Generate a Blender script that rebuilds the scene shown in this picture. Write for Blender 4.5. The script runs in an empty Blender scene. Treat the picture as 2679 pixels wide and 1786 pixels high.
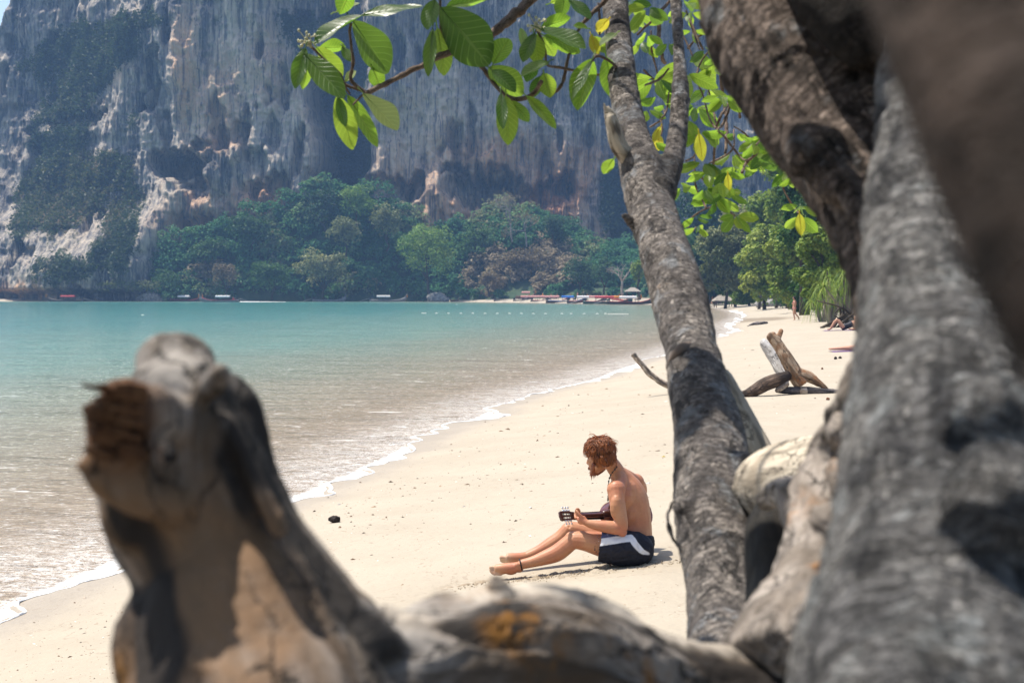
import bpy, math, random
import numpy as np
from mathutils import Vector, Matrix
R = math.radians
SC = bpy.context.scene
COL = SC.collection

# ------------------------------------------------------------------ camera
CAM_Z = 2.40
FPX = 3721.0                      # focal length in photo pixels (photo 2679 x 1786)
PITCH = math.atan(125.0 / FPX)
cam_d = bpy.data.cameras.new('camera')
cam = bpy.data.objects.new('camera', cam_d); COL.objects.link(cam)
cam.location = (0, 0, CAM_Z); cam.rotation_euler = (R(90) - PITCH, 0, 0)
cam_d.sensor_width = 36.0; cam_d.lens = FPX / 2679.0 * 36.0
cam_d.clip_start = 0.05; cam_d.clip_end = 3000
cam_d.dof.use_dof = True; cam_d.dof.focus_distance = 12.0; cam_d.dof.aperture_fstop = 6.0
SC.camera = cam

# ------------------------------------------------------------------ sky, sun, exposure
SUN_EL, SUN_AZ = 68.0, -74.0      # degrees: elevation, azimuth from straight ahead (minus = to the left)
world = bpy.data.worlds.new('World'); SC.world = world; world.use_nodes = True
wn = world.node_tree
sky_n = wn.nodes.new('ShaderNodeTexSky'); sky_n.sky_type = 'NISHITA'; sky_n.sun_disc = False
sky_n.sun_elevation = R(SUN_EL); sky_n.sun_rotation = R(SUN_AZ)
sky_n.air_density = 1.0; sky_n.dust_density = 2.0; sky_n.ozone_density = 1.0
bg_n = wn.nodes['Background']; bg_n.inputs['Strength'].default_value = 0.15
wn.links.new(sky_n.outputs[0], bg_n.inputs['Color'])
sun_d = bpy.data.lights.new('sun', 'SUN'); sun_d.energy = 4.7; sun_d.angle = R(0.53); sun_d.color = (1.0, 0.94, 0.84)
sun = bpy.data.objects.new('sun', sun_d); COL.objects.link(sun)
SUN_DIR = Vector((math.sin(R(SUN_AZ)) * math.cos(R(SUN_EL)), math.cos(R(SUN_AZ)) * math.cos(R(SUN_EL)), math.sin(R(SUN_EL))))
sun.rotation_euler = SUN_DIR.to_track_quat('Z', 'Y').to_euler(); sun.location = (0, 0, 60)
SC.view_settings.view_transform = 'Standard'; SC.view_settings.look = 'None'
SC.view_settings.exposure = 0.58; SC.view_settings.gamma = 1.0; SC.view_settings.use_curve_mapping = False
cy = SC.cycles
cy.max_bounces = 6; cy.diffuse_bounces = 2; cy.glossy_bounces = 2; cy.transmission_bounces = 3; cy.transparent_max_bounces = 4
cy.volume_bounces = 0; cy.caustics_reflective = False; cy.caustics_refractive = False; cy.sample_clamp_indirect = 6.0
cy.sample_clamp_direct = 30.0
try:
    cy.use_denoising = True; cy.denoiser = 'OPENIMAGEDENOISE'
except Exception: pass

CAMROT = cam.rotation_euler.to_matrix()
def ray(px, py):
    return CAMROT @ Vector(((px - 1339.5) / FPX, -(py - 893.0) / FPX, -1.0))
def P(px, py, y):
    d = ray(px, py); t = y / d.y
    return Vector((d.x * t, d.y * t, CAM_Z + d.z * t))
def M(px, y):                      # metres spanned by px photo pixels at distance y
    return px * y / FPX

# ------------------------------------------------------------------ noise
def _h(ix, iy, iz, seed):
    n = (ix.astype(np.int64) * 374761393 + iy.astype(np.int64) * 668265263 + iz.astype(np.int64) * 2147483647 + seed * 974634777) & 0xffffffff
    n = ((n ^ (n >> 13)) * 1274126177) & 0xffffffff
    n = ((n ^ (n >> 16)) * 2246822519) & 0xffffffff
    n = n ^ (n >> 15)
    return (n & 0xffffff).astype(np.float64) / float(0xffffff)
def vnoise(p, seed=0):
    p = np.asarray(p, dtype=np.float64)
    f = np.floor(p); t = p - f; i = f.astype(np.int64); t = t * t * t * (t * (t * 6 - 15) + 10)
    x, y, z = i[:, 0], i[:, 1], i[:, 2]; tx, ty, tz = t[:, 0], t[:, 1], t[:, 2]
    def L(a, b, w): return a + (b - a) * w
    c = [_h(x + dx, y + dy, z + dz, seed) for dz in (0, 1) for dy in (0, 1) for dx in (0, 1)]
    r = L(L(L(c[0], c[1], tx), L(c[2], c[3], tx), ty), L(L(c[4], c[5], tx), L(c[6], c[7], tx), ty), tz)
    return r * 2 - 1
def fbm(p, octaves=4, seed=0, gain=0.5, lac=2.03):
    p = np.asarray(p, dtype=np.float64); a = 1.0; s = np.zeros(len(p)); tot = 0
    for k in range(octaves):
        s += a * vnoise(p, seed + k * 17); tot += a; a *= gain; p = p * lac + 13.7
    return s / tot
def ridged(p, octaves=4, seed=0):
    p = np.asarray(p, dtype=np.float64); a = 1.0; s = np.zeros(len(p)); tot = 0
    for k in range(octaves):
        s += a * (1 - 2 * np.abs(vnoise(p, seed + k * 17))); tot += a; a *= 0.5; p = p * 2.03 + 7.1
    return s / tot
def sstep(a, b, x):
    t = np.clip((x - a) / (b - a), 0, 1); return t * t * (3 - 2 * t)
def col3(*a): return np.stack(a, axis=-1)

# ------------------------------------------------------------------ mesh helpers
def tag(o, label=None, cat=None, group=None, kind=None):
    if label: o['label'] = label
    if cat: o['category'] = cat
    if group: o['group'] = group
    if kind: o['kind'] = kind
    return o
def empty(name, loc=(0, 0, 0), rz=0.0):
    o = bpy.data.objects.new(name, None); COL.objects.link(o); o.location = loc; o.rotation_euler = (0, 0, rz)
    o.empty_display_size = 0.1
    return o
def mesh_np(name, v, f, mat=None, smooth=True, attrs=None):
    """f: (n,3) or (n,4) int array, or list of such arrays"""
    me = bpy.data.meshes.new(name)
    v = np.asarray(v, dtype=np.float32)
    fl = f if isinstance(f, list) and len(f) and isinstance(f[0], np.ndarray) else [np.asarray(f)]
    fl = [np.asarray(a, dtype=np.int32) for a in fl if len(a)]
    me.vertices.add(len(v)); me.vertices.foreach_set('co', v.ravel())
    loops = np.concatenate([a.ravel() for a in fl]); cnt = np.concatenate([np.full(len(a), a.shape[1], dtype=np.int32) for a in fl])
    me.loops.add(len(loops)); me.loops.foreach_set('vertex_index', loops)
    me.polygons.add(len(cnt)); st = np.zeros(len(cnt), dtype=np.int32); st[1:] = np.cumsum(cnt)[:-1]
    me.polygons.foreach_set('loop_start', st)
    me.polygons.foreach_set('use_smooth', np.full(len(cnt), smooth, dtype=bool))
    me.update(calc_edges=True)
    for k, a in (attrs or {}).items():
        a = np.asarray(a, dtype=np.float32)
        if a.ndim == 1:
            at = me.attributes.new(k, 'FLOAT', 'POINT'); at.data.foreach_set('value', a)
        else:
            at = me.attributes.new(k, 'FLOAT_VECTOR', 'POINT'); at.data.foreach_set('vector', a.ravel())
    for m in (mat if isinstance(mat, (list, tuple)) else [mat]):
        if m: me.materials.append(m)
    return me
def link(name, me, parent=None):
    o = bpy.data.objects.new(name, me); COL.objects.link(o)
    if parent: o.parent = parent
    return o
def obj(name, v, f, mat=None, parent=None, smooth=True, attrs=None, base=None):
    v = np.asarray(v, dtype=np.float64)
    if base is not None: v = v - np.asarray(base)[None, :]
    o = link(name, mesh_np(name, v, f, mat, smooth, attrs), parent)
    if base is not None and parent is None: o.location = base
    return o
class MB:
    """collects closed shapes into one mesh"""
    def __init__(s): s.v = []; s.q = []; s.t = []; s.n = 0; s.at = []
    def add(s, v, q=None, t=None, a=None):
        v = np.asarray(v, dtype=np.float64).reshape(-1, 3)
        if q is not None and len(q): s.q.append(np.asarray(q, dtype=np.int64).reshape(-1, 4) + s.n)
        if t is not None and len(t): s.t.append(np.asarray(t, dtype=np.int64).reshape(-1, 3) + s.n)
        s.v.append(v); s.n += len(v)
        s.at.append(np.full(len(v), 0.0) if a is None else (np.full(len(v), a) if np.isscalar(a) else np.asarray(a)))
        return s
    def arrays(s):
        return np.concatenate(s.v), [np.concatenate(x) for x in (s.q, s.t) if x]
    def box(s, c, h, rot=None, a=None):
        c = np.asarray(c, dtype=float); h = np.asarray(h, dtype=float)
        v = np.array([[x, y, z] for z in (-1, 1) for y in (-1, 1) for x in (-1, 1)]) * h
        if rot is not None: v = v @ np.asarray(rot).T
        return s.add(v + c, [[0, 2, 3, 1], [4, 5, 7, 6], [0, 1, 5, 4], [2, 6, 7, 3], [0, 4, 6, 2], [1, 3, 7, 5]], a=a)
    def tube(s, pts, rad, n=8, cap=True, a=None, flat=1.0, pc=0.35):
        v, q, t = tube_arr(pts, rad, n, cap, flat, pc); return s.add(v, q, t, a=a)
    def ell(s, c, r, rot=None, n=12, a=None):
        v, q, t = ell_arr(c, r, rot, n); return s.add(v, q, t, a=a)
    def build(s, name, mat, parent=None, smooth=True, base=None, attr=None):
        v, f = s.arrays()
        return obj(name, v, f, mat, parent, smooth, {attr: np.concatenate(s.at)} if attr else None, base)
def frames(pts):
    pts = np.asarray(pts, dtype=float); n = len(pts)
    T = np.gradient(pts, axis=0); T /= np.linalg.norm(T, axis=1)[:, None] + 1e-12
    ref = np.array([0, 0, 1.0]) if abs(T[0][2]) < 0.9 else np.array([0, -1.0, 0])
    U = np.zeros_like(pts); u = np.cross(T[0], ref); u /= np.linalg.norm(u); U[0] = u
    for i in range(1, n):
        u = U[i - 1] - T[i] * np.dot(U[i - 1], T[i]); nn = np.linalg.norm(u)
        U[i] = u / nn if nn > 1e-9 else U[i - 1]
    return T, U, np.cross(T, U)
def tube_arr(pts, rad, n=8, cap=True, flat=1.0, pc=0.35):
    pts = np.asarray([tuple(p) for p in pts], dtype=float); m = len(pts)
    rad = np.broadcast_to(np.asarray(rad, dtype=float), (m,)) if np.ndim(rad) == 0 else np.asarray(rad, dtype=float)
    T, U, V = frames(pts); a = np.arange(n) * 2 * math.pi / n
    ring = pts[:, None, :] + rad[:, None, None] * (np.cos(a)[None, :, None] * U[:, None, :] + flat * np.sin(a)[None, :, None] * V[:, None, :])
    v = ring.reshape(-1, 3); i = np.arange(m - 1)[:, None] * n; j = np.arange(n)[None, :]; k = (j + 1) % n
    q = np.stack([i + j, i + k, i + n + k, i + n + j], axis=-1).reshape(-1, 4); t = np.zeros((0, 3), int)
    if cap:
        v = np.concatenate([v, pts[:1] - T[:1] * rad[0] * pc, pts[-1:] + T[-1:] * rad[-1] * pc]); c0, c1 = m * n, m * n + 1
        jj = np.arange(n); kk = (jj + 1) % n
        t = np.concatenate([np.stack([np.full(n, c0), kk, jj], -1), np.stack([np.full(n, c1), (m - 1) * n + jj, (m - 1) * n + kk], -1)])
    return v, q, t
def ell_arr(c, r, rot=None, n=12):
    m = max(4, n // 2 + 1); th = np.linspace(0, math.pi, m + 1)[1:-1]; ph = np.arange(n) * 2 * math.pi / n
    v = np.array([[math.sin(a) * math.cos(b), math.sin(a) * math.sin(b), math.cos(a)] for a in th for b in ph])
    v = np.concatenate([v, [[0, 0, 1], [0, 0, -1]]]) * (np.asarray(r) if np.ndim(r) else np.array([r, r, r]))
    if rot is not None: v = v @ np.asarray(rot).T
    v = v + np.asarray(tuple(c)); k = len(th); i = np.arange(k - 1)[:, None] * n; j = np.arange(n)[None, :]; jn = (j + 1) % n
    q = np.stack([i + j, i + n + j, i + n + jn, i + jn], -1).reshape(-1, 4); jj = np.arange(n); kk = (jj + 1) % n
    t = np.concatenate([np.stack([np.full(n, k * n), jj, kk], -1), np.stack([np.full(n, k * n + 1), (k - 1) * n + kk, (k - 1) * n + jj], -1)])
    return v, q, t
def spline(pts, n):
    """Catmull-Rom through rows of any width"""
    p = np.asarray([list(a) for a in pts], dtype=float)
    p = np.vstack([2 * p[0] - p[1], p, 2 * p[-1] - p[-2]]); m = len(p) - 3
    t = np.linspace(0, m - 1e-9, n); i = t.astype(int); f = (t - i)[:, None]
    a, b, c, d = p[i], p[i + 1], p[i + 2], p[i + 3]
    return 0.5 * (2 * b + (c - a) * f + (2 * a - 5 * b + 4 * c - d) * f ** 2 + (3 * b - a - 3 * c + d) * f ** 3)
def rotz(a): return np.array([[math.cos(a), -math.sin(a), 0], [math.sin(a), math.cos(a), 0], [0, 0, 1]])
def rot_to(d, up=(0, 0, 1)):
    """columns x,y,z with z along d"""
    d = Vector(d).normalized(); return np.array(d.to_track_quat('Z', 'Y').to_matrix())

def organic(mb, voxel, smooth=6, sub=0, decim=None):
    """one continuous skin round the shapes in mb -> verts, normals, faces"""
    v, f = mb.arrays(); me = mesh_np('tmp', v, f); o = bpy.data.objects.new('tmp', me); COL.objects.link(o)
    m = o.modifiers.new('r', 'REMESH'); m.mode = 'VOXEL'; m.voxel_size = voxel
    if smooth: m = o.modifiers.new('s', 'SMOOTH'); m.factor = 0.5; m.iterations = smooth
    if sub: m = o.modifiers.new('d', 'SUBSURF'); m.levels = sub; m.render_levels = sub
    dg = bpy.context.evaluated_depsgraph_get(); ev = bpy.data.meshes.new_from_object(o.evaluated_get(dg))
    bpy.data.objects.remove(o); bpy.data.meshes.remove(me)
    n = len(ev.vertices); co = np.empty(n * 3, np.float32); ev.vertices.foreach_get('co', co)
    nr = np.empty(n * 3, np.float32); ev.vertex_normals.foreach_get('vector', nr)
    lt = np.empty(len(ev.polygons), np.int32); ev.polygons.foreach_get('loop_total', lt)
    lv = np.empty(len(ev.loops), np.int32); ev.loops.foreach_get('vertex_index', lv)
    ls = np.empty(len(ev.polygons), np.int32); ev.polygons.foreach_get('loop_start', ls)
    F = []
    for k in (3, 4):
        s = ls[lt == k]
        if len(s): F.append(lv[s[:, None] + np.arange(k)[None, :]])
    bpy.data.meshes.remove(ev)
    return co.reshape(-1, 3).astype(float), nr.reshape(-1, 3).astype(float), F
def axis_uv(co, paths):
    """straightened bark coordinates: nearest skeleton sample -> (cos, sin, along)"""
    S = []; A = []; T_ = []; U_ = []; V_ = []; off = 0.0
    for p in paths:
        p = np.asarray(p)[:, :3]; T, U, V = frames(p)
        d = np.concatenate([[0], np.cumsum(np.linalg.norm(np.diff(p, axis=0), axis=1))]) + off
        S.append(p); A.append(d); T_.append(T); U_.append(U); V_.append(V); off += 7.3
    S = np.concatenate(S); A = np.concatenate(A); T_ = np.concatenate(T_); U_ = np.concatenate(U_); V_ = np.concatenate(V_)
    out = np.empty((len(co), 3)); ct = 30000
    for a in range(0, len(co), ct):
        c = co[a:a + ct]; d2 = ((c[:, None, :] - S[None, :, :]) ** 2).sum(-1); i = d2.argmin(1); r = c - S[i]
        out[a:a + ct, 0] = (r * U_[i]).sum(-1); out[a:a + ct, 1] = (r * V_[i]).sum(-1); out[a:a + ct, 2] = A[i] + (r * T_[i]).sum(-1)
    return out
# ------------------------------------------------------------------ materials
class NB:
    """small node builder"""
    def __init__(s, name):
        s.m = bpy.data.materials.new(name); s.m.use_nodes = True; s.t = s.m.node_tree; s.t.nodes.clear()
        s.out = s.t.nodes.new('ShaderNodeOutputMaterial')
    def n(s, typ, ins=None, **kw):
        x = s.t.nodes.new(typ)
        for k, v in kw.items(): setattr(x, k, v)
        for k, v in (ins or {}).items(): s.set(x.inputs[k], v)
        return x
    def set(s, sock, v):
        if isinstance(v, bpy.types.NodeSocket): s.t.links.new(v, sock)
        elif isinstance(v, (tuple, list)) and len(v) == 3 and sock.type == 'RGBA': sock.default_value = (*v, 1)
        else: sock.default_value = v
    def attr(s, name, out='Fac'): return s.n('ShaderNodeAttribute', attribute_name=name).outputs[out]
    def scale(s, vec, sc):
        return s.n('ShaderNodeVectorMath', {0: vec, 1: sc}, operation='MULTIPLY').outputs[0]
    def noise(s, vec, scale, detail=4, rough=0.55, dist=0.0, out='Fac'):
        i = {'Scale': scale, 'Detail': detail, 'Roughness': rough, 'Distortion': dist}
        if vec is not None: i['Vector'] = vec
        return s.n('ShaderNodeTexNoise', i).outputs[out]
    def voro(s, vec, scale, feature='F1', out='Distance'):
        return s.n('ShaderNodeTexVoronoi', {'Vector': vec, 'Scale': scale}, feature=feature).outputs[out]
    def map(s, v, a, b, c=0.0, d=1.0, smooth=True):
        return s.n('ShaderNodeMapRange', {'Value': v, 'From Min': a, 'From Max': b, 'To Min': c, 'To Max': d},
                   interpolation_type='SMOOTHSTEP' if smooth else 'LINEAR').outputs[0]
    def math(s, op, a, b=0.0):
        return s.n('ShaderNodeMath', {0: a, 1: b}, operation=op).outputs[0]
    def mix(s, f, a, b, mode='MIX'):
        x = s.n('ShaderNodeMix', data_type='RGBA', blend_type=mode); s.set(x.inputs[0], f); s.set(x.inputs[6], a); s.set(x.inputs[7], b)
        return x.outputs[2]
    def ramp(s, f, stops):
        x = s.n('ShaderNodeValToRGB', {'Fac': f}); e = x.color_ramp.elements
        while len(e) < len(stops): e.new(0.5)
        for i, (p, c) in enumerate(stops): e[i].position = p; e[i].color = (*c, 1)
        return x.outputs[0]
    def bump(s, h, strength=0.5, dist=0.01, normal=None):
        i = {'Height': h, 'Strength': strength, 'Distance': dist}
        if normal is not None: i['Normal'] = normal
        return s.n('ShaderNodeBump', i).outputs[0]
    def pos(s): return s.n('ShaderNodeNewGeometry').outputs['Position']
    def objc(s): return s.n('ShaderNodeTexCoord').outputs['Object']
    def bsdf(s, color, rough=0.8, normal=None, spec=0.3, **kw):
        i = {'Base Color': color, 'Roughness': rough, 'Specular IOR Level': spec}
        if normal is not None: i['Normal'] = normal
        i.update(kw)
        return s.n('ShaderNodeBsdfPrincipled', i).outputs[0]
    def done(s, shader): s.t.links.new(shader, s.out.inputs['Surface']); return s.m

def simple(name, c, rough=0.7, spec=0.3, var=0.15, scale=8.0, metal=0.0):
    b = NB(name); n = b.noise(b.objc(), scale, 4)
    c2 = tuple(max(0, x * (1 - var * 2)) for x in c)
    return b.done(b.bsdf(b.mix(b.map(n, 0.3, 0.7), c2, c), rough, b.bump(n, 0.15, 0.01), spec, Metallic=metal))

def bark(name, light, mid, dark, patch=5.0, lichen=None, lich_amt=0.62, orange=None, or_amt=0.66, wrinkle=1.0, bump=0.6, ring=30.0, fine=60.0):
    b = NB(name); uv = b.attr('tuv', 'Vector')
    n1 = b.noise(uv, patch, 5, 0.6, 0.4)
    n2 = b.noise(b.scale(uv, (1, 1, 0.45)), patch * 3.1, 6, 0.65, 0.6)
    n3 = b.noise(uv, fine, 5, 0.7)
    c = b.mix(b.map(n1, 0.38, 0.62), mid, light)
    c = b.mix(b.map(n2, 0.51, 0.63, 0, .92), c, dark)
    c = b.mix(b.map(n3, 0.35, 0.70, 0.0, 0.8), c, tuple(x * 0.45 for x in mid))
    if lichen:
        nl = b.noise(uv, patch * 1.7, 6, 0.7, 0.3)
        c = b.mix(b.map(nl, lich_amt - 0.06, lich_amt + 0.06, 0, 0.85), c, lichen)
    if orange:
        no = b.noise(b.scale(uv, (1.0, 1.0, 1.0)), patch * 1.15, 5, 0.6, 0.2)
        c = b.mix(b.map(no, or_amt - 0.03, or_amt + 0.04, 0, 0.9), c, orange)
    # wrinkles run round the limb
    w = b.noise(b.scale(uv, (0.5, 0.5, 2.6)), ring, 4, 0.6, 1.2)
    ridge = b.map(b.math('ABSOLUTE', b.math('SUBTRACT', w, 0.5)), 0.0, 0.07)
    c = b.mix(b.math('MULTIPLY', b.math('SUBTRACT', 1.0, ridge), 0.55 * wrinkle), c, tuple(x * 0.35 for x in dark))
    h = b.math('ADD', b.math('MULTIPLY', ridge, wrinkle), b.math('ADD', n2, b.math('MULTIPLY', n3, 0.8)))
    dv = b.n('ShaderNodeVectorMath', {0: b.scale(uv, (1, 1, .38)), 1: b.scale(b.noise(uv, patch * 4, 4, .6, out='Color'), (.10, .10, .10))}, operation='ADD').outputs[0]
    ed = b.voro(dv, patch * 3.4, 'DISTANCE_TO_EDGE'); crk = b.math('MULTIPLY', b.map(ed, 0.0, 0.05, 1, 0), b.map(n1, .42, .60))
    c = b.mix(b.math('MULTIPLY', crk, .85), c, tuple(x * .3 for x in dark)); h = b.math('SUBTRACT', h, b.math('MULTIPLY', crk, 1.6))
    sp_ = b.noise(uv, patch * 6, 3, .6); c = b.mix(b.map(sp_, .64, .67, 0, .55), c, tuple(min(1, x * 1.5) for x in light))
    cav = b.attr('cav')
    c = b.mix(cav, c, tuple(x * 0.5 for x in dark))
    return b.done(b.bsdf(c, 0.85, b.bump(h, min(1.0, bump * 1.3), 0.02), 0.2))

def deadwood(name, pale, mid, dark, orange=None, grain=18.0):
    """weathered barkless wood with long grain and stains"""
    b = NB(name); uv = b.attr('tuv', 'Vector')
    g = b.noise(b.scale(uv, (1, 1, 0.12)), grain, 6, 0.7, 0.5)
    n1 = b.noise(b.scale(uv, (1, 1, 0.7)), 7.0, 5, 0.6, 0.5); n2 = b.noise(uv, 18.0, 5, 0.7)
    c = b.mix(b.map(n1, 0.36, 0.6), mid, pale)
    c = b.mix(b.map(n2, 0.55, 0.7, 0, 0.8), c, dark)
    c = b.mix(b.map(g, 0.46, 0.60, 0, 0.8), c, tuple(x * 0.45 for x in mid))
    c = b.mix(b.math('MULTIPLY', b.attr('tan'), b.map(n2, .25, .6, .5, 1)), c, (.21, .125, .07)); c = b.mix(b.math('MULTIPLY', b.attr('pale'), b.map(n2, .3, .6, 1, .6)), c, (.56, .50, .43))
    c = b.mix(b.math('MULTIPLY', b.attr('brn'), b.map(n2, .3, .6, .6, 1)), c, (.12, .052, .022))
    dv = b.n('ShaderNodeVectorMath', {0: b.scale(uv, (1, 1, .14)), 1: b.scale(b.noise(uv, 14, 4, .6, out='Color'), (.06, .06, .06))}, operation='ADD').outputs[0]
    ed = b.voro(dv, grain * 1.3, 'DISTANCE_TO_EDGE'); crk = b.math('MULTIPLY', b.map(ed, 0.0, 0.05, 1, 0), b.map(n1, .40, .56)); c = b.mix(b.math('MULTIPLY', crk, .9), c, tuple(x * .5 for x in dark)); g = b.math('SUBTRACT', g, b.math('MULTIPLY', crk, 1.2))
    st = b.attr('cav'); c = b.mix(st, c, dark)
    og = b.attr('ora')
    c = b.mix(b.math('MULTIPLY', og, b.map(n2, 0.40, 0.60, 0, .8)), c, orange or (0.30, 0.12, 0.02))
    return b.done(b.bsdf(c, 0.75, b.bump(b.math('ADD', g, n2), 0.5, 0.006), 0.25))

def leafmat(name, top, trans, vein, rough=0.38, tw=0.55):
    b = NB(name); uv = b.attr('luv', 'Vector'); sx = b.n('ShaderNodeSeparateXYZ', {0: uv})
    t, s = sx.outputs[0], sx.outputs[1]
    a = b.math('ABSOLUTE', s)
    ph = b.math('MULTIPLY', b.math('SUBTRACT', t, b.math('MULTIPLY', a, 0.22)), 9.0)
    fr = b.math('ABSOLUTE', b.math('SUBTRACT', b.math('FRACT', ph), 0.5))
    v = b.math('MAXIMUM', b.map(fr, 0.0, 0.11, 1, 0), b.map(a, 0.02, 0.09, 1, 0))
    oi = b.n('ShaderNodeObjectInfo').outputs['Random']
    n = b.noise(b.objc(), 22.0, 4)
    k = b.math('ADD', b.math('MULTIPLY', oi, 0.7), b.math('MULTIPLY', n, 0.5))
    ct = b.mix(b.map(k, 0.2, 0.95), top, tuple(x * 0.6 for x in top)); ct = b.mix(b.math('MULTIPLY', v, 0.75), ct, vein)
    ctr = b.mix(b.map(k, 0.2, 0.95), trans, (trans[0] * 0.62, trans[1] * 0.8, trans[2] * 0.7)); ctr = b.mix(b.math('MULTIPLY', v, 0.5), ctr, tuple(min(1, x * 1.5) for x in trans))
    sp = b.noise(b.objc(), 60.0, 3); sv = b.map(sp, 0.72, 0.78, 0, 0.8)
    ct = b.mix(sv, ct, (0.05, 0.03, 0.01)); ctr = b.mix(sv, ctr, (0.06, 0.03, 0.01))
    nm = b.bump(b.math('SUBTRACT', b.math('MULTIPLY', n, 0.6), v), 0.35, 0.004)
    d = b.bsdf(ct, rough, nm, 0.45)
    tr = b.n('ShaderNodeBsdfTranslucent', {'Color': ctr, 'Normal': nm}).outputs[0]
    return b.done(b.n('ShaderNodeMixShader', {0: tw, 1: d, 2: tr}).outputs[0])

def farleaf(name, c1, c2, c3, tw=0.35):
    """clump of small leaves, colour varies leaf by leaf and plant by plant"""
    b = NB(name); r = b.attr('rnd'); oi = b.n('ShaderNodeObjectInfo').outputs['Random']
    k = b.math('ADD', b.math('MULTIPLY', r, 0.75), b.math('MULTIPLY', oi, 0.25))
    c = b.ramp(k, [(0.0, c1), (0.5, c2), (1.0, c3)])
    d = b.bsdf(c, 0.55, None, 0.3)
    tr = b.n('ShaderNodeBsdfTranslucent', {'Color': b.mix(0.6, c, (1.0, 1.0, 0.25), 'MULTIPLY')}).outputs[0]
    return b.done(b.n('ShaderNodeMixShader', {0: tw, 1: d, 2: tr}).outputs[0])
# ------------------------------------------------------------------ shoreline and ground height
SHORE = [(-14, -30), (-8.6, -8), (-6.4, 0), (-5.0, 6), (-3.95, 10.2), (-3.46, 12.8), (-2.56, 16.4), (-1.85, 20.3), (-1.45, 23.1), (-.62, 27.3), (-.06, 31),
         (.97, 35.2), (2.36, 39.7), (3.67, 45.8), (5.44, 52.8), (8.2, 65), (11.7, 79.7), (14.7, 94), (16.7, 109), (25.5, 157), (33.4, 223),
         (36, 279), (32, 310), (15, 352), (-4, 392), (-22, 425), (-50, 437), (-90, 436), (-150, 440), (-260, 440), (-520, 430)]
SH = spline(SHORE, 320)
def shore_s(x, y):
    """signed distance to the waterline, + on land"""
    x = np.asarray(x, float).ravel(); y = np.asarray(y, float).ravel(); out = np.empty(len(x))
    a = SH[:-1]; d = SH[1:] - a; L2 = (d ** 2).sum(1); ct = 8000
    for k in range(0, len(x), ct):
        px = x[k:k + ct, None] - a[None, :, 0]; py = y[k:k + ct, None] - a[None, :, 1]
        t = np.clip((px * d[:, 0] + py * d[:, 1]) / L2, 0, 1)
        ex = px - t * d[:, 0]; ey = py - t * d[:, 1]; q = ex * ex + ey * ey; i = q.argmin(1); r = np.arange(len(i))
        cr = d[i, 0] * ey[r, i] - d[i, 1] * ex[r, i]
        out[k:k + ct] = np.sqrt(q[r, i]) * np.where(cr < 0, 1, -1)
    return out
def h_of_s(s): return np.where(s < 0, np.maximum(0.12 * s, -0.5), np.where(s < 5, 0.11 * s, 0.55 + np.minimum((s - 5) * 0.035, 0.9)))
MAN = None
def ground(x, y, s=None):
    x = np.asarray(x, float).ravel(); y = np.asarray(y, float).ravel()
    if s is None: s = shore_s(x, y)
    p = col3(x, y, 0 * x)
    wob = 0.35 * fbm(p * np.array([0.55, 0.4, 1]), 3, 3) + 0.16 * vnoise(p * 1.9, 5)
    amp = 1 + np.clip(y, 0, 200) / 60.0
    h = h_of_s(s + wob * amp * np.exp(-np.abs(s) / (2.5 * amp)))
    h = h + 0.02 * fbm(p * 0.9, 3, 9) * sstep(1.0, 4, s) + 0.10 * fbm(p * 0.12, 2, 21) * sstep(4, 14, s)
    return h
def gz(x, y): return float(ground([x], [y])[0])
def G(px, py):
    """where the sight line through a photo pixel meets the sand"""
    y = (CAM_Z - 0.55) * FPX / max(py - 768, 3)
    for _ in range(30):
        p = P(px, py, y); g = gz(p.x, p.y); yn = y * (CAM_Z - g) / max(CAM_Z - p.z, 1e-6); y = 0.5 * y + 0.5 * yn
    return P(px, py, y)

def fan_grid(y0, y1, ny, nx, half, off=6.0):
    r = np.linspace(0, 1, ny); ys = y0 + (np.exp(r * math.log((y1 + off) / (y0 + off))) * (y0 + off) - off - y0)
    t = np.linspace(-1, 1, nx); X = (t[None, :] * (ys[:, None] + off) * half); Y = np.repeat(ys[:, None], nx, 1)
    i = np.arange(ny - 1)[:, None] * nx; j = np.arange(nx - 1)[None, :]
    q = np.stack([i + j, i + j + 1, i + nx + j + 1, i + nx + j], -1).reshape(-1, 4)
    return X.ravel(), Y.ravel(), q

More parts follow.
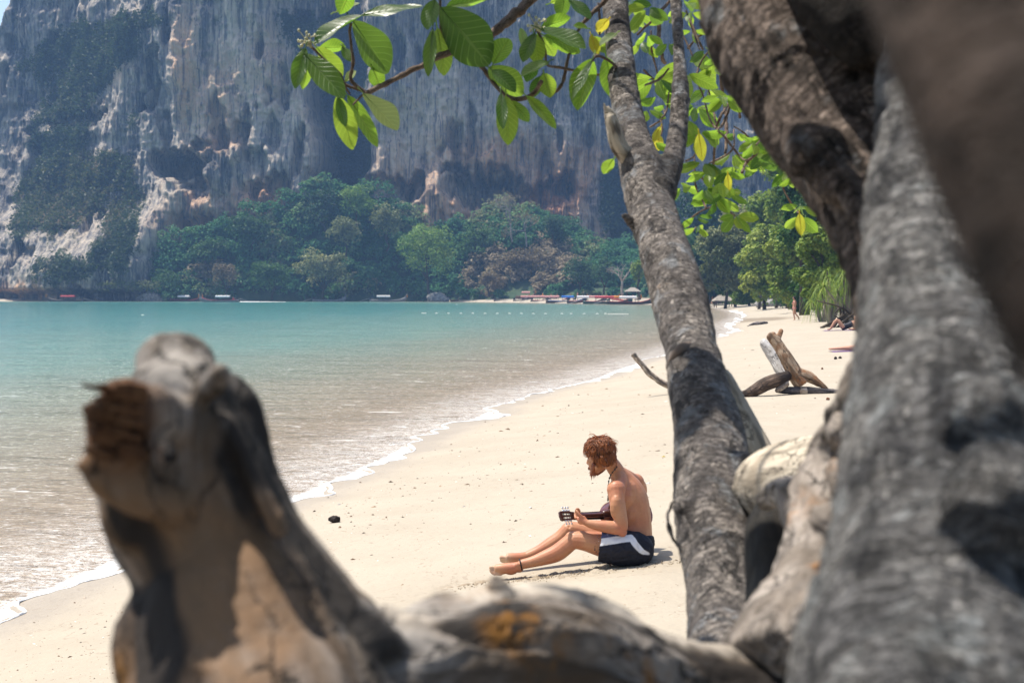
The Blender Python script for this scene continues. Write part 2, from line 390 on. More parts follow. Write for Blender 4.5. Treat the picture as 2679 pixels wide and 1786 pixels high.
# ------------------------------------------------------------------ sand
def sand_mat():
    b = NB('sand'); p = b.pos(); s = b.attr('s'); dug = b.attr('dug')
    n1 = b.noise(p, 0.9, 5, 0.6); n2 = b.noise(p, 260.0, 3, 0.7); n3 = b.noise(p, 14.0, 6, 0.65)
    c = b.mix(b.map(n1, 0.3, 0.7), (0.366, 0.318, 0.246), (0.406, 0.355, 0.278))
    c = b.mix(b.map(n2, 0.35, 0.75, 0, 0.45), c, (0.31, 0.255, 0.185))
    # dark wrack flecks and shell grit lie in drifts along old wave lines
    dr = b.noise(b.scale(p, (1.0, 0.55, 1)), 1.1, 4, 0.6)
    fl = b.voro(p, 26.0); pick = b.n('ShaderNodeTexVoronoi', {'Vector': p, 'Scale': 26.0}).outputs['Color']
    sel = b.math('GREATER_THAN', b.n('ShaderNodeSeparateColor', {0: pick}).outputs[0], b.map(dr, 0.42, 0.68, 0.99, 0.78))
    c = b.mix(b.math('MULTIPLY', b.math('MULTIPLY', b.map(fl, 0.10, 0.22, 1, 0), sel), 0.8), c, (0.14, 0.085, 0.05))
    ln = b.noise(b.scale(p, (1.0, .8, 1)), .55, 5, .6, .4); ln2 = b.map(b.math('ABSOLUTE', b.math('SUBTRACT', ln, .5)), 0.0, .006, 1, 0); c = b.mix(b.math('MULTIPLY', b.math('MULTIPLY', ln2, b.map(n3, .45, .6)), .45), c, (.20, .145, .10))
    wet = b.map(b.math('ADD', s, b.math('MULTIPLY', n1, 0.8)), 0.45, 1.5, 1.0, 0.0)
    far = b.map(b.attr('far'), 0.0, 1.0)
    c = b.mix(b.math('MULTIPLY', wet, 0.30), c, (0.27, 0.215, 0.165))
    c = b.mix(dug, c, (0.25, 0.19, 0.125))
    c = b.mix(b.attr('damp'), c, (0.19, 0.15, 0.105))
    c = b.mix(b.attr('litter'), c, (0.10, 0.075, 0.045))
    h = b.math('ADD', b.math('MULTIPLY', n3, 0.8), b.math('MULTIPLY', n2, 0.12))
    rough = b.map(wet, 0, 1, 0.95, 0.45)
    return b.done(b.bsdf(c, rough, b.bump(b.math('ADD', h, b.math('MULTIPLY', b.noise(p, 3.2, 4, .6), 2.2)), 0.5, 0.03), 0.25))
X, Y, Q = fan_grid(-4.0, 470.0, 430, 360, 0.62)
S_ = shore_s(X, Y); Z = ground(X, Y, S_)
MX, MY = 0.45, 9.85              # the place where the man sits
d = np.hypot((X - MX), (Y - MY))
hills = sstep(330, 430, Y)
DUG = np.zeros(len(X))
DAMP = sstep(1.5, .9, np.hypot((X - 20.6) / 1.9, (Y - 122) / 13) + .4 * fbm(col3(X * .5, Y * .15, 0 * X), 3, 77))
LIT = sstep(16, 30, S_ + 4 * fbm(col3(X * .1, Y * .1, 0 * X), 3, 8)) * sstep(40, 80, Y) * 0.85
sand = obj('sand', col3(X, Y, Z), Q, sand_mat(), attrs={'s': S_, 'dug': DUG, 'far': sstep(40, 200, Y), 'damp': DAMP * 0.8, 'litter': LIT})
tag(sand, 'pale beige sand beach curving along the bay', 'beach', kind='structure')

# finer sand round the man, scuffed and dug under his legs, laid in as a low mound on the beach
def scuff():
    nx, ny = 330, 230; xs = np.linspace(-1.5, 2.1, nx); ys = np.linspace(8.6, 11.4, ny)
    x, y = [a.ravel() for a in np.meshgrid(xs, ys)]; s = shore_s(x, y); z = ground(x, y, s)
    p = col3(x, y, 0 * x)
    edge = sstep(0, .35, np.minimum.reduce([x + 1.5, 2.1 - x, y - 8.6, 11.4 - y]))
    a = np.array([-0.30, 9.62]); bb = np.array([1.05, 9.80]); dv = bb - a
    t = np.clip(((x - a[0]) * dv[0] + (y - a[1]) * dv[1]) / (dv @ dv), 0, 1)
    dist = np.hypot(x - a[0] - t * dv[0], y - a[1] - t * dv[1])
    m = sstep(.26, .05, dist + .10 * fbm(p * 5, 3, 4))
    m2 = sstep(.55, .1, dist + .2 * fbm(p * 3, 3, 5))
    z = z + edge * (.004 + .006 * fbm(p * 9, 4, 31) * m2 + .018 * np.maximum(0, ridged(p * 14, 4, 12)) * m + .026 * fbm(p * 24, 4, 2) * m - .012 * m)
    dug = m * sstep(-.2, .5, fbm(p * 9, 3, 14)) * .8 + m2 * .12
    z = z - (1 - edge) * .02
    i = np.arange(ny - 1)[:, None] * nx; j = np.arange(nx - 1)[None, :]
    q = np.stack([i + j, i + j + 1, i + nx + j + 1, i + nx + j], -1).reshape(-1, 4)
    o = obj('scuffed_sand', col3(x, y, z), q, sand.data.materials[0], attrs={'s': s, 'dug': dug})
    tag(o, 'scuffed and dug up sand round the seated man', 'sand', kind='structure')
scuff()

# ------------------------------------------------------------------ water
def water_mat():
    b = NB('sea'); p = b.pos(); s = b.attr('s'); dep = b.attr('dep')
    off = b.math('MULTIPLY', s, -1.0)                       # metres out from the waterline
    nb = b.noise(b.scale(p, (0.06, 0.06, 0)), 1.0, 4, 0.6)
    o2 = b.math('ADD', off, b.math('MULTIPLY', b.math('SUBTRACT', nb, 0.5), b.math('MULTIPLY', off, 0.6)))
    k = b.math('DIVIDE', o2, 120.0)
    c = b.ramp(k, [(0.0, (0.33, 0.25, 0.17)), (0.022, (0.28, 0.22, 0.145)), (0.075, (0.20, 0.21, 0.145)), (0.16, (0.125, 0.225, 0.18)), (0.40, (0.055, 0.18, 0.165)), (1.0, (0.028, 0.140, 0.128))])
    # foam: lace in the swash, streaks of broken crests further out
    e1 = b.noise(b.scale(p, (1.0, 1.6, 0)), 2.2, 6, 0.7, 1.0)
    e2 = b.noise(b.scale(p, (1.0, 2.2, 0)), 11.0, 5, 0.75, 0.8)
    lace = b.math('ABSOLUTE', b.math('SUBTRACT', e2, 0.5))
    sw = b.map(off, 0.0, 2.6, 1.0, 0.0)
    f1 = b.math('MULTIPLY', b.map(lace, 0.01, 0.055, 0.7, 0), b.math('MULTIPLY', sw, b.map(e1, 0.32, 0.55)))
    st = b.noise(b.scale(p, (0.55, 1.6, 0)), 1.7, 6, 0.72, 0.6)
    f2 = b.math('MULTIPLY', b.map(st, 0.60, 0.72), b.map(off, 0.0, 32.0, 0.75, 0.0))
    glitter = b.noise(b.scale(p, (0.8, 3.0, 0)), 6.0, 4, 0.8)  # white specks painted in as sun glitter, mixed with the foam
    f3 = b.math('MULTIPLY', b.map(glitter, 0.56, 0.68), b.map(off, 0.0, 90.0, 0.8, 0.0))
    rim = b.map(b.math('ADD', off, b.math('MULTIPLY', b.math('SUBTRACT', e2, 0.5), 0.35)), 0.02, 0.16, 1, 0)
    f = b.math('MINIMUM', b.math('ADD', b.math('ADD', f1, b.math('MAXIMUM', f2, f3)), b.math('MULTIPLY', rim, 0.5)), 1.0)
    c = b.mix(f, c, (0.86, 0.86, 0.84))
    w1 = b.noise(b.scale(p, (0.45, 1.0, 0)), 1.6, 5, 0.62, 0.3)
    w2 = b.noise(b.scale(p, (0.55, 1.0, 0)), 6.0, 5, 0.65, 0.3)
    w3 = b.noise(b.scale(p, (0.35, 1.0, 0)), 0.35, 3, 0.6)
    nm = b.bump(w3, 0.9, 0.8); nm = b.bump(w1, 0.9, 0.34, nm); nm = b.bump(w2, 0.9, 0.10, nm)
    rough = b.mix(f, (0.13,) * 3, (0.8,) * 3)
    return b.done(b.bsdf(c, rough, nm, 0.5, IOR=1.33))
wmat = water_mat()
X, Y, Q = fan_grid(1.0, 470.0, 520, 560, 0.66)
S_ = shore_s(X, Y); gh = ground(X, Y, S_)
keep = (gh[Q] < 0.10).any(1) & (S_[Q] < 2.5 + Y[Q] / 25).any(1)
Q = Q[keep]; u, Q = np.unique(Q, return_inverse=True); Q = Q.reshape(-1, 4); X, Y, S_ = X[u], Y[u], S_[u]
wv = col3(X * .35, Y * 1.0, 0 * X); amp = sstep(0.0, 6, -S_)
Zw = 0.035 * amp * ridged(wv * .55, 2, 40) + .018 * amp * fbm(wv * 1.7, 2, 41) + .05 * sstep(-8, -25, S_) * fbm(wv * .22, 2, 42)
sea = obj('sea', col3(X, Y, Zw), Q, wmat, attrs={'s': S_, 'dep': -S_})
tag(sea, 'turquoise sea turning sandy brown at the beach', 'sea', kind='structure')
# open water further left, beyond the fine sheet
def far_sea():
    xs = np.linspace(-520, -250, 30); ys = np.linspace(20, 470, 40); x, y = [a.ravel() for a in np.meshgrid(xs, ys)]
    m = np.abs(x) > 0
    i = np.arange(39)[:, None] * 30; j = np.arange(29)[None, :]
    q = np.stack([i + j, i + j + 1, i + 31, i + 30 + j] if False else [i + j, i + j + 1, i + 30 + j + 1, i + 30 + j], -1).reshape(-1, 4)
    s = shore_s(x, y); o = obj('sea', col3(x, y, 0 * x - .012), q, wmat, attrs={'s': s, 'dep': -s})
    tag(o, 'open turquoise water further out in the bay', 'sea', kind='structure')
far_sea()
# white edge of the last wave, a thin frothy ridge lying on the sand
def foam_edge():
    mb = MB(); n = 5200
    t = np.linspace(0, 1, n) ** 1.0; i0 = np.searchsorted(SH[:, 1], 3.0); i1 = np.searchsorted(SH[:, 1][:250], 260.0)
    # walk the waterline with steps growing with distance
    pts = []; y = 4.5
    while y < 200:
        pts.append(y); y += max(.018, y * .0022)
    yy = np.array(pts); k = np.argmax(SH[:, 1]); o = np.argsort(SH[:k, 1]); xx = np.interp(yy, SH[:k, 1][o], SH[:k, 0][o])
    gx = np.gradient(xx); gy = np.gradient(yy); L = np.hypot(gx, gy); nx, ny = gy / L, -gx / L
    off = np.linspace(-2.2, 2.2, 90); hx = xx[:, None] + off[None, :] * (1 + yy[:, None] / 50) * nx[:, None]; hy = yy[:, None] + off[None, :] * (1 + yy[:, None] / 50) * ny[:, None]
    gh = ground(hx.ravel(), hy.ravel()).reshape(hx.shape); c = (gh > 0.004).argmax(1); r = np.arange(len(yy))
    ex, ey = hx[r, c], hy[r, c]
    ker = np.ones(5) / 5; ex[2:-2] = np.convolve(ex, ker, 'valid'); ey[2:-2] = np.convolve(ey, ker, 'valid')
    p = col3(ex, ey, 0 * ex); w = (.015 + .016 * fbm(p * 2.3, 3, 61) + .010 * vnoise(p * 9, 62)) * (1 + yy / 40); w = np.maximum(w, .008)
    hgt = .012 + .008 * vnoise(p * 11, 63) + yy * .00012
    prof = [(-1.6, -.015), (-1.0, .5), (-.35, 1.0), (.3, .8), (.7, -.02)]
    V = []
    for a, hh in prof:
        jx = .25 * w * vnoise(p * 16 + a * 9, 64)
        V.append(col3(ex + (a * w + jx) * nx, ey + (a * w + jx) * ny, ground(ex + a * w * nx, ey + a * w * ny) * (1 if a > 0 else 0) + hgt * hh + .003))
    V = np.stack(V, 1); m = len(prof); i = np.arange(len(yy) - 1)[:, None] * m; j = np.arange(m - 1)[None, :]
    q = np.stack([i + j, i + j + 1, i + m + j + 1, i + m + j], -1).reshape(-1, 4)
    b = NB('foam'); nn = b.noise(b.pos(), 45.0, 4, 0.7)
    fm = b.done(b.bsdf(b.mix(b.map(nn, .35, .65), (.70, .68, .64), (.88, .88, .87)), 0.6, b.bump(nn, .6, .01), .3))
    o = obj('foam', V.reshape(-1, 3), q, fm); tag(o, 'white foam edge of the last wave on the sand', 'foam', kind='stuff')
foam_edge()

# ------------------------------------------------------------------ haze
hm = bpy.data.materials.new('haze'); hm.use_nodes = True; ht = hm.node_tree; ht.nodes.clear()
ho = ht.nodes.new('ShaderNodeOutputMaterial'); hv = ht.nodes.new('ShaderNodeVolumePrincipled')
hv.inputs['Color'].default_value = (0.33, 0.57, 0.98, 1); hv.inputs['Density'].default_value = 0.00033; hv.inputs['Anisotropy'].default_value = 0.1
ht.links.new(hv.outputs[0], ho.inputs['Volume'])
hz = MB().box((-20, 305, 58), (545, 345, 61)).build('haze', hm, smooth=False); tag(hz, 'thin blue haze over the bay', 'haze', kind='stuff')
hz.location = (0, 0, 0)
# ------------------------------------------------------------------ the limestone cliff
CY = 452.0
def cliff():
    du, dv = 3.7, 3.3
    us = np.arange(-480, 2620, du); vs = np.arange(-170, 802, dv); nu, nv = len(us), len(vs)
    U, V = [a.ravel() for a in np.meshgrid(us, vs)]
    zc = CAM_Z - (V - 768) * CY / FPX; xc = (U - 1339.5) * CY / FPX
    p = col3(xc, 0 * xc, zc)
    wx = 5 * fbm(p * .06, 3, 1) + 1.3 * fbm(p * .35, 3, 3); wz = 5 * fbm(p * .05, 3, 2) + 2.6 * vnoise(p * np.array([.7, 1, .05]), 4) + 1.2 * vnoise(p * np.array([1.6, 1, .08]), 5)
    u2 = U + wx * 6; v2 = V + wz * 6
    def ell(cx, cy_, rx, ry, soft=.35, ang=0, up=None):
        ca, sa = math.cos(ang), math.sin(ang); a = (u2 - cx) * ca + (v2 - cy_) * sa; b = -(u2 - cx) * sa + (v2 - cy_) * ca
        r = np.sqrt((a / rx) ** 2 + (b / ry) ** 2); return sstep(1 + soft, 1 - soft, r)
    y = 9.0 * sstep(780, -60, V)
    # great masses
    y += 16 * sstep(450, 120, U) * sstep(760, 60, V)                       # left shoulder leans back as it climbs
    y += 26 * sstep(260, -60, U + (V - 300) * .15)
    y -= 8 * sstep(400, 470, u2) * sstep(828, 800, u2) * sstep(620, 540, V)  # central pillar
    y -= 3 * sstep(440, 560, u2) * sstep(730, 640, u2) * sstep(520, 460, V)
    y += 18 * ell(880, 330, 62, 330, .5)                                   # green gully right of the pillar
    y += 16 * sstep(800, 830, u2) * sstep(960, 900, u2)
    y += 6 * sstep(960, 1100, U); y += 10 * sstep(1580, 1760, U)
    y -= 9 * ell(1120, 545, 95, 90, .5)                                    # foot of the right face bulges
    y -= 6 * ell(1500, 560, 140, 150, .6)
    y -= 5 * ell(500, 560, 150, 90, .6)
    # caves and overhangs
    def cave(cx, cy_, rx, ry, dep, ang=0, soft=.22): return dep * ell(cx, cy_, rx, ry, soft, ang)
    cv = cave(448, 428, 86, 42, 26, .05) + cave(500, 478, 60, 34, 9, .5) + cave(515, 372, 26, 22, 9) + cave(640, 470, 44, 70, 6)
    cv += cave(1262, 505, 98, 46, 15, .12) + cave(1320, 470, 62, 34, 14, .4) + cave(1010, 478, 62, 40, 13) + cave(1082, 480, 30, 36, 14)
    cv += cave(1440, 500, 60, 44, 13, -.1) + cave(1478, 478, 24, 36, 9) + cave(1200, 440, 40, 12, 8) + cave(720, 500, 36, 26, 7)
    cv += cave(380, 250, 30, 60, 6) + cave(560, 300, 16, 70, 6) + cave(405, 330, 20, 60, 5) + cave(1190, 330, 14, 60, 4) + cave(1240, 345, 12, 80, 5) + cave(110, 268, 110, 22, 7, -.05)
    cv += cave(620, 320, 14, 50, 5) + cave(690, 350, 18, 60, 5)
    cv += cave(760, 420, 16, 60, 5) + cave(480, 600, 18, 40, 6) + cave(545, 590, 22, 24, 6)
    y += cv + 8 * sstep(430, 480, U) * sstep(900, 820, U)
    y -= 6 * ell(1292, 440, 24, 58, .25)                                   # hanging stalactite curtain
    y -= 5 * ell(528, 440, 18, 62, .3, -.6)
    # undercut at the sea
    y += 10 * sstep(752, 772, V + 5 * vnoise(p * .12, 7)) * sstep(470, 420, U); y -= 12 * sstep(560, 740, V) * sstep(470, 380, U)
    # rock relief: flutes and drip columns run down, blocks and pockets break them
    flz = sstep(-.25, .35, fbm(p * np.array([.012, 1, .012]), 3, 15))
    f1 = ridged(p * np.array([.20, 1, .022]) + wx[:, None] * .05, 3, 11); f2 = ridged(p * np.array([.55, 1, .055]), 2, 12); f3 = ridged(p * np.array([1.25, 1, .16]), 2, 13)
    blk = fbm(p * np.array([.035, 1, .028]), 4, 14); pk = fbm(p * np.array([.26, 1, .085]), 4, 16)
    pk2 = ridged(p * np.array([.5, 1, .34]) + wx[:, None] * .1, 3, 17)
    hole = sstep(.34, .52, fbm(p * np.array([.16, 1, .075]), 3, 18)) * (V > 0)
    y -= 3.6 * (f1 * flz); y -= 1.5 * f2 * (.15 + .85 * flz); y -= .7 * f3 * flz; y -= 10.0 * blk; y -= 3.4 * pk; y -= 1.2 * pk2; y += 7 * hole
    # teeth: rows of drips hanging below ledges
    cell = np.floor(xc / 1.6); hsh = _h(cell.astype(np.int64), cell.astype(np.int64) * 0, cell.astype(np.int64) * 0, 5)
    tooth = np.abs(xc / 1.6 - cell - .5) * 2
    led = fbm(p * np.array([.03, 1, .07]), 3, 19)
    lz = sstep(.05, .2, led) * sstep(.5 + .25 * hsh, .3, led + .25 * tooth)
    y -= 1.6 * lz * (1 - tooth)
    # ledges catching growth
    lg = vnoise(p * np.array([.02, 1, .10]), 23); y += 2.2 * sstep(.1, .5, lg) * sstep(420, 200, U)
    # colour masks
    def blob(l): return np.clip(sum(w * ell(a, b, c, d, .7) for a, b, c, d, w in l), 0, 1)
    n_a = fbm(p * np.array([.10, 1, .06]), 5, 30); n_b = fbm(p * np.array([.25, 1, .20]), 4, 31); pw = p + col3(4 * fbm(p * .09, 3, 36), 0 * xc, 0 * xc); stre = fbm(pw * np.array([.24, 1, .020]), 4, 32); stre2 = fbm(p * np.array([1.1, 1, .05]), 3, 33)
    ora = blob([(470, 170, 34, 150, .75), (560, 250, 50, 120, .55), (560, 560, 110, 60, .7), (700, 545, 60, 55, 1.0), (470, 600, 70, 40, .5), (1450, 505, 90, 60, 1.3), (1180, 590, 95, 70, 1.0), (1120, 470, 60, 60, .6),
                (1400, 400, 130, 60, .7), (1250, 400, 90, 50, .6), (1520, 620, 90, 60, .5), (1550, 420, 70, 70, .6), (1010, 400, 60, 60, .4), (1160, 350, 60, 60, .3), (560, 380, 60, 30, .5), (60, 745, 120, 16, .8), (690, 150, 60, 120, .4), (250, 140, 60, 40, .3), (790, 300, 20, 90, .3)])
    red = blob([(1445, 505, 70, 45, 1.0), (700, 550, 34, 34, .6), (1255, 600, 30, 40, .7), (1085, 610, 50, 20, .6), (1400, 540, 60, 20, .6)])
    pal = blob([(480, 100, 30, 190, 1.0), (600, 160, 70, 210, .8), (770, 330, 40, 170, .7), (500, 330, 60, 40, .5), (40, 255, 60, 40, .5), (125, 240, 18, 60, .8), (260, 120, 50, 70, .7), (1080, 330, 120, 150, .75), (1170, 250, 100, 140, .5),
                (1295, 435, 30, 60, 1.0), (430, 480, 40, 60, .5), (380, 640, 120, 50, .35), (1530, 640, 110, 100, .6), (1150, 560, 60, 60, .6), (640, 620, 60, 40, .3), (1000, 470, 70, 60, .6), (500, 630, 60, 40, .6), (700, 620, 60, 30, .4), (710, 240, 60, 160, .35), (600, 470, 60, 60, .4), (200, 620, 30, 60, .3), (1330, 300, 100, 120, .3)])
    veg = blob([(885, 330, 62, 360, 1.2), (60, 100, 180, 120, .9), (230, 60, 150, 90, .65), (60, 330, 140, 110, .85), (60, 540, 130, 110, .7), (190, 490, 140, 120, .85), (330, 560, 60, 80, .45), (330, 640, 90, 60, .5), (150, 730, 200, 40, .6), (30, 470, 60, 50, 1), (280, 420, 50, 60, .4),
                (1440, 320, 90, 90, .6), (1640, 500, 90, 280, .65), (1330, 60, 300, 110, .4), (330, 310, 60, 40, .6), (760, 60, 80, 80, .6), (1720, 560, 110, 180, .7), (540, 30, 260, 30, .4), (270, 680, 180, 40, .5)])
    veg = np.clip(veg + .55 * n_a + .25 * n_b - .12, 0, 1); veg = veg * (1 - sstep(3, 8, cv)); dry = blob([(150, 470, 170, 110, 1.3), (60, 160, 150, 90, .6), (220, 60, 100, 60, .5), (200, 560, 120, 80, .6), (70, 740, 160, 30, .7)])
    dark = sstep(.02, .42, stre + .4 * stre2 + .25 * n_a - .55 * pal + .1) * (1 - .6 * np.clip(ora, 0, 1))
    x = xc; yy = CY + y + 7 - 19 * sstep(470, 395, U) * sstep(500, 640, V)
    i = np.arange(nv - 1)[:, None] * nu; j = np.arange(nu - 1)[None, :]
    q = np.stack([i + j, i + nu + j, i + nu + j + 1, i + j + 1], -1).reshape(-1, 4)
    # the skyline of the left shoulder falls to the sea at the frame's edge
    sk = 25 - (U + 420) * 0 
    drop = np.maximum(0, (-29 - 2.4 * (U + 172) + 14 * fbm(p * .08, 3, 50)) - V) * CY / FPX * sstep(20, -100, U)
    yy = yy + drop * 1.3; zc = zc - drop * .92
    b = NB('limestone'); pp = b.pos()
    A = lambda k: b.attr(k)
    n1 = b.noise(b.scale(pp, (.5, .5, .12)), 1.0, 6, .68, .4); n2 = b.noise(b.scale(pp, (1, 1, .6)), .9, 6, .7); n3 = b.noise(b.scale(pp, (1.6, 1, .09)), 1.0, 5, .65)
    c = b.mix(b.map(n1, .36, .64), (.30, .275, .25), (.58, .49, .385))
    c = b.mix(b.math('MULTIPLY', A('pal'), b.map(n2, .25, .6, .35, 1)), c, (.74, .60, .44))
    c = b.mix(b.math('MULTIPLY', A('ora'), b.map(n2, .30, .58, .3, 1.0)), c, (.72, .39, .19))
    c = b.mix(b.math('MULTIPLY', A('red'), b.map(n1, .3, .65, .2, .9)), c, (.56, .19, .08))
    c = b.mix(b.math('MULTIPLY', A('dark'), b.map(n3, .35, .6, .35, .95)), c, (.035, .042, .055))
    c = b.mix(b.math('MULTIPLY', b.map(n2, .56, .7), .5), c, (.07, .07, .075))
    s1 = b.noise(b.scale(pp, (.95, .3, .055)), 1.0, 5, .7, .5); s2 = b.noise(b.scale(pp, (.45, .2, .03)), 1.0, 4, .65, .8)
    c = b.mix(b.math('MULTIPLY', b.map(s1, .50, .60), .70), c, (.075, .085, .105)); c = b.mix(b.math('MULTIPLY', b.map(s2, .56, .66), .45), c, (.10, .11, .13)); c = b.mix(b.math('MULTIPLY', b.map(s1, .44, .36), .45), c, (.74, .63, .50))
    vg = b.mix(b.map(n2, .35, .65), (.025, .045, .022), (.06, .085, .035)); vg = b.mix(b.math('MULTIPLY', A('dry'), b.map(n1, .3, .55)), vg, (.17, .125, .075))
    c = b.mix(b.map(b.math('ADD', A('veg'), b.math('MULTIPLY', b.math('SUBTRACT', n2, .5), 1.2)), .42, .62), c, vg)
    mat = b.done(b.bsdf(c, .9, b.bump(b.math('ADD', n2, b.math('MULTIPLY', n3, .7)), 1.0, 1.2), .15))
    o = obj('cliff', col3(x, yy, zc), q, mat, attrs={'ora': np.clip(ora, 0, 1), 'red': red, 'pal': pal, 'dark': dark, 'veg': veg, 'dry': dry})
    tag(o, 'high grey and orange limestone cliff behind the bay', 'cliff', kind='structure')
    # growth clinging to ledges and gullies
    rng = np.random.default_rng(3); sel = np.where((veg > .55) & (V < 775) & (V > -150) & (U > -220) & (U < 2250) & (drop < 40))[0]
    w = veg[sel] ** 2; pick = rng.choice(sel, 19000, p=w / w.sum()); cen = col3(x[pick], yy[pick] - .6, zc[pick])
    k = 3; n = len(cen); cen = np.repeat(cen, k, 0) + rng.normal(0, .75, (n * k, 3)); cen[:, 1] -= np.abs(rng.normal(0, .9, n * k))
    dr = np.repeat(dry[pick], k)
    v, f, a = leaf_quads(cen, rng, 1.0, np.clip(.35 * rng.random(n * k) + .5 * dr * (rng.random(n * k) < .8) , 0, 1), up=.5)
    o = obj('cliff_growth', v, f, farleaf('cliff_scrub', (.022, .045, .022), (.06, .09, .035), (.22, .165, .095)), smooth=False, attrs={'rnd': a})
    tag(o, 'dark green and dry brown scrub clinging to the cliff', 'scrub', kind='stuff')
    return x, yy, zc
def leaf_quads(cen, rng, size, rnd, up=.6, out=None, asp=.6, jit=.5):
    """one small folded leaf clump (quad) at each centre"""
    n = len(cen); nr = rng.normal(0, 1, (n, 3)); nr[:, 2] = np.abs(nr[:, 2]) + up
    if out is not None: nr = nr * .6 + out * 1.1
    nr /= np.linalg.norm(nr, axis=1)[:, None]; a = rng.normal(0, 1, (n, 3)); a -= nr * (a * nr).sum(1)[:, None]; a /= np.linalg.norm(a, axis=1)[:, None]; b = np.cross(nr, a)
    s = (size * (1 + jit * (rng.random(n) - .5) * 2))[:, None] * .5; t = s * asp
    dn = nr * s * .35
    v = np.stack([cen - a * s - dn, cen + b * t, cen + a * s - dn, cen - b * t], 1).reshape(-1, 3)
    return v, np.arange(n * 4).reshape(-1, 4), np.repeat(rnd, 4)
cliff()
# ------------------------------------------------------------------ the leaning beach tree
def limb(pts, n=60, flare=None):
    """pts: (px, py, distance, width in photo px) -> rows x,y,z,r"""
    rows = []
    for px, py, y, w in pts:
        p = P(px, py, y); rows.append((p.x, p.y, p.z, M(w, y) / 2))
    return spline(rows, n)
def skin(name, shapes, paths, mat, voxel, parent, disp, smooth=5, sub=1, cav=None, ora=None, extra=None):
    co, nr, F = organic(shapes, voxel, smooth, sub); uv = axis_uv(co, paths)
    d = disp(co, uv, nr); co2 = co + nr * d[:, None]
    at = {'tuv': uv, 'cav': np.zeros(len(co)) if cav is None else cav(co, uv, nr, d)}
    if ora is not None: at['ora'] = ora(co, uv, nr)
    if extra: at.update(extra(co, uv, nr))
    o = obj(name, co2, F, mat, None, True, at)
    if parent is not None:
        o.parent = parent; o.matrix_parent_inverse = Matrix.Translation(-parent.location)
    return o
def near(co, pt, r): return sstep(1.0, 0.0, np.linalg.norm(co - np.asarray(tuple(pt)), axis=1) / r)

bark_a = bark('grey_bark', (.42, .37, .33), (.205, .182, .172), (.058, .052, .052), 6.5, lichen=(.33, .34, .355), lich_amt=.58, orange=(.42, .20, .05), or_amt=.735, wrinkle=.55, bump=.7, ring=26, fine=70)
bark_b = bark('brown_bark', (.42, .33, .275), (.215, .165, .138), (.05, .040, .034), 7.0, lichen=(.32, .325, .33), lich_amt=.63, orange=None, wrinkle=.9, bump=.9, ring=30, fine=90)
bark_c = bark('blue_bark', (.40, .385, .37), (.215, .21, .212), (.045, .045, .05), 8.0, lichen=(.36, .375, .38), lich_amt=.57, orange=(.40, .25, .07), or_amt=.74, wrinkle=.8, bump=.9, ring=30, fine=90)
twig_m = bark('twig_bark', (.34, .26, .20), (.22, .15, .11), (.07, .05, .04), 20, wrinkle=.6, bump=.4, ring=160, fine=200)
pale_w = deadwood('bleached_wood', (.62, .54, .43), (.40, .33, .25), (.085, .065, .05))

base = P(2010, 1786, 2.3); base.z = gz(base.x, base.y)
tree = empty('beach_tree', base)
tag(tree, 'leaning grey beach tree with forked trunks and large round leaves', 'tree')

# --- the slim forked trunk
ta = limb([(1915, 2300, 2.0, 330), (1925, 1950, 2.25, 270), (1905, 1690, 2.6, 215), (1895, 1590, 2.75, 200), (1888, 1480, 2.9, 208), (1866, 1367, 3.05, 208), (1862, 1253, 3.2, 203), (1855, 1139, 3.35, 190), (1832, 1025, 3.5, 158),
           (1808, 911, 3.7, 130), (1780, 797, 3.9, 143), (1748, 683, 4.1, 128), (1712, 569, 4.4, 124), (1684, 470, 4.6, 118), (1664, 400, 4.75, 100), (1650, 342, 4.85, 84), (1630, 220, 5.0, 74), (1617, 100, 5.2, 68), (1608, -20, 5.4, 64), (1600, -200, 5.8, 56), (1560, -420, 6.3, 44)], 150)
tb = limb([(1722, 520, 4.5, 70), (1742, 470, 4.6, 66), (1762, 410, 4.7, 52), (1776, 330, 4.8, 46), (1780, 228, 4.9, 44), (1774, 100, 5.05, 36), (1768, -20, 5.2, 34), (1766, -260, 5.6, 30)], 60)
mb = MB(); mb.tube(ta[:, :3], ta[:, 3], 28); mb.tube(tb[:, :3], tb[:, 3], 18)
for kx, ky, kd, kr in ((1800, 1170, 3.25, 34), (1945, 1210, 3.15, 34), (1785, 1330, 3.0, 30), (1675, 430, 4.6, 44), (1728, 500, 4.5, 44), (1970, 1420, 2.9, 44)):
    mb.ell(P(kx, ky, kd), M(kr, kd), n=12)
# broken limb stub with a torn end, and a short snag
st = limb([(1668, 440, 4.65, 50), (1622, 385, 4.6, 46), (1603, 330, 4.58, 38), (1596, 300, 4.57, 26)], 14); 
sn = limb([(1660, 585, 4.33, 34), (1640, 570, 4.3, 26), (1626, 560, 4.28, 20)], 8); mb.tube(sn[:, :3], sn[:, 3], 10)
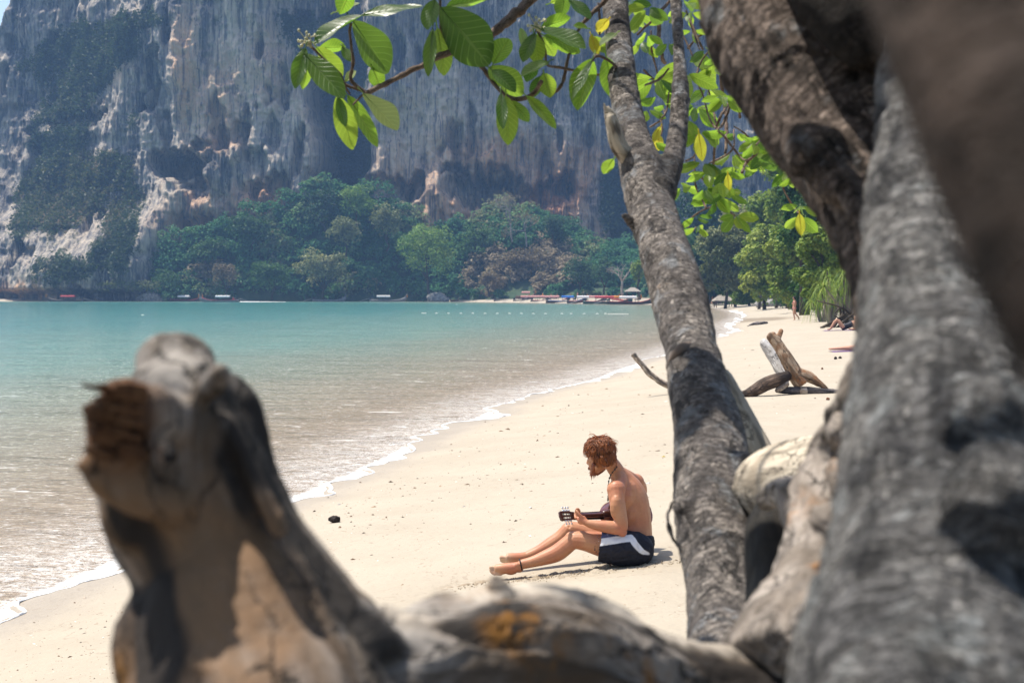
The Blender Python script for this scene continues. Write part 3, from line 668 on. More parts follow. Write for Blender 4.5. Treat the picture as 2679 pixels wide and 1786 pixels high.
# low loop of root bark on the left edge
lp = limb([(1772, 1300, 2.95, 20), (1752, 1330, 2.93, 18), (1748, 1368, 2.92, 20), (1762, 1410, 2.92, 22), (1786, 1440, 2.92, 24)], 16); mb.tube(lp[:, :3], lp[:, 3], 10)
def disp_a(co, uv, nr):
    k = .006 * fbm(uv * np.array([6, 6, 4]), 4, 71) + .007 * fbm(uv * np.array([3.5, 3.5, 2.2]), 2, 70) + .0022 * ridged(uv * np.array([14, 14, 40]), 3, 72) + .0018 * fbm(uv * 60, 3, 73)
    k -= .022 * near(co, P(1775, 950, 3.5), .035) 
    return k
def cav_a(co, uv, nr, d): return np.clip(sstep(.40, .62, fbm(uv * np.array([5, 5, 3.2]), 3, 77)) * .7 + .9 * near(co, P(1770, 960, 3.5), .03), 0, 1)
trunk = skin('trunk', mb, [ta, tb, sn], bark_a, .0100, tree, disp_a, 4, 1, cav_a); trunk['label'] = 'slim grey forked trunk'
# a flap of bark peeling round the trunk
def peel():
    mb = MB(); n = 26; c = ta[np.argmin(np.abs(ta[:, 1] - 3.66))]
    rows = []
    for i in range(n):
        t = i / (n - 1); px = 1748 + 62 * t; py = 962 - 62 * math.sin(t * 1.55) ** .8 ; dd = 3.60 - .035 * math.sin(t * math.pi)
        rows.append((*P(px, py, dd), M(5 + 9 * math.sin(t * math.pi), 3.6)))
    r = np.array(rows); mb.tube(r[:, :3], r[:, 3], 8); o = mb.build('bark_flap', bark_b); o.parent = tree; o.matrix_parent_inverse = Matrix.Translation(-tree.location)
peel()
# torn grey stub: splintered shards
def shards(name, a, bdir, r, n, L, mat, parent, seed):
    rng = np.random.default_rng(seed); mb = MB(); d = Vector(bdir).normalized(); u = d.orthogonal().normalized(); w = d.cross(u)
    for k in range(n):
        th = k * 2 * math.pi / n + rng.normal(0, .2); rr = r * (.45 + .5 * rng.random()); b0 = Vector(a) + (u * math.cos(th) + w * math.sin(th)) * rr * .7
        l = L * (.35 + .75 * rng.random()); tip = b0 + d * l + (u * math.cos(th) + w * math.sin(th)) * r * .15 * rng.normal()
        pts = [b0 - d * L * .4, b0, b0.lerp(tip, .6), tip]; mb.tube(spline([tuple(p) for p in pts], 7), np.linspace(1, .12, 7) * r * (.38 + .3 * rng.random()), 6)
    co, nr, F = organic(mb, max(r * .10, .0022), 1, 1); uv = axis_uv(co, [np.array([[*(Vector(a) - d * L)], [*a], [*(Vector(a) + d * L)]])])
    dd = r * .12 * fbm(uv * np.array([80, 80, 25]), 3, seed); o = obj(name, co + nr * dd[:, None], F, mat, None, True, {'tuv': uv * 2, 'cav': sstep(.2, .6, fbm(uv * 40, 3, seed + 1)) * .8})
    if parent is not None: o.parent = parent; o.matrix_parent_inverse = Matrix.Translation(-parent.location)
    return o
mb = MB(); mb.tube(st[:, :3], st[:, 3], 14)
for k, (dx, dy) in enumerate(((-14, -34), (-2, -26), (8, -16), (-10, -20), (2, -8))):
    s2 = limb([(1604 + dx * .4, 345, 4.585, 24), (1600 + dx * .8, 312, 4.575 , 18), (1594 + dx, 300 + dy * .9, 4.57, 4)], 8); mb.tube(s2[:, :3], s2[:, 3], 7)
stub = skin('broken_stub', mb, [st], pale_w, .0042, tree, lambda c, u, n: .004 * fbm(u * np.array([60, 60, 16]), 4, 5), 2, 1, lambda c, u, n, d: sstep(.1, .5, fbm(u * np.array([40, 40, 12]), 3, 6)) * .9)
stub['label'] = 'pale splintered stub of a broken limb'

# --- thick limb sweeping up to the left
b1 = limb([(2360, 1250, 1.75, 330), (2350, 1000, 1.85, 225), (2352, 850, 1.95, 215), (2335, 700, 2.05, 235), (2305, 560, 2.15, 290), (2262, 430, 2.22, 345), (2180, 280, 2.3, 385), (2078, 120, 2.38, 395), (2025, 0, 2.45, 375), (1985, -160, 2.55, 340), (1910, -420, 2.8, 300)], 90)
mb = MB(); mb.tube(b1[:, :3], b1[:, 3], 40)
for kx, ky, kd, kr in ((2130, 390, 2.12, 90), (2190, 470, 2.1, 70), (2270, 200, 2.2, 110), (2340, 640, 1.98, 80), (1930, 40, 2.4, 90), (2290, 960, 1.85, 40), (2270, 1060, 1.82, 60)):
    mb.ell(P(kx, ky, kd), M(kr, kd), n=14)
fold = limb([(2020, 270, 2.17, 34), (2075, 335, 2.13, 62), (2135, 395, 2.10, 80), (2190, 450, 2.08, 76), (2235, 540, 2.04, 56), (2265, 620, 2.0, 46), (2290, 700, 1.96, 40)], 30); mb.tube(fold[:, :3], fold[:, 3], 12)
HOL = [P(2195, 175, 2.14), P(2225, 205, 2.12)]
def disp_b(co, uv, nr):
    k = .010 * fbm(uv * np.array([4, 4, 3]), 3, 81) + .0055 * ridged(uv * np.array([7, 7, 30]) + .6 * fbm(uv * 9, 2, 80)[:, None], 3, 82) + .0018 * fbm(uv * 70, 3, 83)
    for h in HOL: k -= .045 * near(co, h, .045)
    return k
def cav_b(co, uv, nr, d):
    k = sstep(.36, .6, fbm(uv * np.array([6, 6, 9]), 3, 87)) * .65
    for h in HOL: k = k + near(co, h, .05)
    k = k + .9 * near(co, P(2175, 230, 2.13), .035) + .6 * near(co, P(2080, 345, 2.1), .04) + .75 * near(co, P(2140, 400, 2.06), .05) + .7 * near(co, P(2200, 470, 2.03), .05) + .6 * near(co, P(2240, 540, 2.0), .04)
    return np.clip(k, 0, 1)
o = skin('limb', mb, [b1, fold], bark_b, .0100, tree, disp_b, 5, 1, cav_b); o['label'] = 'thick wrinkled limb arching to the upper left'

# --- the big near trunk on the right
b2 = limb([(2420, 2250, 1.00, 900), (2440, 1786, 1.12, 760), (2460, 1500, 1.2, 640), (2480, 1250, 1.27, 560), (2480, 1050, 1.36, 500), (2470, 880, 1.45, 440), (2450, 700, 1.56, 370), (2430, 520, 1.68, 300), (2420, 380, 1.78, 250), (2420, 230, 1.9, 230), (2440, 60, 2.05, 230), (2480, -200, 2.3, 210), (2540, -500, 2.6, 190)], 110)
mb = MB(); mb.tube(b2[:, :3], b2[:, 3], 48)
for kx, ky, kd, kr in ((2330, 1560, 1.12, 180), (2200, 1700, 1.2, 150), (2560, 1080, 1.2, 120), (2600, 1300, 1.1, 160), (2330, 1200, 1.28, 70), (2520, 800, 1.4, 90), (2290, 1330, 1.25, 60)):
    mb.ell(P(kx, ky, kd), M(kr, kd), n=14)
def disp_c(co, uv, nr):
    k = .011 * fbm(uv * np.array([5, 5, 4]), 4, 91) + .0058 * ridged(uv * np.array([6, 6, 26]) + .6 * fbm(uv * 9, 2, 90)[:, None], 3, 92) + .0016 * fbm(uv * 80, 3, 93)
    for q, r, a in ((P(2505, 1160, 1.17), .022, .016), (P(2330, 1290, 1.2), .02, .014), (P(2560, 1000, 1.2), .018, .012)): k -= a * near(co, q, r)
    return k
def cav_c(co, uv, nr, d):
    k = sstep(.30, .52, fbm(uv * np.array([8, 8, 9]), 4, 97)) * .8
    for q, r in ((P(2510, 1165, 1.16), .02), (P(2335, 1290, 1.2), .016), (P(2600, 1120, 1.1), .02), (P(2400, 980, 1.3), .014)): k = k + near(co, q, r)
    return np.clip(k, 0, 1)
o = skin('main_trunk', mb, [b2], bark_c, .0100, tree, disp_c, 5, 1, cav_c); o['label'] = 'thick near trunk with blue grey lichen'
# --- limb close overhead, upper right
c1 = limb([(2330, -900, .50, 700), (2560, -300, .47, 720), (2700, 60, .45, 760), (2850, 420, .44, 800), (3040, 800, .43, 800), (3300, 1300, .45, 800), (3700, 2100, .52, 800), (4300, 3600, .70, 700), (4900, 5600, .95, 600)], 90)
mb = MB(); mb.tube(c1[:, :3], c1[:, 3], 32)
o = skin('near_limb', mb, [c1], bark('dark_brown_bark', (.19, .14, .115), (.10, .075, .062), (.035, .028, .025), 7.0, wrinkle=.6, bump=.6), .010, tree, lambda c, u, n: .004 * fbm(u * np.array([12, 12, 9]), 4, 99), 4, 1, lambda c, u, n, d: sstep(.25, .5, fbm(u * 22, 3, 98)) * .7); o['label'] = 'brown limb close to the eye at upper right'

# added limb closing the gap overhead, its deep shadow put into the colour
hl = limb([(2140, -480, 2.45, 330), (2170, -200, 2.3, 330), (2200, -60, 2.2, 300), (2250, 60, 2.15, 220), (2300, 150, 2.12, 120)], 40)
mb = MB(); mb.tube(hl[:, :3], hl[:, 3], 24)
o = skin('limb', mb, [hl], bark_b, .010, tree, lambda c, u, n: .012 * fbm(u * np.array([7, 7, 4]), 3, 95), 4, 1, lambda c, u, n, d: np.clip(.92 + .2 * fbm(u * 9, 2, 96), 0, 1)); o['label'] = 'added limb coloured as deep shadow between the thick limb and the near trunk'
# --- decayed root crown between the two trunks
mb = MB()
r1 = limb([(2275, 960, 1.9, 90), (2235, 1090, 1.95, 130), (2190, 1200, 2.0, 150), (2160, 1320, 1.95, 170), (2150, 1450, 1.85, 190), (2130, 1600, 1.7, 260), (2080, 1800, 1.6, 420)], 50); mb.tube(r1[:, :3], r1[:, 3], 26)
r2 = limb([(2170, 1420, 1.9, 120), (2120, 1320, 2.0, 90), (2080, 1290, 2.05, 70), (2025, 1295, 2.15, 50), (2000, 1310, 2.2, 30)], 24); mb.tube(r2[:, :3], r2[:, 3], 16)
r3 = limb([(2075, 1300, 2.05, 60), (2080, 1350, 1.98, 60), (2100, 1440, 1.9, 70), (2120, 1530, 1.82, 80), (2110, 1620, 1.75, 120)], 24); mb.tube(r3[:, :3], r3[:, 3], 16)
r4 = limb([(2140, 1560, 1.72, 140), (2060, 1620, 1.7, 110), (2000, 1700, 1.68, 130), (1960, 1800, 1.65, 220), (1950, 1950, 1.6, 330)], 24); mb.tube(r4[:, :3], r4[:, 3], 16)
for kx, ky, kd, kr in ((2215, 1130, 1.88, 50), (2185, 1090, 1.95, 40), (2240, 1250, 1.85, 70), (2190, 1380, 1.78, 60), (2140, 1500, 1.72, 50), (2060, 1650, 1.6, 60), (2150, 1640, 1.55, 90)):
    mb.ell(P(kx, ky, kd), M(kr, kd), n=10)
def disp_r(co, uv, nr): return .013 * fbm(uv * np.array([16, 16, 7]), 4, 101) + .010 * ridged(uv * np.array([34, 34, 12]), 3, 102)
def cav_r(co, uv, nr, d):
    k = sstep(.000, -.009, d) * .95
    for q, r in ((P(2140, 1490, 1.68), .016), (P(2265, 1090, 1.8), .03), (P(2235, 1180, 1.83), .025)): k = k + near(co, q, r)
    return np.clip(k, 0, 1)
def ora_r(co, uv, nr): return np.clip(1.6 * near(co, P(2180, 1470, 1.68), .035) + 1.0 * near(co, P(2155, 1500, 1.68), .03) + .8 * near(co, P(2110, 1400, 1.9), .07) + .6 * near(co, P(2165, 1200, 1.85), .04), 0, 1)
rootw = deadwood('rotten_wood', (.36, .315, .28), (.17, .14, .115), (.028, .024, .022), (.50, .20, .03), 26)
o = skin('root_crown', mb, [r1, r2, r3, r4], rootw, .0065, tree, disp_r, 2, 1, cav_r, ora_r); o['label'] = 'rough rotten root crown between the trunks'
# stem filling the gap, coloured near black for the deep shade inside
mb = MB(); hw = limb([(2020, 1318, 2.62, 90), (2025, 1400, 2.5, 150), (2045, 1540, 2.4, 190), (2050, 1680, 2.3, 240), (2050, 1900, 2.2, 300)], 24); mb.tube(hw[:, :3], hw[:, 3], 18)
o = skin('gap_shade_stem', mb, [hw], deadwood('shade_black_wood', (.030, .025, .018), (.018, .014, .010), (.007, .006, .005), None, 22), .01, tree, lambda c, u, n: .01 * fbm(u * np.array([12, 12, 6]), 3, 5), 3, 1)

# bleached logs lying behind the trunk
def pale_log(name, pts, label, seed, vox=.012, extra=()):
    mb = MB(); l = limb(pts, 40); mb.tube(l[:, :3], l[:, 3], 28)
    for kx, ky, kd, kr in extra: mb.ell(P(kx, ky, kd), M(kr, kd), n=12)
    b0 = Vector(l[0, :3]); o = skin(name, mb, [l], pale_w, vox, None, lambda c, u, n: .010 * fbm(u * np.array([4, 4, 2.5]), 3, seed) + .003 * fbm(u * np.array([30, 30, 5]), 3, seed + 1), 6, 1, lambda c, u, n, d: sstep(.42, .62, fbm(u * np.array([14, 14, 3]), 3, seed + 2)) * .6)
    tag(o, label, 'log'); return o
pale_log('bleached_log', [(2320, 1240, 2.35, 200), (2190, 1240, 2.7, 210), (2085, 1254, 2.9, 214), (2015, 1268, 3.0, 190), (1970, 1280, 3.05, 140)], 'smooth bleached log with rounded end lying between the trunks', 111, .010, ((2140, 1230, 2.72, 70),))
pale_log('bleached_root', [(1880, 985, 4.0, 60), (1915, 1060, 3.95, 72), (1950, 1130, 3.9, 84), (1985, 1210, 3.85, 100), (2010, 1300, 3.8, 120), (2020, 1420, 3.7, 150)], 'speckled bleached root leaning behind the slim trunk', 121)
pale_log('pale_knot', [(2200, 1300, 2.45, 90), (2140, 1300, 2.5, 84), (2100, 1318, 2.52, 60), (2080, 1345, 2.53, 34)], 'small pale rounded knot of wood below the bleached log', 131, .008)

# ------------------------------------------------------------------ weathered stump and log in the foreground
fw = deadwood('weathered_stump_wood', (.30, .275, .255), (.145, .10, .065), (.022, .019, .018), (.25, .11, .02), 20)
def stump():
    y0 = 1.30; mb = MB()
    ax = limb([(690, 2250, 1.16, 820), (680, 1950, 1.2, 740), (640, 1780, 1.23, 620), (600, 1600, 1.26, 510), (568, 1480, 1.28, 430), (505, 1340, 1.29, 450), (475, 1220, 1.30, 440), (470, 1120, 1.30, 390), (470, 1040, 1.30, 300), (464, 955, 1.30, 225)], 60); mb.tube(ax[:, :3], ax[:, 3], 36)
    for kx, ky, kd, rx, rz in ((458, 948, 1.33, 112, 86), (470, 1010, 1.3, 120, 80), (400, 1700, 1.24, 110, 170), (330, 1250, 1.25, 80, 60)):
        mb.ell(P(kx, ky, kd), (M(rx, kd), M((rx + rz) / 2, kd), M(rz, kd)), n=14)
    for kx, ky, kd, rx, rz in ((330, 1130, 1.2, 100, 110), (310, 1230, 1.2, 85, 95), (345, 1340, 1.23, 90, 110)): mb.ell(P(kx, ky, kd), (M(rx, kd), M(rx * .8, kd), M(rz, kd)), n=14)
    rs = random.Random(6)
    for k in range(16):
        x0, y0 = rs.uniform(235, 330), rs.uniform(1010, 1180); l = limb([(x0 + 60, y0 + 14, 1.185, 44), (x0 + 10, y0 + rs.uniform(-8, 8), 1.178, 30), (x0 - rs.uniform(5, 40), y0 + rs.uniform(-34, 18), 1.172, 5)], 8); mb.tube(l[:, :3], l[:, 3], 6)
    def tb_(pts, n=14): l = limb(pts, 16); mb.tube(l[:, :3], l[:, 3], n); return l
    tb_([(470, 1120, 1.24, 130), (400, 1080, 1.21, 140), (330, 1060, 1.19, 130), (285, 1050, 1.18, 96)])
    tb_([(330, 1020, 1.19, 70), (285, 1005, 1.18, 40), (262, 988, 1.18, 14)], 8); tb_([(310, 1080, 1.18, 70), (250, 1072, 1.17, 50), (213, 1072, 1.17, 18)], 8)
    tb_([(300, 1110, 1.18, 70), (262, 1110, 1.17, 40), (236, 1112, 1.17, 20)], 8)
    tb_([(480, 1330, 1.22, 130), (370, 1300, 1.2, 104), (290, 1272, 1.19, 84), (240, 1238, 1.18, 56), (212, 1205, 1.18, 20)])
    tb_([(575, 1000, 1.34, 100), (625, 1060, 1.34, 130), (640, 1160, 1.34, 140), (645, 1270, 1.33, 200), (670, 1400, 1.32, 250), (735, 1540, 1.30, 310), (830, 1680, 1.28, 340), (940, 1800, 1.26, 330)], 20)
    tb_([(545, 1020, 1.25, 70), (572, 985, 1.21, 74), (588, 955, 1.20, 46)])
    tb_([(380, 1150, 1.18, 60), (410, 1190, 1.17, 70), (430, 1250, 1.17, 60)]); tb_([(580, 1090, 1.26, 60), (640, 1180, 1.24, 60), (690, 1300, 1.23, 70), (740, 1400, 1.22, 70)], 10)
    # the log running right along the bottom to the tree
    lg = limb([(640, 1960, 1.22, 480), (860, 1880, 1.27, 440), (1060, 1830, 1.34, 420), (1280, 1790, 1.42, 470), (1500, 1790, 1.5, 460), (1700, 1840, 1.55, 380), (1900, 1890, 1.6, 350), (2080, 1930, 1.62, 420)], 70); mb.tube(lg[:, :3], lg[:, 3], 34)
    rd = limb([(1180, 1605, 1.40, 60), (1290, 1580, 1.43, 70), (1450, 1576, 1.47, 84), (1570, 1600, 1.5, 84), (1670, 1660, 1.53, 80), (1770, 1725, 1.56, 90), (1900, 1745, 1.6, 100), (1990, 1760, 1.64, 110)], 50); mb.tube(rd[:, :3], rd[:, 3], 14)
    tb_([(1290, 1610, 1.42, 60), (1302, 1560, 1.42, 46), (1310, 1530, 1.41, 44)], 10); tb_([(1308, 1540, 1.415, 44), (1296, 1515, 1.41, 36), (1288, 1500, 1.41, 14)], 8)
    tb_([(1690, 1655, 1.5, 60), (1700, 1640, 1.5, 44)], 8); tb_([(900, 1650, 1.28, 90), (990, 1630, 1.32, 70), (1090, 1620, 1.37, 70), (1180, 1590, 1.41, 70)], 10)
    tb_([(960, 1720, 1.3, 160), (1120, 1700, 1.34, 170), (1300, 1690, 1.38, 200), (1480, 1700, 1.43, 200), (1640, 1740, 1.5, 170), (1780, 1800, 1.55, 150)], 20)
    HO = [(P(300, 1145, 1.165), .026, .024), (P(350, 1165, 1.16), .026, .024), (P(400, 1215, 1.16), .026, .024), (P(425, 1260, 1.165), .018, .014), (P(310, 1060, 1.155), .016, .014), (P(275, 1165, 1.16), .016, .014), (P(345, 1100, 1.155), .012, .010), (P(390, 945, 1.235), .016, .012), (P(365, 975, 1.24), .014, .010), (P(320, 1245, 1.13), .014, .010), (P(300, 1050, 1.14), .014, .008), (P(1125, 1660, 1.29), .016, .012)]
    def disp(co, uv, nr):
        k = .0055 * fbm(uv * np.array([16, 16, 9]), 4, 141) * (1 + 1.6 * near(co, P(280, 1140, 1.18), .09) + .8 * sstep(-.2, 0, co[:, 0])) + .0035 * ridged(uv * np.array([30, 30, 8]), 2, 142) * sstep(-.18, .1, co[:, 0] + .12) + .001 * fbm(uv * 110, 2, 143) + .0045 * np.minimum(0, ridged(uv * np.array([24, 24, 2.6]) + .5 * fbm(uv * 10, 2, 144)[:, None], 2, 145)) * (co[:, 0] < -.02)
        for q, r, a in HO: k -= a * near(co, q, r)
        return k
    fl = [tuple(P(a, b, 1.25)) for a, b in ((640, 1080), (665, 1200), (690, 1330), (730, 1440), (790, 1540), (880, 1620))]
    def flank(co):
        m = np.zeros(len(co))
        for q in spline(fl, 18): m = np.maximum(m, near(co, q, .058))
        return np.minimum(1, m * 1.6)
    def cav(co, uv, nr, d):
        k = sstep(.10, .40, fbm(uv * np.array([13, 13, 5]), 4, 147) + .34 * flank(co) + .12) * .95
        for q, r, a in HO: k = k + 1.0 * near(co, q, r * 1.15)  # hollows darkened in colour as well, for the shade inside them
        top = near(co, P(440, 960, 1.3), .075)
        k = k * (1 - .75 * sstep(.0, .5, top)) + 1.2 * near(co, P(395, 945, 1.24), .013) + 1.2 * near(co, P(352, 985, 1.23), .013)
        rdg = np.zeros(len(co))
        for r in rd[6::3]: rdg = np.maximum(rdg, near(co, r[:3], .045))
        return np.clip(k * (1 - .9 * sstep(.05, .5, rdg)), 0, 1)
    def ora(co, uv, nr):
        k = near(co, P(270, 1780, 1.2), .02) + near(co, P(300, 1770, 1.2), .03)
        k = k + near(co, P(1290, 1600, 1.38), .05) * .9 + near(co, P(1420, 1680, 1.36), .06) * 1.0 + near(co, P(1640, 1720, 1.42), .035) * 1.1 + near(co, P(1730, 1770, 1.45), .04) + near(co, P(1340, 1640, 1.36), .05)
        return np.clip(k * sstep(-.12, .14, fbm(co * 38, 4, 149)) * 1.5, 0, 1)
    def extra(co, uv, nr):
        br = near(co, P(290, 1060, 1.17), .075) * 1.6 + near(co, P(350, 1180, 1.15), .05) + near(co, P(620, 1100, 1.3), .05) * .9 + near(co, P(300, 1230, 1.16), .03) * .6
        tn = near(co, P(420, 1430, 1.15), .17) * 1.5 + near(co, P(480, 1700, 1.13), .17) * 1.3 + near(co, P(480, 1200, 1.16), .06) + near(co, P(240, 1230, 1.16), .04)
        pl = np.zeros(len(co))  # log ridge painted pale as sunlit, stump top as sky-lit, front strip pale wood
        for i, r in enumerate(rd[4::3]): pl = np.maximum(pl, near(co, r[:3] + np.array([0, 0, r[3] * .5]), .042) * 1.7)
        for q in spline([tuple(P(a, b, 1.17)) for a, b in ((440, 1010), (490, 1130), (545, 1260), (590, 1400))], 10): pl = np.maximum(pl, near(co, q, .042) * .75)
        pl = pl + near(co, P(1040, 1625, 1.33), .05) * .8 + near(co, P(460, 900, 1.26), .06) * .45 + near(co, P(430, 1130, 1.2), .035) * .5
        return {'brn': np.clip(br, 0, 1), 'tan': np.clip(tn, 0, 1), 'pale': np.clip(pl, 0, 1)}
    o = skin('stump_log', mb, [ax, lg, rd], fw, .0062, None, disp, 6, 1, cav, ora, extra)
    sh = MB(); rs = random.Random(9)
    for k in range(34):
        x0, y0 = rs.uniform(240, 335), rs.uniform(995, 1190); ln = rs.uniform(20, 62); l = limb([(x0 + 50, y0 + 12, 1.172, rs.uniform(22, 34)), (x0, y0, 1.166, rs.uniform(14, 26)), (x0 - ln * .45, y0 - rs.uniform(-5, 10), 1.162, 10), (x0 - ln * .7, y0 - rs.uniform(-4, 16), 1.160, 2)], 8); sh.tube(l[:, :3], l[:, 3], 5)
    sv, sf = sh.arrays(); obj('splinters', sv, sf, deadwood('torn_wood', (.22, .11, .05), (.11, .048, .02), (.03, .016, .01), None, 20), o, False, {'tuv': sv * 3, 'cav': np.zeros(len(sv))})
    tag(o, 'weathered dead stump with gnarled broken top and its log along the bottom', 'stump'); return o
stump()
# ------------------------------------------------------------------ twigs and large leaves of the beach tree
leaf_g = leafmat('green_leaf', (.034, .078, .026), (.38, .54, .055), (.26, .34, .12))
leaf_d = leafmat('dark_leaf', (.020, .056, .026), (.20, .35, .04), (.16, .22, .11), .34, .45)
leaf_p = leafmat('pale_leaf', (.19, .26, .12), (.40, .50, .16), (.42, .46, .22), .5)
leaf_y = leafmat('yellow_leaf', (.50, .40, .04), (.72, .60, .06), (.70, .50, .08), .5)
def leaf_arr(L, W, bend=.25, fold=.35, curl=.0, wav=.0, nl=14, ns=8, seed=0, stalk=True):
    """leaf along +x from the stalk, upper side +z: obovate blade with folded midrib"""
    t = np.linspace(0, 1, nl + 1); s = np.linspace(-1, 1, ns + 1); T, S = np.meshgrid(t, s, indexing='ij')
    w = np.power(np.sin(math.pi * np.clip(T, 0, 1) ** 1.12) + 1e-9, .62); w[-1, :] = .10
    y = S * w * W / 2; a = np.abs(S) * w
    ph = curl * (T - .5)
    z = a * W / 2 * math.sin(fold) + .022 * L * wav * np.sin(T * 9 + S * 2 + seed) * a; y = y * math.cos(fold) 
    y = y * np.cos(ph) 
    x = T * L; z = z - bend * L * (T ** 2) * .5 + S * np.sin(ph) * W / 2 * w
    x = x * (1 - .12 * bend * T)
    v = col3(x.ravel(), y.ravel(), z.ravel()); n = ns + 1; i = np.arange(nl)[:, None] * n; j = np.arange(ns)[None, :]
    q = np.stack([i + j, i + n + j, i + n + j + 1, i + j + 1], -1).reshape(-1, 4)
    if not stalk: return v, [q, np.zeros((0, 3), int)], col3(T.ravel(), S.ravel(), 0 * T.ravel())
    # stalk
    sv, sq, st = tube_arr([(-.16 * L, 0, .02 * L), (-.07 * L, 0, .004), (.06 * L, 0, .002), (.5 * L, 0, -.002 - bend * L * .125), (.95 * L, 0, -bend * L * .45)], [.0028, .0024, .0020, .0013, .0005], 5)
    return np.concatenate([v, sv]), [np.concatenate([q, sq + len(v)]), st + len(v)], np.concatenate([col3(T.ravel(), S.ravel(), 0 * T.ravel()), np.zeros((len(sv), 3))])
def leaf_frame(a, b, face):
    d = (Vector(b) - Vector(a)).normalized(); n = Vector(face); n = (n - d * n.dot(d)).normalized(); y = n.cross(d)
    return Matrix((d, y, n)).transposed(), (Vector(b) - Vector(a)).length
LN = [0]
def put_leaf(parent, a, b, wid, face, mat, bend=.2, fold=.3, curl=.4, flip=False):
    m, L = leaf_frame(a, b, face); LN[0] += 1
    v, f, uv = leaf_arr(L, wid, bend, fold, curl, 1.0, seed=LN[0])
    o = link('leaf', mesh_np('leaf', v, f, mat, True, {'luv': uv}), parent); o.matrix_parent_inverse = Matrix.Translation(-tree.location) if o.parent is tree else Matrix()
    o.matrix_basis = Matrix.Translation(Vector(a)) @ m.to_4x4(); return o
def twig(name, pts, parent, n=None, seg=8):
    rows = [(*P(x, y, d), M(w, d) / 2) for x, y, d, w in pts]; r = spline(rows, n or 8 * len(rows))
    L = np.concatenate([[0], np.cumsum(np.linalg.norm(np.diff(r[:, :3], axis=0), axis=1))])
    r[:, :3] += (.25 * r[:, 3:4]) * np.stack([vnoise(col3(L * 40, 0 * L, 0 * L + k), 7) for k in range(3)], -1)
    v, q, t = tube_arr(r[:, :3], r[:, 3] * (1 + .18 * vnoise(col3(L * 60, 0 * L, 0 * L), 9)), seg); uv = axis_uv(v, [r])
    o = obj(name, v, [q, t], twig_m, None, True, {'tuv': uv, 'cav': np.zeros(len(v))}); o.parent = parent; o.matrix_parent_inverse = Matrix.Translation(-tree.location) if o.parent is tree else Matrix(); return o
def C2(zx, zy): return 750 + zx / 2.6133, zy / 2.6133
def C3(zx, zy): return 1500 + zx / 2.24, zy / 2.24
def c2tw(pts, d0, d1):
    n = len(pts); return [(*C2(x, y), d0 + (d1 - d0) * i / (n - 1), w) for i, (x, y, w) in enumerate(pts)]
br = twig('branch', [(*C2(2050, -420), 5.6, 40), (*C2(1680, -10), 5.45, 26), (*C2(1540, 120), 5.4, 25), (*C2(1390, 235), 5.35, 23), (*C2(1280, 300), 5.3, 21), (*C2(1150, 340), 5.25, 19), (*C2(900, 460), 5.15, 15.5), (*C2(700, 560), 5.1, 14), (*C2(545, 636), 5.05, 13.5)], tree, 60, 12)
br['label'] = 'long bare branch reaching left with leaf rosettes'
def sub(*a, d0=5.1, d1=5.05): return twig('twig', c2tw(a, d0, d1), br)
sub((545, 636, 13), (480, 595, 11), (435, 535, 10), (455, 420, 9), (432, 250, 8), (440, 160, 8))
sub((510, 620, 9), (400, 580, 8), (360, 500, 7), (250, 400, 7), (170, 320, 8), (130, 280, 6))
sub((530, 640, 8), (490, 680, 6), (450, 718, 4)); sub((430, 640, 7), (400, 600, 7), (378, 560, 6))
sub((1150, 335, 10), (1085, 270, 10), (1055, 180, 9), (1050, 20, 8), (1030, -60, 7), d0=5.25, d1=5.15)
sub((1200, 350, 14), (1330, 450, 13), (1440, 600, 12), (1530, 670, 12), (1620, 675, 12), (1700, 630, 11), (1740, 555, 11), d0=5.3, d1=5.1)
t2 = twig('twig', c2tw(((2260, -60, 14), (2150, 30, 12), (2070, 110, 12), (2010, 180, 9), (1960, 260, 7)), 5.2, 5.2), tree)
twig('twig', c2tw(((1935, 350, 8), (1905, 480, 9), (1880, 580, 9), (1810, 652, 7)), 5.2, 5.2), tree)
twig('twig', c2tw(((2270, 470, 10), (2190, 410, 8), (2120, 380, 8), (2090, 420, 6)), 5.0, 4.95), tree)
twig('twig', c2tw(((2110, 505, 7), (2000, 488, 7), (1870, 462, 7), (1780, 440, 7), (1765, 330, 7), (1720, 215, 7), (1700, 170, 7)), 5.2, 5.1), tree)
twig('twig', c2tw(((2110, 505, 7), (2280, 560, 8)), 5.2, 5.2), tree)
twig('twig', c2tw(((2130, 20, 7), (2140, 130, 7), (2140, 240, 6)), 5.2, 5.2), tree)
FB, FD, FS = (.05, -.72, -.70), (-.12, -.62, .78), (-.5, -.8, -.25)
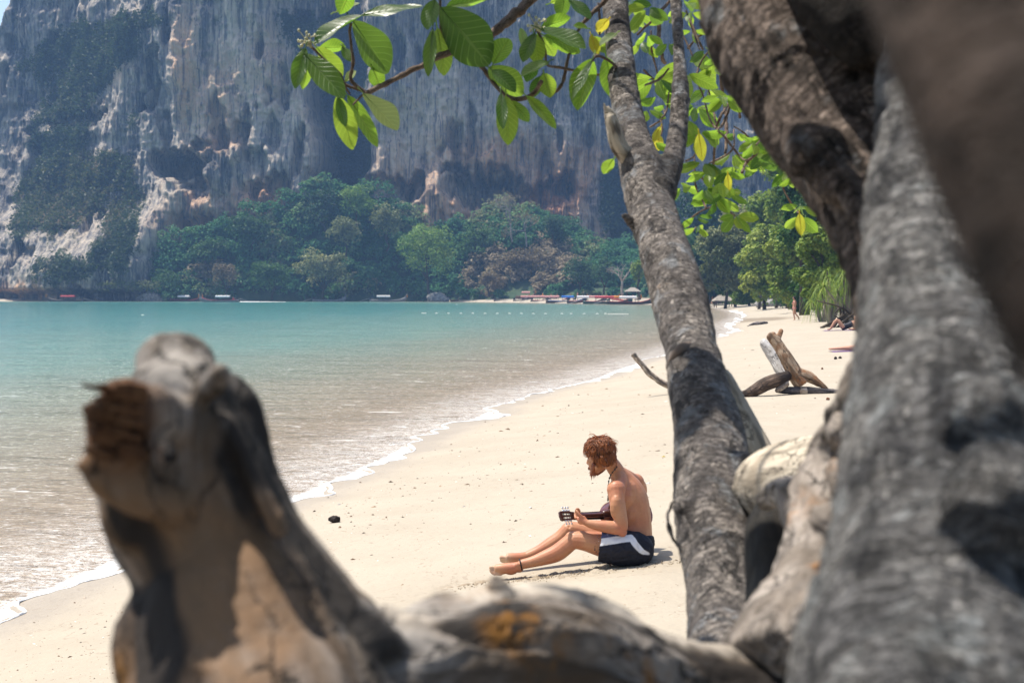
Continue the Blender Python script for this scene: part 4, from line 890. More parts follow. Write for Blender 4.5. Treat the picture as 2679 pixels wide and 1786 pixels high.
H = [  # base, tip, width (zoom px), facing (B backlit / D upper side / S side), material, lift of the tip towards the far side, distance, parent
 ((440, -70), (365, 88), 130, FB, 'g', .05, 5.1), ((525, 105), (180, 285), 200, FD, 'd', -.06, 5.05), ((500, 110), (930, 20), 120, FD, 'd', -.03, 5.12), ((450, 140), (690, 500), 250, FB, 'd', .03, 5.15), ((585, 460), (640, 595), 110, FB, 'g', .03, 5.2),
 ((130, 325), (50, 600), 110, FD, 'd', -.04, 5.0), ((150, 420), (110, 600), 80, FB, 'g', .05, 5.1), ((120, 365), (395, 670), 170, FD, 'd', -.05, 4.98), ((205, 320), (375, 545), 150, FB, 'g', .05, 5.1), ((220, 330), (400, 320), 110, FB, 'g', .04, 5.15), ((345, 650), (450, 1010), 150, FB, 'g', .07, 5.0),
 ((350, 660), (400, 860), 70, FD, 'd', -.05, 4.96), ((520, 640), (765, 885), 200, FD, 'p', -.02, 5.0), ((415, 650), (625, 985), 120, FB, 'g', .07, 5.1), ((1015, 0), (955, 200), 140, FD, 'd', -.03, 5.1), ((1050, 50), (1385, 440), 320, FB, 'd', .03, 5.15), ((1090, 45), (1385, -10), 150, FB, 'g', .05, 5.2),
 ((1000, 195), (960, 515), 90, FD, 'd', -.06, 5.1), ((1030, 190), (1080, 510), 150, FB, 'g', .06, 5.2), ((1060, 160), (1140, 260), 90, FB, 'g', .05, 5.2), ((1410, 440), (1520, 265), 160, FB, 'g', -.05, 5.2), ((1380, 460), (1610, 640), 190, FB, 'g', .05, 5.2), ((1400, 480), (1570, 620), 120, FD, 'd', -.04, 5.1), ((1465, 635), (1480, 880), 80, FD, 'd', -.06, 5.0),
 ((1500, 655), (1515, 980), 150, FB, 'g', .07, 5.1), ((1640, 655), (1840, 870), 95, FB, 'g', .06, 5.1), ((1530, 690), (1655, 825), 95, FB, 'g', .05, 5.15), ((1795, 425), (1600, 510), 135, FD, 'd', -.04, 5.0), ((1760, 500), (1800, 660), 120, FB, 'g', .05, 5.15), ((1740, 520), (1680, 660), 90, FB, 'd', .04, 5.2), ((1725, 200), (2050, 320), 190, FD, 'd', -.05, 5.05), ((1740, 190), (1930, 120), 110, FB, 'g', .05, 5.15),
 ((1760, 240), (2000, 350), 120, FB, 'g', .05, 5.15), ((1700, 225), (1610, 420), 110, FD, 'd', -.04, 5.08), ((1690, 230), (1720, 440), 120, FD, 'g', -.02, 5.12), ((1640, 350), (1600, 190), 60, FD, 'p', .0, 5.12), ((1730, 250), (1830, 380), 120, FB, 'g', .05, 5.2), ((1700, 420), (1640, 560), 100, FB, 'd', .04, 5.2),
 ((1905, -40), (1870, 115), 110, FB, 'd', .03, 5.2), ((1925, 0), (2080, 130), 110, FD, 'd', -.03, 5.15), ((2090, 400), (1985, 745), 200, FB, 'g', .07, 4.95), ((2090, 410), (1945, 690), 80, FD, 'd', -.05, 4.9), ((2185, 390), (2235, 670), 150, FB, 'g', .06, 5.0), ((2080, 240), (2130, 380), 75, FB, 'y', .04, 5.1), ((2200, 130), (2120, 215), 80, FB, 'y', .04, 5.1),
 ((2260, 230), (2140, 310), 90, FD, 'p', -.02, 5.0), ((2060, 200), (1960, 170), 70, FD, 'g', 0, 5.15), ((2100, 250), (2180, 360), 80, FB, 'g', .04, 5.15), ((330, 90), (500, 20), 70, FD, 'p', 0, 5.2), ((1800, 20), (2000, -60), 100, FB, 'g', .04, 5.3), ((380, 320), (440, 420), 70, FD, 'd', -.02, 5.1), ((400, 560), (470, 480), 70, FD, 'p', 0, 5.15)]
LM = {'g': leaf_g, 'd': leaf_d, 'p': leaf_p, 'y': leaf_y}
rl = random.Random(5)
for (a, b_, w, fc, m, dz, dist) in H:
    A = P(*C2(*a), dist); Bp = P(*C2(*b_), dist + dz); fc2 = tuple(c + rl.uniform(-.18, .18) for c in fc)
    par = br if a[0] < 1760 else tree
    put_leaf(par, A, Bp, M(w / 2.6133, dist) * 1.08, fc2, LM[m], bend=rl.uniform(.05, .3) * (1 if fc is FD else -1) * .6, fold=rl.uniform(.12, .45) * (1 if fc is FD else -1), curl=rl.uniform(-.5, .5))
# small pale flower buds at the left tip
def buds(px, py, d, par):
    mb = MB(); c = P(px, py, d); rr = random.Random(8)
    for k in range(14):
        o = Vector((rr.uniform(-.03, .035), rr.uniform(-.02, .02), rr.uniform(-.025, .03))); mb.tube([c + Vector((.02, 0, -.03)), c + o * .5, c + o], [.0022, .0018, .0015], 5); mb.ell(c + o, (.005, .005, .0065), n=6)
    o = mb.build('flower_buds', simple('bud', (.62, .60, .36), .6)); o.parent = par; o.matrix_parent_inverse = Matrix.Translation(-tree.location) if o.parent is tree else Matrix()
buds(*C2(130, 270), 5.02, br); buds(*C2(1700, 165), 5.08, br)
# hanging twigs and rosettes right of the slim trunk
TW = [((600, -60, 10), (560, 10, 11), (470, 110, 10), (375, 205, 7)), ((830, 165, 9), (740, 210, 8), (670, 285, 7)), ((510, 90, 13), (500, 200, 13), (520, 330, 12), (535, 370, 11)), ((455, 180, 7), (460, 300, 6), (490, 420, 6), (480, 470, 7), (410, 410, 7)), ((560, 400, 7), (510, 460, 8), (420, 500, 7)),
      ((680, 110, 7), (740, 250, 7), (760, 290, 7)), ((850, 300, 7), (790, 310, 6), (740, 380, 6), (725, 470, 6), (760, 560, 5), (800, 700, 6), (850, 770, 6)), ((860, 440, 9), (870, 520, 11), (890, 640, 11), (900, 800, 11), (890, 900, 8)), ((940, 560, 6), (880, 720, 9), (840, 780, 8), (820, 980, 7)),
      ((980, 600, 12), (920, 600, 12), (870, 670, 10), (840, 740, 8)), ((970, 620, 7), (975, 690, 8)), ((1140, 850, 9), (1060, 910, 9), (1010, 960, 9), (990, 1010, 9)), ((850, 770, 7), (900, 820, 7), (990, 930, 6), (1040, 930, 6)), ((715, 760, 6), (730, 860, 5), (700, 920, 6), (660, 945, 6)),
      ((710, 920, 6), (715, 1080, 5), (760, 1180, 6), (780, 1220, 7)), ((780, 1220, 7), (700, 1270, 6), (675, 1310, 5), (690, 1360, 5), (720, 1330, 4)), ((780, 1220, 6), (880, 1200, 6), (915, 1240, 6), (950, 1265, 5)), ((1210, 950, 7), (1230, 1100, 6), (1290, 1210, 6), (1320, 1250, 5)), ((1210, 950, 6), (1280, 1040, 6), (1370, 1060, 5)),
      ((1090, 770, 6), (1110, 800, 6), (1070, 850, 6)), ((940, 740, 6), (1000, 780, 6), (1060, 830, 6), (1140, 850, 6)), ((500, 670, 6), (520, 760, 6), (480, 880, 6), (470, 960, 6)), ((530, 640, 6), (530, 690, 6), (450, 745, 6)), ((480, 970, 6), (530, 960, 7), (600, 900, 6)), ((855, 1050, 6), (770, 1050, 7), (755, 1030, 7), (800, 960, 6), (930, 880, 6), (940, 760, 5)),
      ((660, 60, 6), (700, 180, 6), (740, 290, 6)), ((330, 30, 6), (400, 30, 6)), ((700, 330, 6), (640, 200, 5)), ((760, 390, 6), (800, 560, 6), (830, 690, 6), (850, 790, 7)), ((560, 540, 6), (545, 650, 6), (520, 690, 6))]
rt = random.Random(11)
for tw_ in TW:
    d0 = rt.uniform(5.4, 6.8); twig('twig', [(*C3(x, y), d0 + .06 * i * rt.uniform(-1, 1), w / 2.24 * 1.9) for i, (x, y, w) in enumerate(tw_)], tree, seg=6)
VAR = {}
for k in 'gdpy':
    VAR[k] = []
    for s in range(4):
        v, f, uv = leaf_arr(1.0, [.52, .45, .58, .4][s], [.35, .15, .5, .25][s], [.3, -.2, .45, .15][s], [.3, -.4, .1, .6][s], 1.5, 7, 4, s); VAR[k].append(mesh_np('leaf', v, f, LM[k], True, {'luv': uv}))
def rose(zx, zy, n, size, d=None, spread=1.0, kinds='ggggd', down=.55):
    d = d or rt.uniform(5.4, 6.8); c = P(*C3(zx, zy), d)
    for k in range(n):
        th = k * 2.4 + rt.uniform(-.4, .4); L = M(size / 2.24, d) * rt.uniform(.7, 1.15)
        dr = Vector((math.cos(th) * spread, math.sin(th) * .7, -down + rt.uniform(-.5, .5))).normalized(); face = Vector((rt.uniform(-.4, .4), -.6, rt.uniform(-.8, .5)))
        m, _ = leaf_frame(c, c + dr, face); me = rt.choice(VAR[rt.choice(kinds)]); o = link('leaf', me, tree); o.matrix_parent_inverse = Matrix.Translation(-tree.location) if o.parent is tree else Matrix()
        o.matrix_basis = Matrix.Translation(c + dr * L * .15) @ m.to_4x4() @ Matrix.Diagonal((L, L, L, 1))
for a in [(490, 450, 5, 210), (690, 330, 4, 230), (650, 420, 4, 200), (500, 560, 3, 150), (720, 620, 6, 150), (735, 770, 6, 170), (640, 1090, 5, 110), (760, 950, 6, 140), (890, 560, 5, 120), (820, 400, 5, 110), (780, 290, 4, 110), (440, 40, 5, 150), (360, 70, 4, 140), (560, 250, 3, 100), (680, 70, 4, 130), (330, 10, 4, 150), (640, 20, 4, 150),
          (790, 520, 4, 120), (860, 560, 4, 110), (930, 900, 6, 120), (960, 780, 4, 80), (1060, 830, 5, 110), (1110, 790, 5, 110), (970, 980, 5, 120), (910, 1000, 4, 110), (830, 1150, 6, 130), (900, 1120, 4, 130), (950, 1260, 6, 120), (720, 1330, 6, 100), (720, 1260, 3, 100), (1130, 900, 6, 110), (1180, 880, 5, 110), (1220, 960, 5, 100), (1090, 950, 4, 110), (1260, 1000, 5, 120),
          (1330, 1200, 4, 130), (1320, 1260, 3, 130), (1310, 1030, 5, 110), (1370, 1060, 4, 100), (480, 900, 4, 110), (470, 830, 2, 110), (430, 640, 3, 110), (640, 690, 4, 120), (780, 610, 4, 100), (700, 180, 4, 100), (790, 1010, 5, 120), (860, 1060, 4, 120), (400, 240, 3, 110), (430, 200, 4, 100), (540, 610, 3, 100), (820, 330, 4, 80), (1010, 920, 4, 100), (770, 1100, 4, 120)]: rose(*a)
for (x0, y0, x1, y1, w) in [(735, 780, 755, 940, 60), (905, 1020, 910, 1120, 40), (500, 790, 500, 880, 50), (1325, 1250, 1335, 1375, 50), (510, 740, 470, 830, 40), (180, 120, 150, 200, 40)]:
    dd = rt.uniform(5.2, 5.6); put_leaf(tree, P(*C3(x0, y0), dd), P(*C3(x1, y1), dd + .05), M(w / 2.24, dd) * 1.2, FB, leaf_y, -.1, -.2, .2)
put_leaf(tree, P(*C3(235, 930), 4.9), P(*C3(175, 1015), 4.93), M(60 / 2.24, 4.9) * 1.3, FB, leaf_g, -.1, -.2, .2)

# the crown above the frame: shades the foreground
def crown():
    rng = np.random.default_rng(12); v, f, uv = leaf_arr(.21, .12, .3, .25, .2, 1.0, 5, 2, 0, False)
    cs = []; OPEN = [P(2050, 1240, 2.8), P(1960, 1250, 2.95), P(1560, 1590, 1.45), P(1760, 1700, 1.5), P(2040, 120, 2.25), P(2000, 250, 2.25), P(2120, 330, 2.15), P(455, 900, 1.28), P(360, 1480, 1.2), P(340, 1650, 1.18), P(1675, 470, 4.6), P(1790, 850, 3.7), P(1850, 1310, 3.0), P(1900, 1600, 2.65), P(2330, 450, 1.65), P(2420, 700, 1.45), P(1100, 1600, 1.34), P(1640, 200, 5.0), P(2160, 1250, 1.85), P(1740, 640, 4.2), P(1765, 740, 4.02), P(1860, 1480, 2.85), P(2300, 1500, 1.05), P(2480, 1350, 1.05), P(2350, 1050, 1.3), P(2520, 950, 1.3), P(2250, 1650, 1.1)]; SD = np.array(SUN_DIR)
    while len(cs) < 1150:
        x, y, z = rng.uniform(-3.4, 2.4), rng.uniform(-1.6, 6.2), rng.uniform(2.85, 5.4)
        if z < CAM_Z + .225 * (y + .4) + .12: continue
        if x > 1.2 and y > 3.5: continue
        q = fbm(np.array([[x * .8, y * .8, z * .8]]), 2, 3)[0]
        if y > 5.6 and x > -1.5 and z < 4.4: continue
        if q > .16: continue
        if any(np.linalg.norm(w - SD * (w @ SD)) < .20 for w in (np.array((x, y, z)) - np.array(tuple(t)) for t in OPEN)): continue  # gaps cut along sun rays so chosen spots stay sunlit
        if x > -1.9 and x < -.2 and y < 2.6 and z < 4 and rng.random() < .45: continue
        cs.append((x, y, z))
    V = []; Fq = []; Ft = []; A = []; n = 0
    for c in cs:
        for k in range(3):
            th = rng.uniform(0, 6.28); dr = Vector((math.cos(th), math.sin(th), rng.uniform(-.7, .3))); m, _ = leaf_frame((0, 0, 0), dr, (rng.normal(0, .4), rng.normal(0, .4), 1)); s = rng.uniform(.8, 1.35)
            V.append((v * s) @ np.array(m).T + np.array(c)); Fq.append(f[0] + n); Ft.append(f[1] + n); A.append(uv); n += len(v)
    o = obj('crown', np.concatenate(V), [np.concatenate(Fq), np.concatenate(Ft)], leafmat('crown_leaf', (.028, .06, .024), (.10, .14, .045), (.2, .26, .1), .4, .35), None, True, {'luv': np.concatenate(A)}); o['kind'] = 'stuff'
    o.parent = tree; o.matrix_parent_inverse = Matrix.Translation(-tree.location) if o.parent is tree else Matrix()
    for k in range(7):
        x0, y0 = rng.uniform(-2, 1.5), rng.uniform(1, 6); pts = spline([(1.2, 3.0, 4.6), ((x0 + 1) * .6, (y0 + 2.5) * .55, 4.75), (x0, y0, 4.9 + .1 * k)], 14)
        vv, q, t = tube_arr(pts, np.linspace(.02, .006, 14), 8); o = obj('branch', vv, [q, t], twig_m, None, True, {'tuv': vv, 'cav': np.zeros(len(vv))}); o.parent = tree; o.matrix_parent_inverse = Matrix.Translation(-tree.location) if o.parent is tree else Matrix()
crown()
# ------------------------------------------------------------------ people
def skin_mat(name, c=(.45, .215, .110), red=(.40, .150, .078)):
    b = NB(name); p = b.objc(); n = b.noise(p, 5.0, 4); n2 = b.noise(p, 60.0, 4, .7); n3 = b.noise(p, 350.0, 2)
    col = b.mix(b.map(n, .35, .65), red, c); col = b.mix(b.map(n2, .45, .75, 0, .3), col, tuple(x * .62 for x in c))
    col = b.mix(b.attr('sandy'), col, (.62, .50, .36)); col = b.mix(b.math('MULTIPLY', b.attr('flush'), .6), col, (.45, .12, .075))
    sp = b.map(n3, .66, .72, 0, .75); col = b.mix(b.math('MULTIPLY', sp, b.attr('grit')), col, (.75, .66, .5))
    return b.done(b.bsdf(col, .48, b.bump(n2, .12, .004), .4, **{'Subsurface Weight': .12, 'Subsurface Radius': (.02, .008, .004), 'Subsurface Scale': .6}))
skin_tan = skin_mat('tanned_skin')
man_o = P(1250 + 1400 / 3.484, 1100 + 1290 / 3.484, 9.92)   # the sand under the hips
MG = gz(man_o.x, man_o.y); 
# slide along the sight line until the spot really lies on the sand
man_o = G(1250 + 1400 / 3.484, 1100 + 1290 / 3.484); man_o.z = gz(man_o.x, man_o.y)
MS = man_o.y / FPX * 1.0
def W(zx, zy, dy=0.0, dz=0.0):
    """figure point from the enlarged view, dy metres beyond the hips"""
    p = P(1250 + zx / 3.484, 1100 + zy / 3.484, man_o.y + dy); p.z += dz; return p - man_o
person = empty('person', man_o); tag(person, 'shirtless red haired person in dark swim shorts sitting on the sand with a guitar', 'person')
def chain(mb, pts, n=16, seg=14, pc=.35):
    """pts: (Vector, r)"""
    r = spline([(*a, b) for a, b in pts], n); mb.tube(r[:, :3], r[:, 3], seg, pc=pc); return r
def adopt(o, par): o.parent = par; return o
def build_body():
    mb = MB()
    # torso: pelvis to neck
    T = [(W(1415, 1180, .02), .135), (W(1432, 1080, .03), .124), (W(1436, 960, .04), .116), (W(1420, 840, .045), .120), (W(1392, 720, .05), .124), (W(1356, 610, .05), .106), (W(1315, 530, .04), .074), (W(1262, 470, .02), .060)]
    r = spline([(*a, b) for a, b in T], 26)
    v, q, t = tube_arr(r[:, :3], r[:, 3], 20); mb.add(v, q, t)
    SL, SR = W(1262, 628, -.135), W(1440, 560, .19)
    # ribcage and shoulder girdle are wide across the shoulder line
    ax = (SR - SL).normalized()
    def wide(c, rx, ry, rz): 
        z = Vector((.25, 0, 1)); z = (z - ax * z.dot(ax)).normalized(); y = z.cross(ax); mb.ell(c, (rx, ry, rz), np.array(Matrix((ax, y, z)).transposed()), 18)
    wide(W(1368, 690, .04), .172, .095, .135); wide(W(1408, 850, .05), .148, .096, .16); wide(W(1438, 1010, .04), .138, .094, .12); wide(W(1425, 1150, .02), .170, .125, .12)
    wide(W(1345, 580, .03), .175, .062, .062)
    mb.ell(W(1330, 720, -.06), (.05, .05, .085), n=12); mb.ell(W(1455, 690, .12), (.05, .05, .085), n=12)     # shoulder blades
    mb.ell(SL, (.066, .062, .066), n=14); mb.ell(SR, (.062, .062, .062), n=14)
    chain(mb, [(W(1330, 560, .03), .05), (W(1262, 455, .02), .056), (W(1215, 390, .0), .054), (W(1145, 345, -.005), .055)], 14)
    chain(mb, [(SL, .05), (W(1310, 545, -.04), .045), (W(1262, 455, .02), .04)], 10); chain(mb, [(SR, .05), (W(1370, 510, .1), .045), (W(1270, 450, .03), .04)], 10)
    # head, turned to the left and slightly away
    HC = W(1103, 312, .0); F = Vector((-.69, .68, -.24)).normalized(); Rr = F.cross(Vector((0, 0, 1))).normalized(); U = Rr.cross(F)
    HM = np.array(Matrix((F, Rr, U)).transposed())
    def hp(f, r_, u): return HC + F * f + Rr * r_ + U * u
    mb.ell(hp(-.012, 0, .02), (.098, .076, .092), HM, 20); mb.ell(hp(.035, 0, -.045), (.062, .060, .075), HM, 16)
    mb.ell(hp(.058, 0, -.105), (.034, .030, .024), HM, 12)                                       # chin
    chain(mb, [(hp(-.01, -.052, -.075), .018), (hp(.035, -.045, -.1), .016), (hp(.062, -.012, -.112), .016)], 8, 10); chain(mb, [(hp(-.01, .052, -.075), .018), (hp(.035, .045, -.1), .016), (hp(.062, .012, -.112), .016)], 8, 10)
    chain(mb, [(hp(.085, 0, .005), .010), (hp(.104, 0, -.022), .011), (hp(.114, 0, -.040), .0125), (hp(.098, 0, -.047), .010)], 8, 10)   # nose
    mb.ell(hp(.088, 0, .022), (.016, .045, .010), HM, 12); mb.ell(hp(.092, 0, -.075), (.012, .022, .006), HM, 10); mb.ell(hp(.089, 0, -.085), (.012, .019, .007), HM, 10)
    for s in (-1, 1):
        mb.ell(hp(.060, s * .042, -.028), (.022, .016, .016), HM, 10)
        mb.ell(hp(.0, s * .078, -.022), (.018, .007, .030), HM, 12); mb.ell(hp(.002, s * .083, -.008), (.018, .006, .014), HM, 10); mb.ell(hp(.006, s * .078, -.045), (.009, .006, .010), HM, 8)
    # near (left) arm
    E = W(1312, 990, -.20); Wr = W(1000, 935, -.19); 
    a1 = chain(mb, [(SL, .060), (W(1268, 720, -.165), .056), (W(1288, 830, -.19), .052), (W(1308, 920, -.205), .046), (E, .043)], 16)
    mb.ell(W(1262, 790, -.20), (.045, .045, .09), n=12); mb.ell(W(1318, 1015, -.2), (.034, .034, .034), n=10)
    a2 = chain(mb, [(E, .042), (W(1240, 975, -.205), .046), (W(1150, 962, -.2), .042), (W(1070, 950, -.195), .034), (Wr, .025)], 16)
    PM = W(945, 905, -.175)
    mb.ell(W(950, 905, -.175), (.036, .020, .030), np.array(Matrix.Rotation(R(-35), 3, 'Y')), 12); chain(mb, [(Wr, .024), (W(960, 910, -.18), .024), (W(930, 885, -.175), .022)], 8, 10)
    # thumb on the back of the neck, four fingers curling under and round its far side
    chain(mb, [(W(960, 890, -.185), .014), (W(925, 855, -.188), .0115), (W(905, 828, -.182), .010), (W(898, 812, -.175), .0085)], 10, 10)
    for k, (bx, by, L) in enumerate(((935, 915, 1.0), (922, 905, 1.08), (910, 895, 1.02), (900, 884, .85))):
        chain(mb, [(W(bx + 12, by, -.165), .0105), (W(bx - 8, by - 4 + k * 2, -.135), .0095), (W(bx - 14, by - 35 + k * 2, -.105), .0088), (W(bx - 10 + k, by - 72 * L, -.1), .0080), (W(bx - 2 + k, by - 98 * L, -.115), .0070)], 12, 10)
    # far (right) arm: elbow lifted over the guitar, forearm hidden behind the body
    ER = W(1492, 640, .33); chain(mb, [(SR, .056), (W(1475, 600, .27), .05), (ER, .043)], 12); mb.ell(W(1500, 645, .33), (.036, .04, .04), n=10)
    WR = W(1240, 800, .34); chain(mb, [(ER, .042), (W(1400, 700, .36), .040), (W(1310, 760, .36), .032), (WR, .025)], 12); mb.ell(W(1205, 825, .33), (.036, .018, .034), n=10)
    for k in range(4): chain(mb, [(W(1195 + k * 14, 835 + k * 6, .33), .009), (W(1170 + k * 14, 870 + k * 6, .32), .0085), (W(1172 + k * 14, 900 + k * 6, .3), .0075)], 8, 8)
    chain(mb, [(W(1215, 815, .315), .011), (W(1180, 820, .3), .0095), (W(1160, 840, .295), .008)], 8, 8)
    # near leg
    HL, HR = W(1420, 1170, -.11), W(1400, 1150, .14)
    KL = W(868, 1085, -.13); 
    chain(mb, [(HL, .105), (W(1300, 1150, -.125), .100), (W(1130, 1125, -.13), .088), (W(980, 1095, -.135), .070), (KL, .060)], 18)
    mb.ell(W(858, 1062, -.13), (.050, .046, .042), n=12)
    AL = W(385, 1312, -.16)
    chain(mb, [(KL, .058), (W(800, 1145, -.135), .060), (W(720, 1205, -.14), .0605), (W(620, 1245, -.145), .052), (W(500, 1285, -.152), .039), (AL, .034)], 18)
    mb.ell(W(360, 1318, -.185), (.02, .016, .02), n=8); 
    # near foot lying on its outer edge
    chain(mb, [(W(395, 1325, -.16), .034), (W(320, 1338, -.16), .036), (W(230, 1345, -.158), .036), (W(160, 1345, -.155), .028)], 12); mb.ell(W(300, 1365, -.15), (.05, .035, .030), n=12); mb.ell(W(205, 1372, -.15), (.06, .035, .022), n=12); mb.ell(W(375, 1345, -.13), (.034, .032, .030), n=12)
    for k, (tx, ty, rr, ln) in enumerate(((118, 1336, .0155, 46), (118, 1362, .0115, 32), (128, 1376, .0105, 28), (140, 1388, .010, 26), (156, 1398, .0095, 22))):
        chain(mb, [(W(tx + 62, ty + 2, -.155 - k * .004), rr * 1.15), (W(tx + 20, ty, -.155 - k * .004), rr), (W(tx - 10, ty + 2, -.155 - k * .004), rr * 1.02)], 8, 10)
    # far leg
    KR = W(838, 985, .16)
    chain(mb, [(HR, .105), (W(1250, 1110, .15), .098), (W(1080, 1060, .155), .084), (W(940, 1010, .16), .066), (KR, .056)], 16); mb.ell(W(830, 970, .16), (.046, .044, .038), n=10)
    AR = W(440, 1238, .13); chain(mb, [(KR, .056), (W(760, 1070, .155), .058), (W(670, 1130, .15), .056), (W(560, 1190, .14), .044), (AR, .034)], 16)
    chain(mb, [(AR, .036), (W(385, 1250, .12), .038), (W(310, 1250, .115), .036), (W(258, 1246, .11), .031)], 10); mb.ell(W(410, 1268, .12), (.036, .032, .03), n=10)
    for k, (tx, ty, rr) in enumerate(((212, 1246, .0165), (214, 1270, .012), (222, 1278, .011), (232, 1284, .0105), (242, 1288, .010))):
        chain(mb, [(W(tx + 55, ty, .105 + k * .006), rr * 1.1), (W(tx + 18, ty, .105 + k * .006), rr), (W(tx - 10, ty - 2, .105 + k * .006), rr)], 8, 10)
    co, nr, Fc = organic(mb, .0052, 4, 0)
    gzv = ground(co[:, 0] + man_o.x, co[:, 1] + man_o.y) - man_o.z
    h = co[:, 2] - gzv; co[:, 2] = np.where(h < .004, gzv + .004 - .006, co[:, 2])
    # spine furrow and shoulder blade hollows
    sp = spline([tuple(W(1300, 505, -.02)), tuple(W(1405, 640, -.075)), tuple(W(1470, 800, -.085)), tuple(W(1500, 930, -.08)), tuple(W(1500, 1060, -.09))], 40)
    dd = np.full(len(co), 9.0)
    for s_ in sp: dd = np.minimum(dd, np.linalg.norm(co - s_, axis=1))
    co -= nr * (.006 * np.exp(-(dd / .022) ** 2))[:, None]
    foot = np.maximum(near(co, W(150, 1370, -.16), .09), near(co, W(250, 1262, .11), .11)) ; ft2 = np.maximum(near(co, W(120, 1340, -.16), .05), near(co, W(225, 1262, .1), .09))
    knee = np.maximum(near(co, W(870, 1050, -.16), .1), near(co, W(830, 980, .14), .1)) + np.maximum(near(co, W(980, 1030, -.2), .12), near(co, W(620, 1150, .1), .15)) + .8 * near(co, W(1260, 600, -.19), .07) + .5 * near(co, W(1400, 620, -.05), .09)
    fl = .7 * near(co, W(1290, 1000, -.22), .09) + .6 * near(co, W(930, 880, -.19), .06) + .5 * near(co, W(1250, 640, -.16), .09) + .7 * near(co, W(1085, 400, -.08), .03) + .5 * near(co, W(300, 1330, -.19), .1) + .5 * near(co, W(1000, 340, -.06), .05)
    at = {'sandy': np.clip(ft2 * .45 + .15 * foot, 0, 1), 'grit': np.clip(knee, 0, 1), 'flush': np.clip(fl, 0, 1)}
    o = adopt(obj('body', co, Fc, skin_tan, None, True, at), person)
    return HC, F, Rr, U, HM, hp
HC, HF, HR_, HU, HM, hp = build_body()
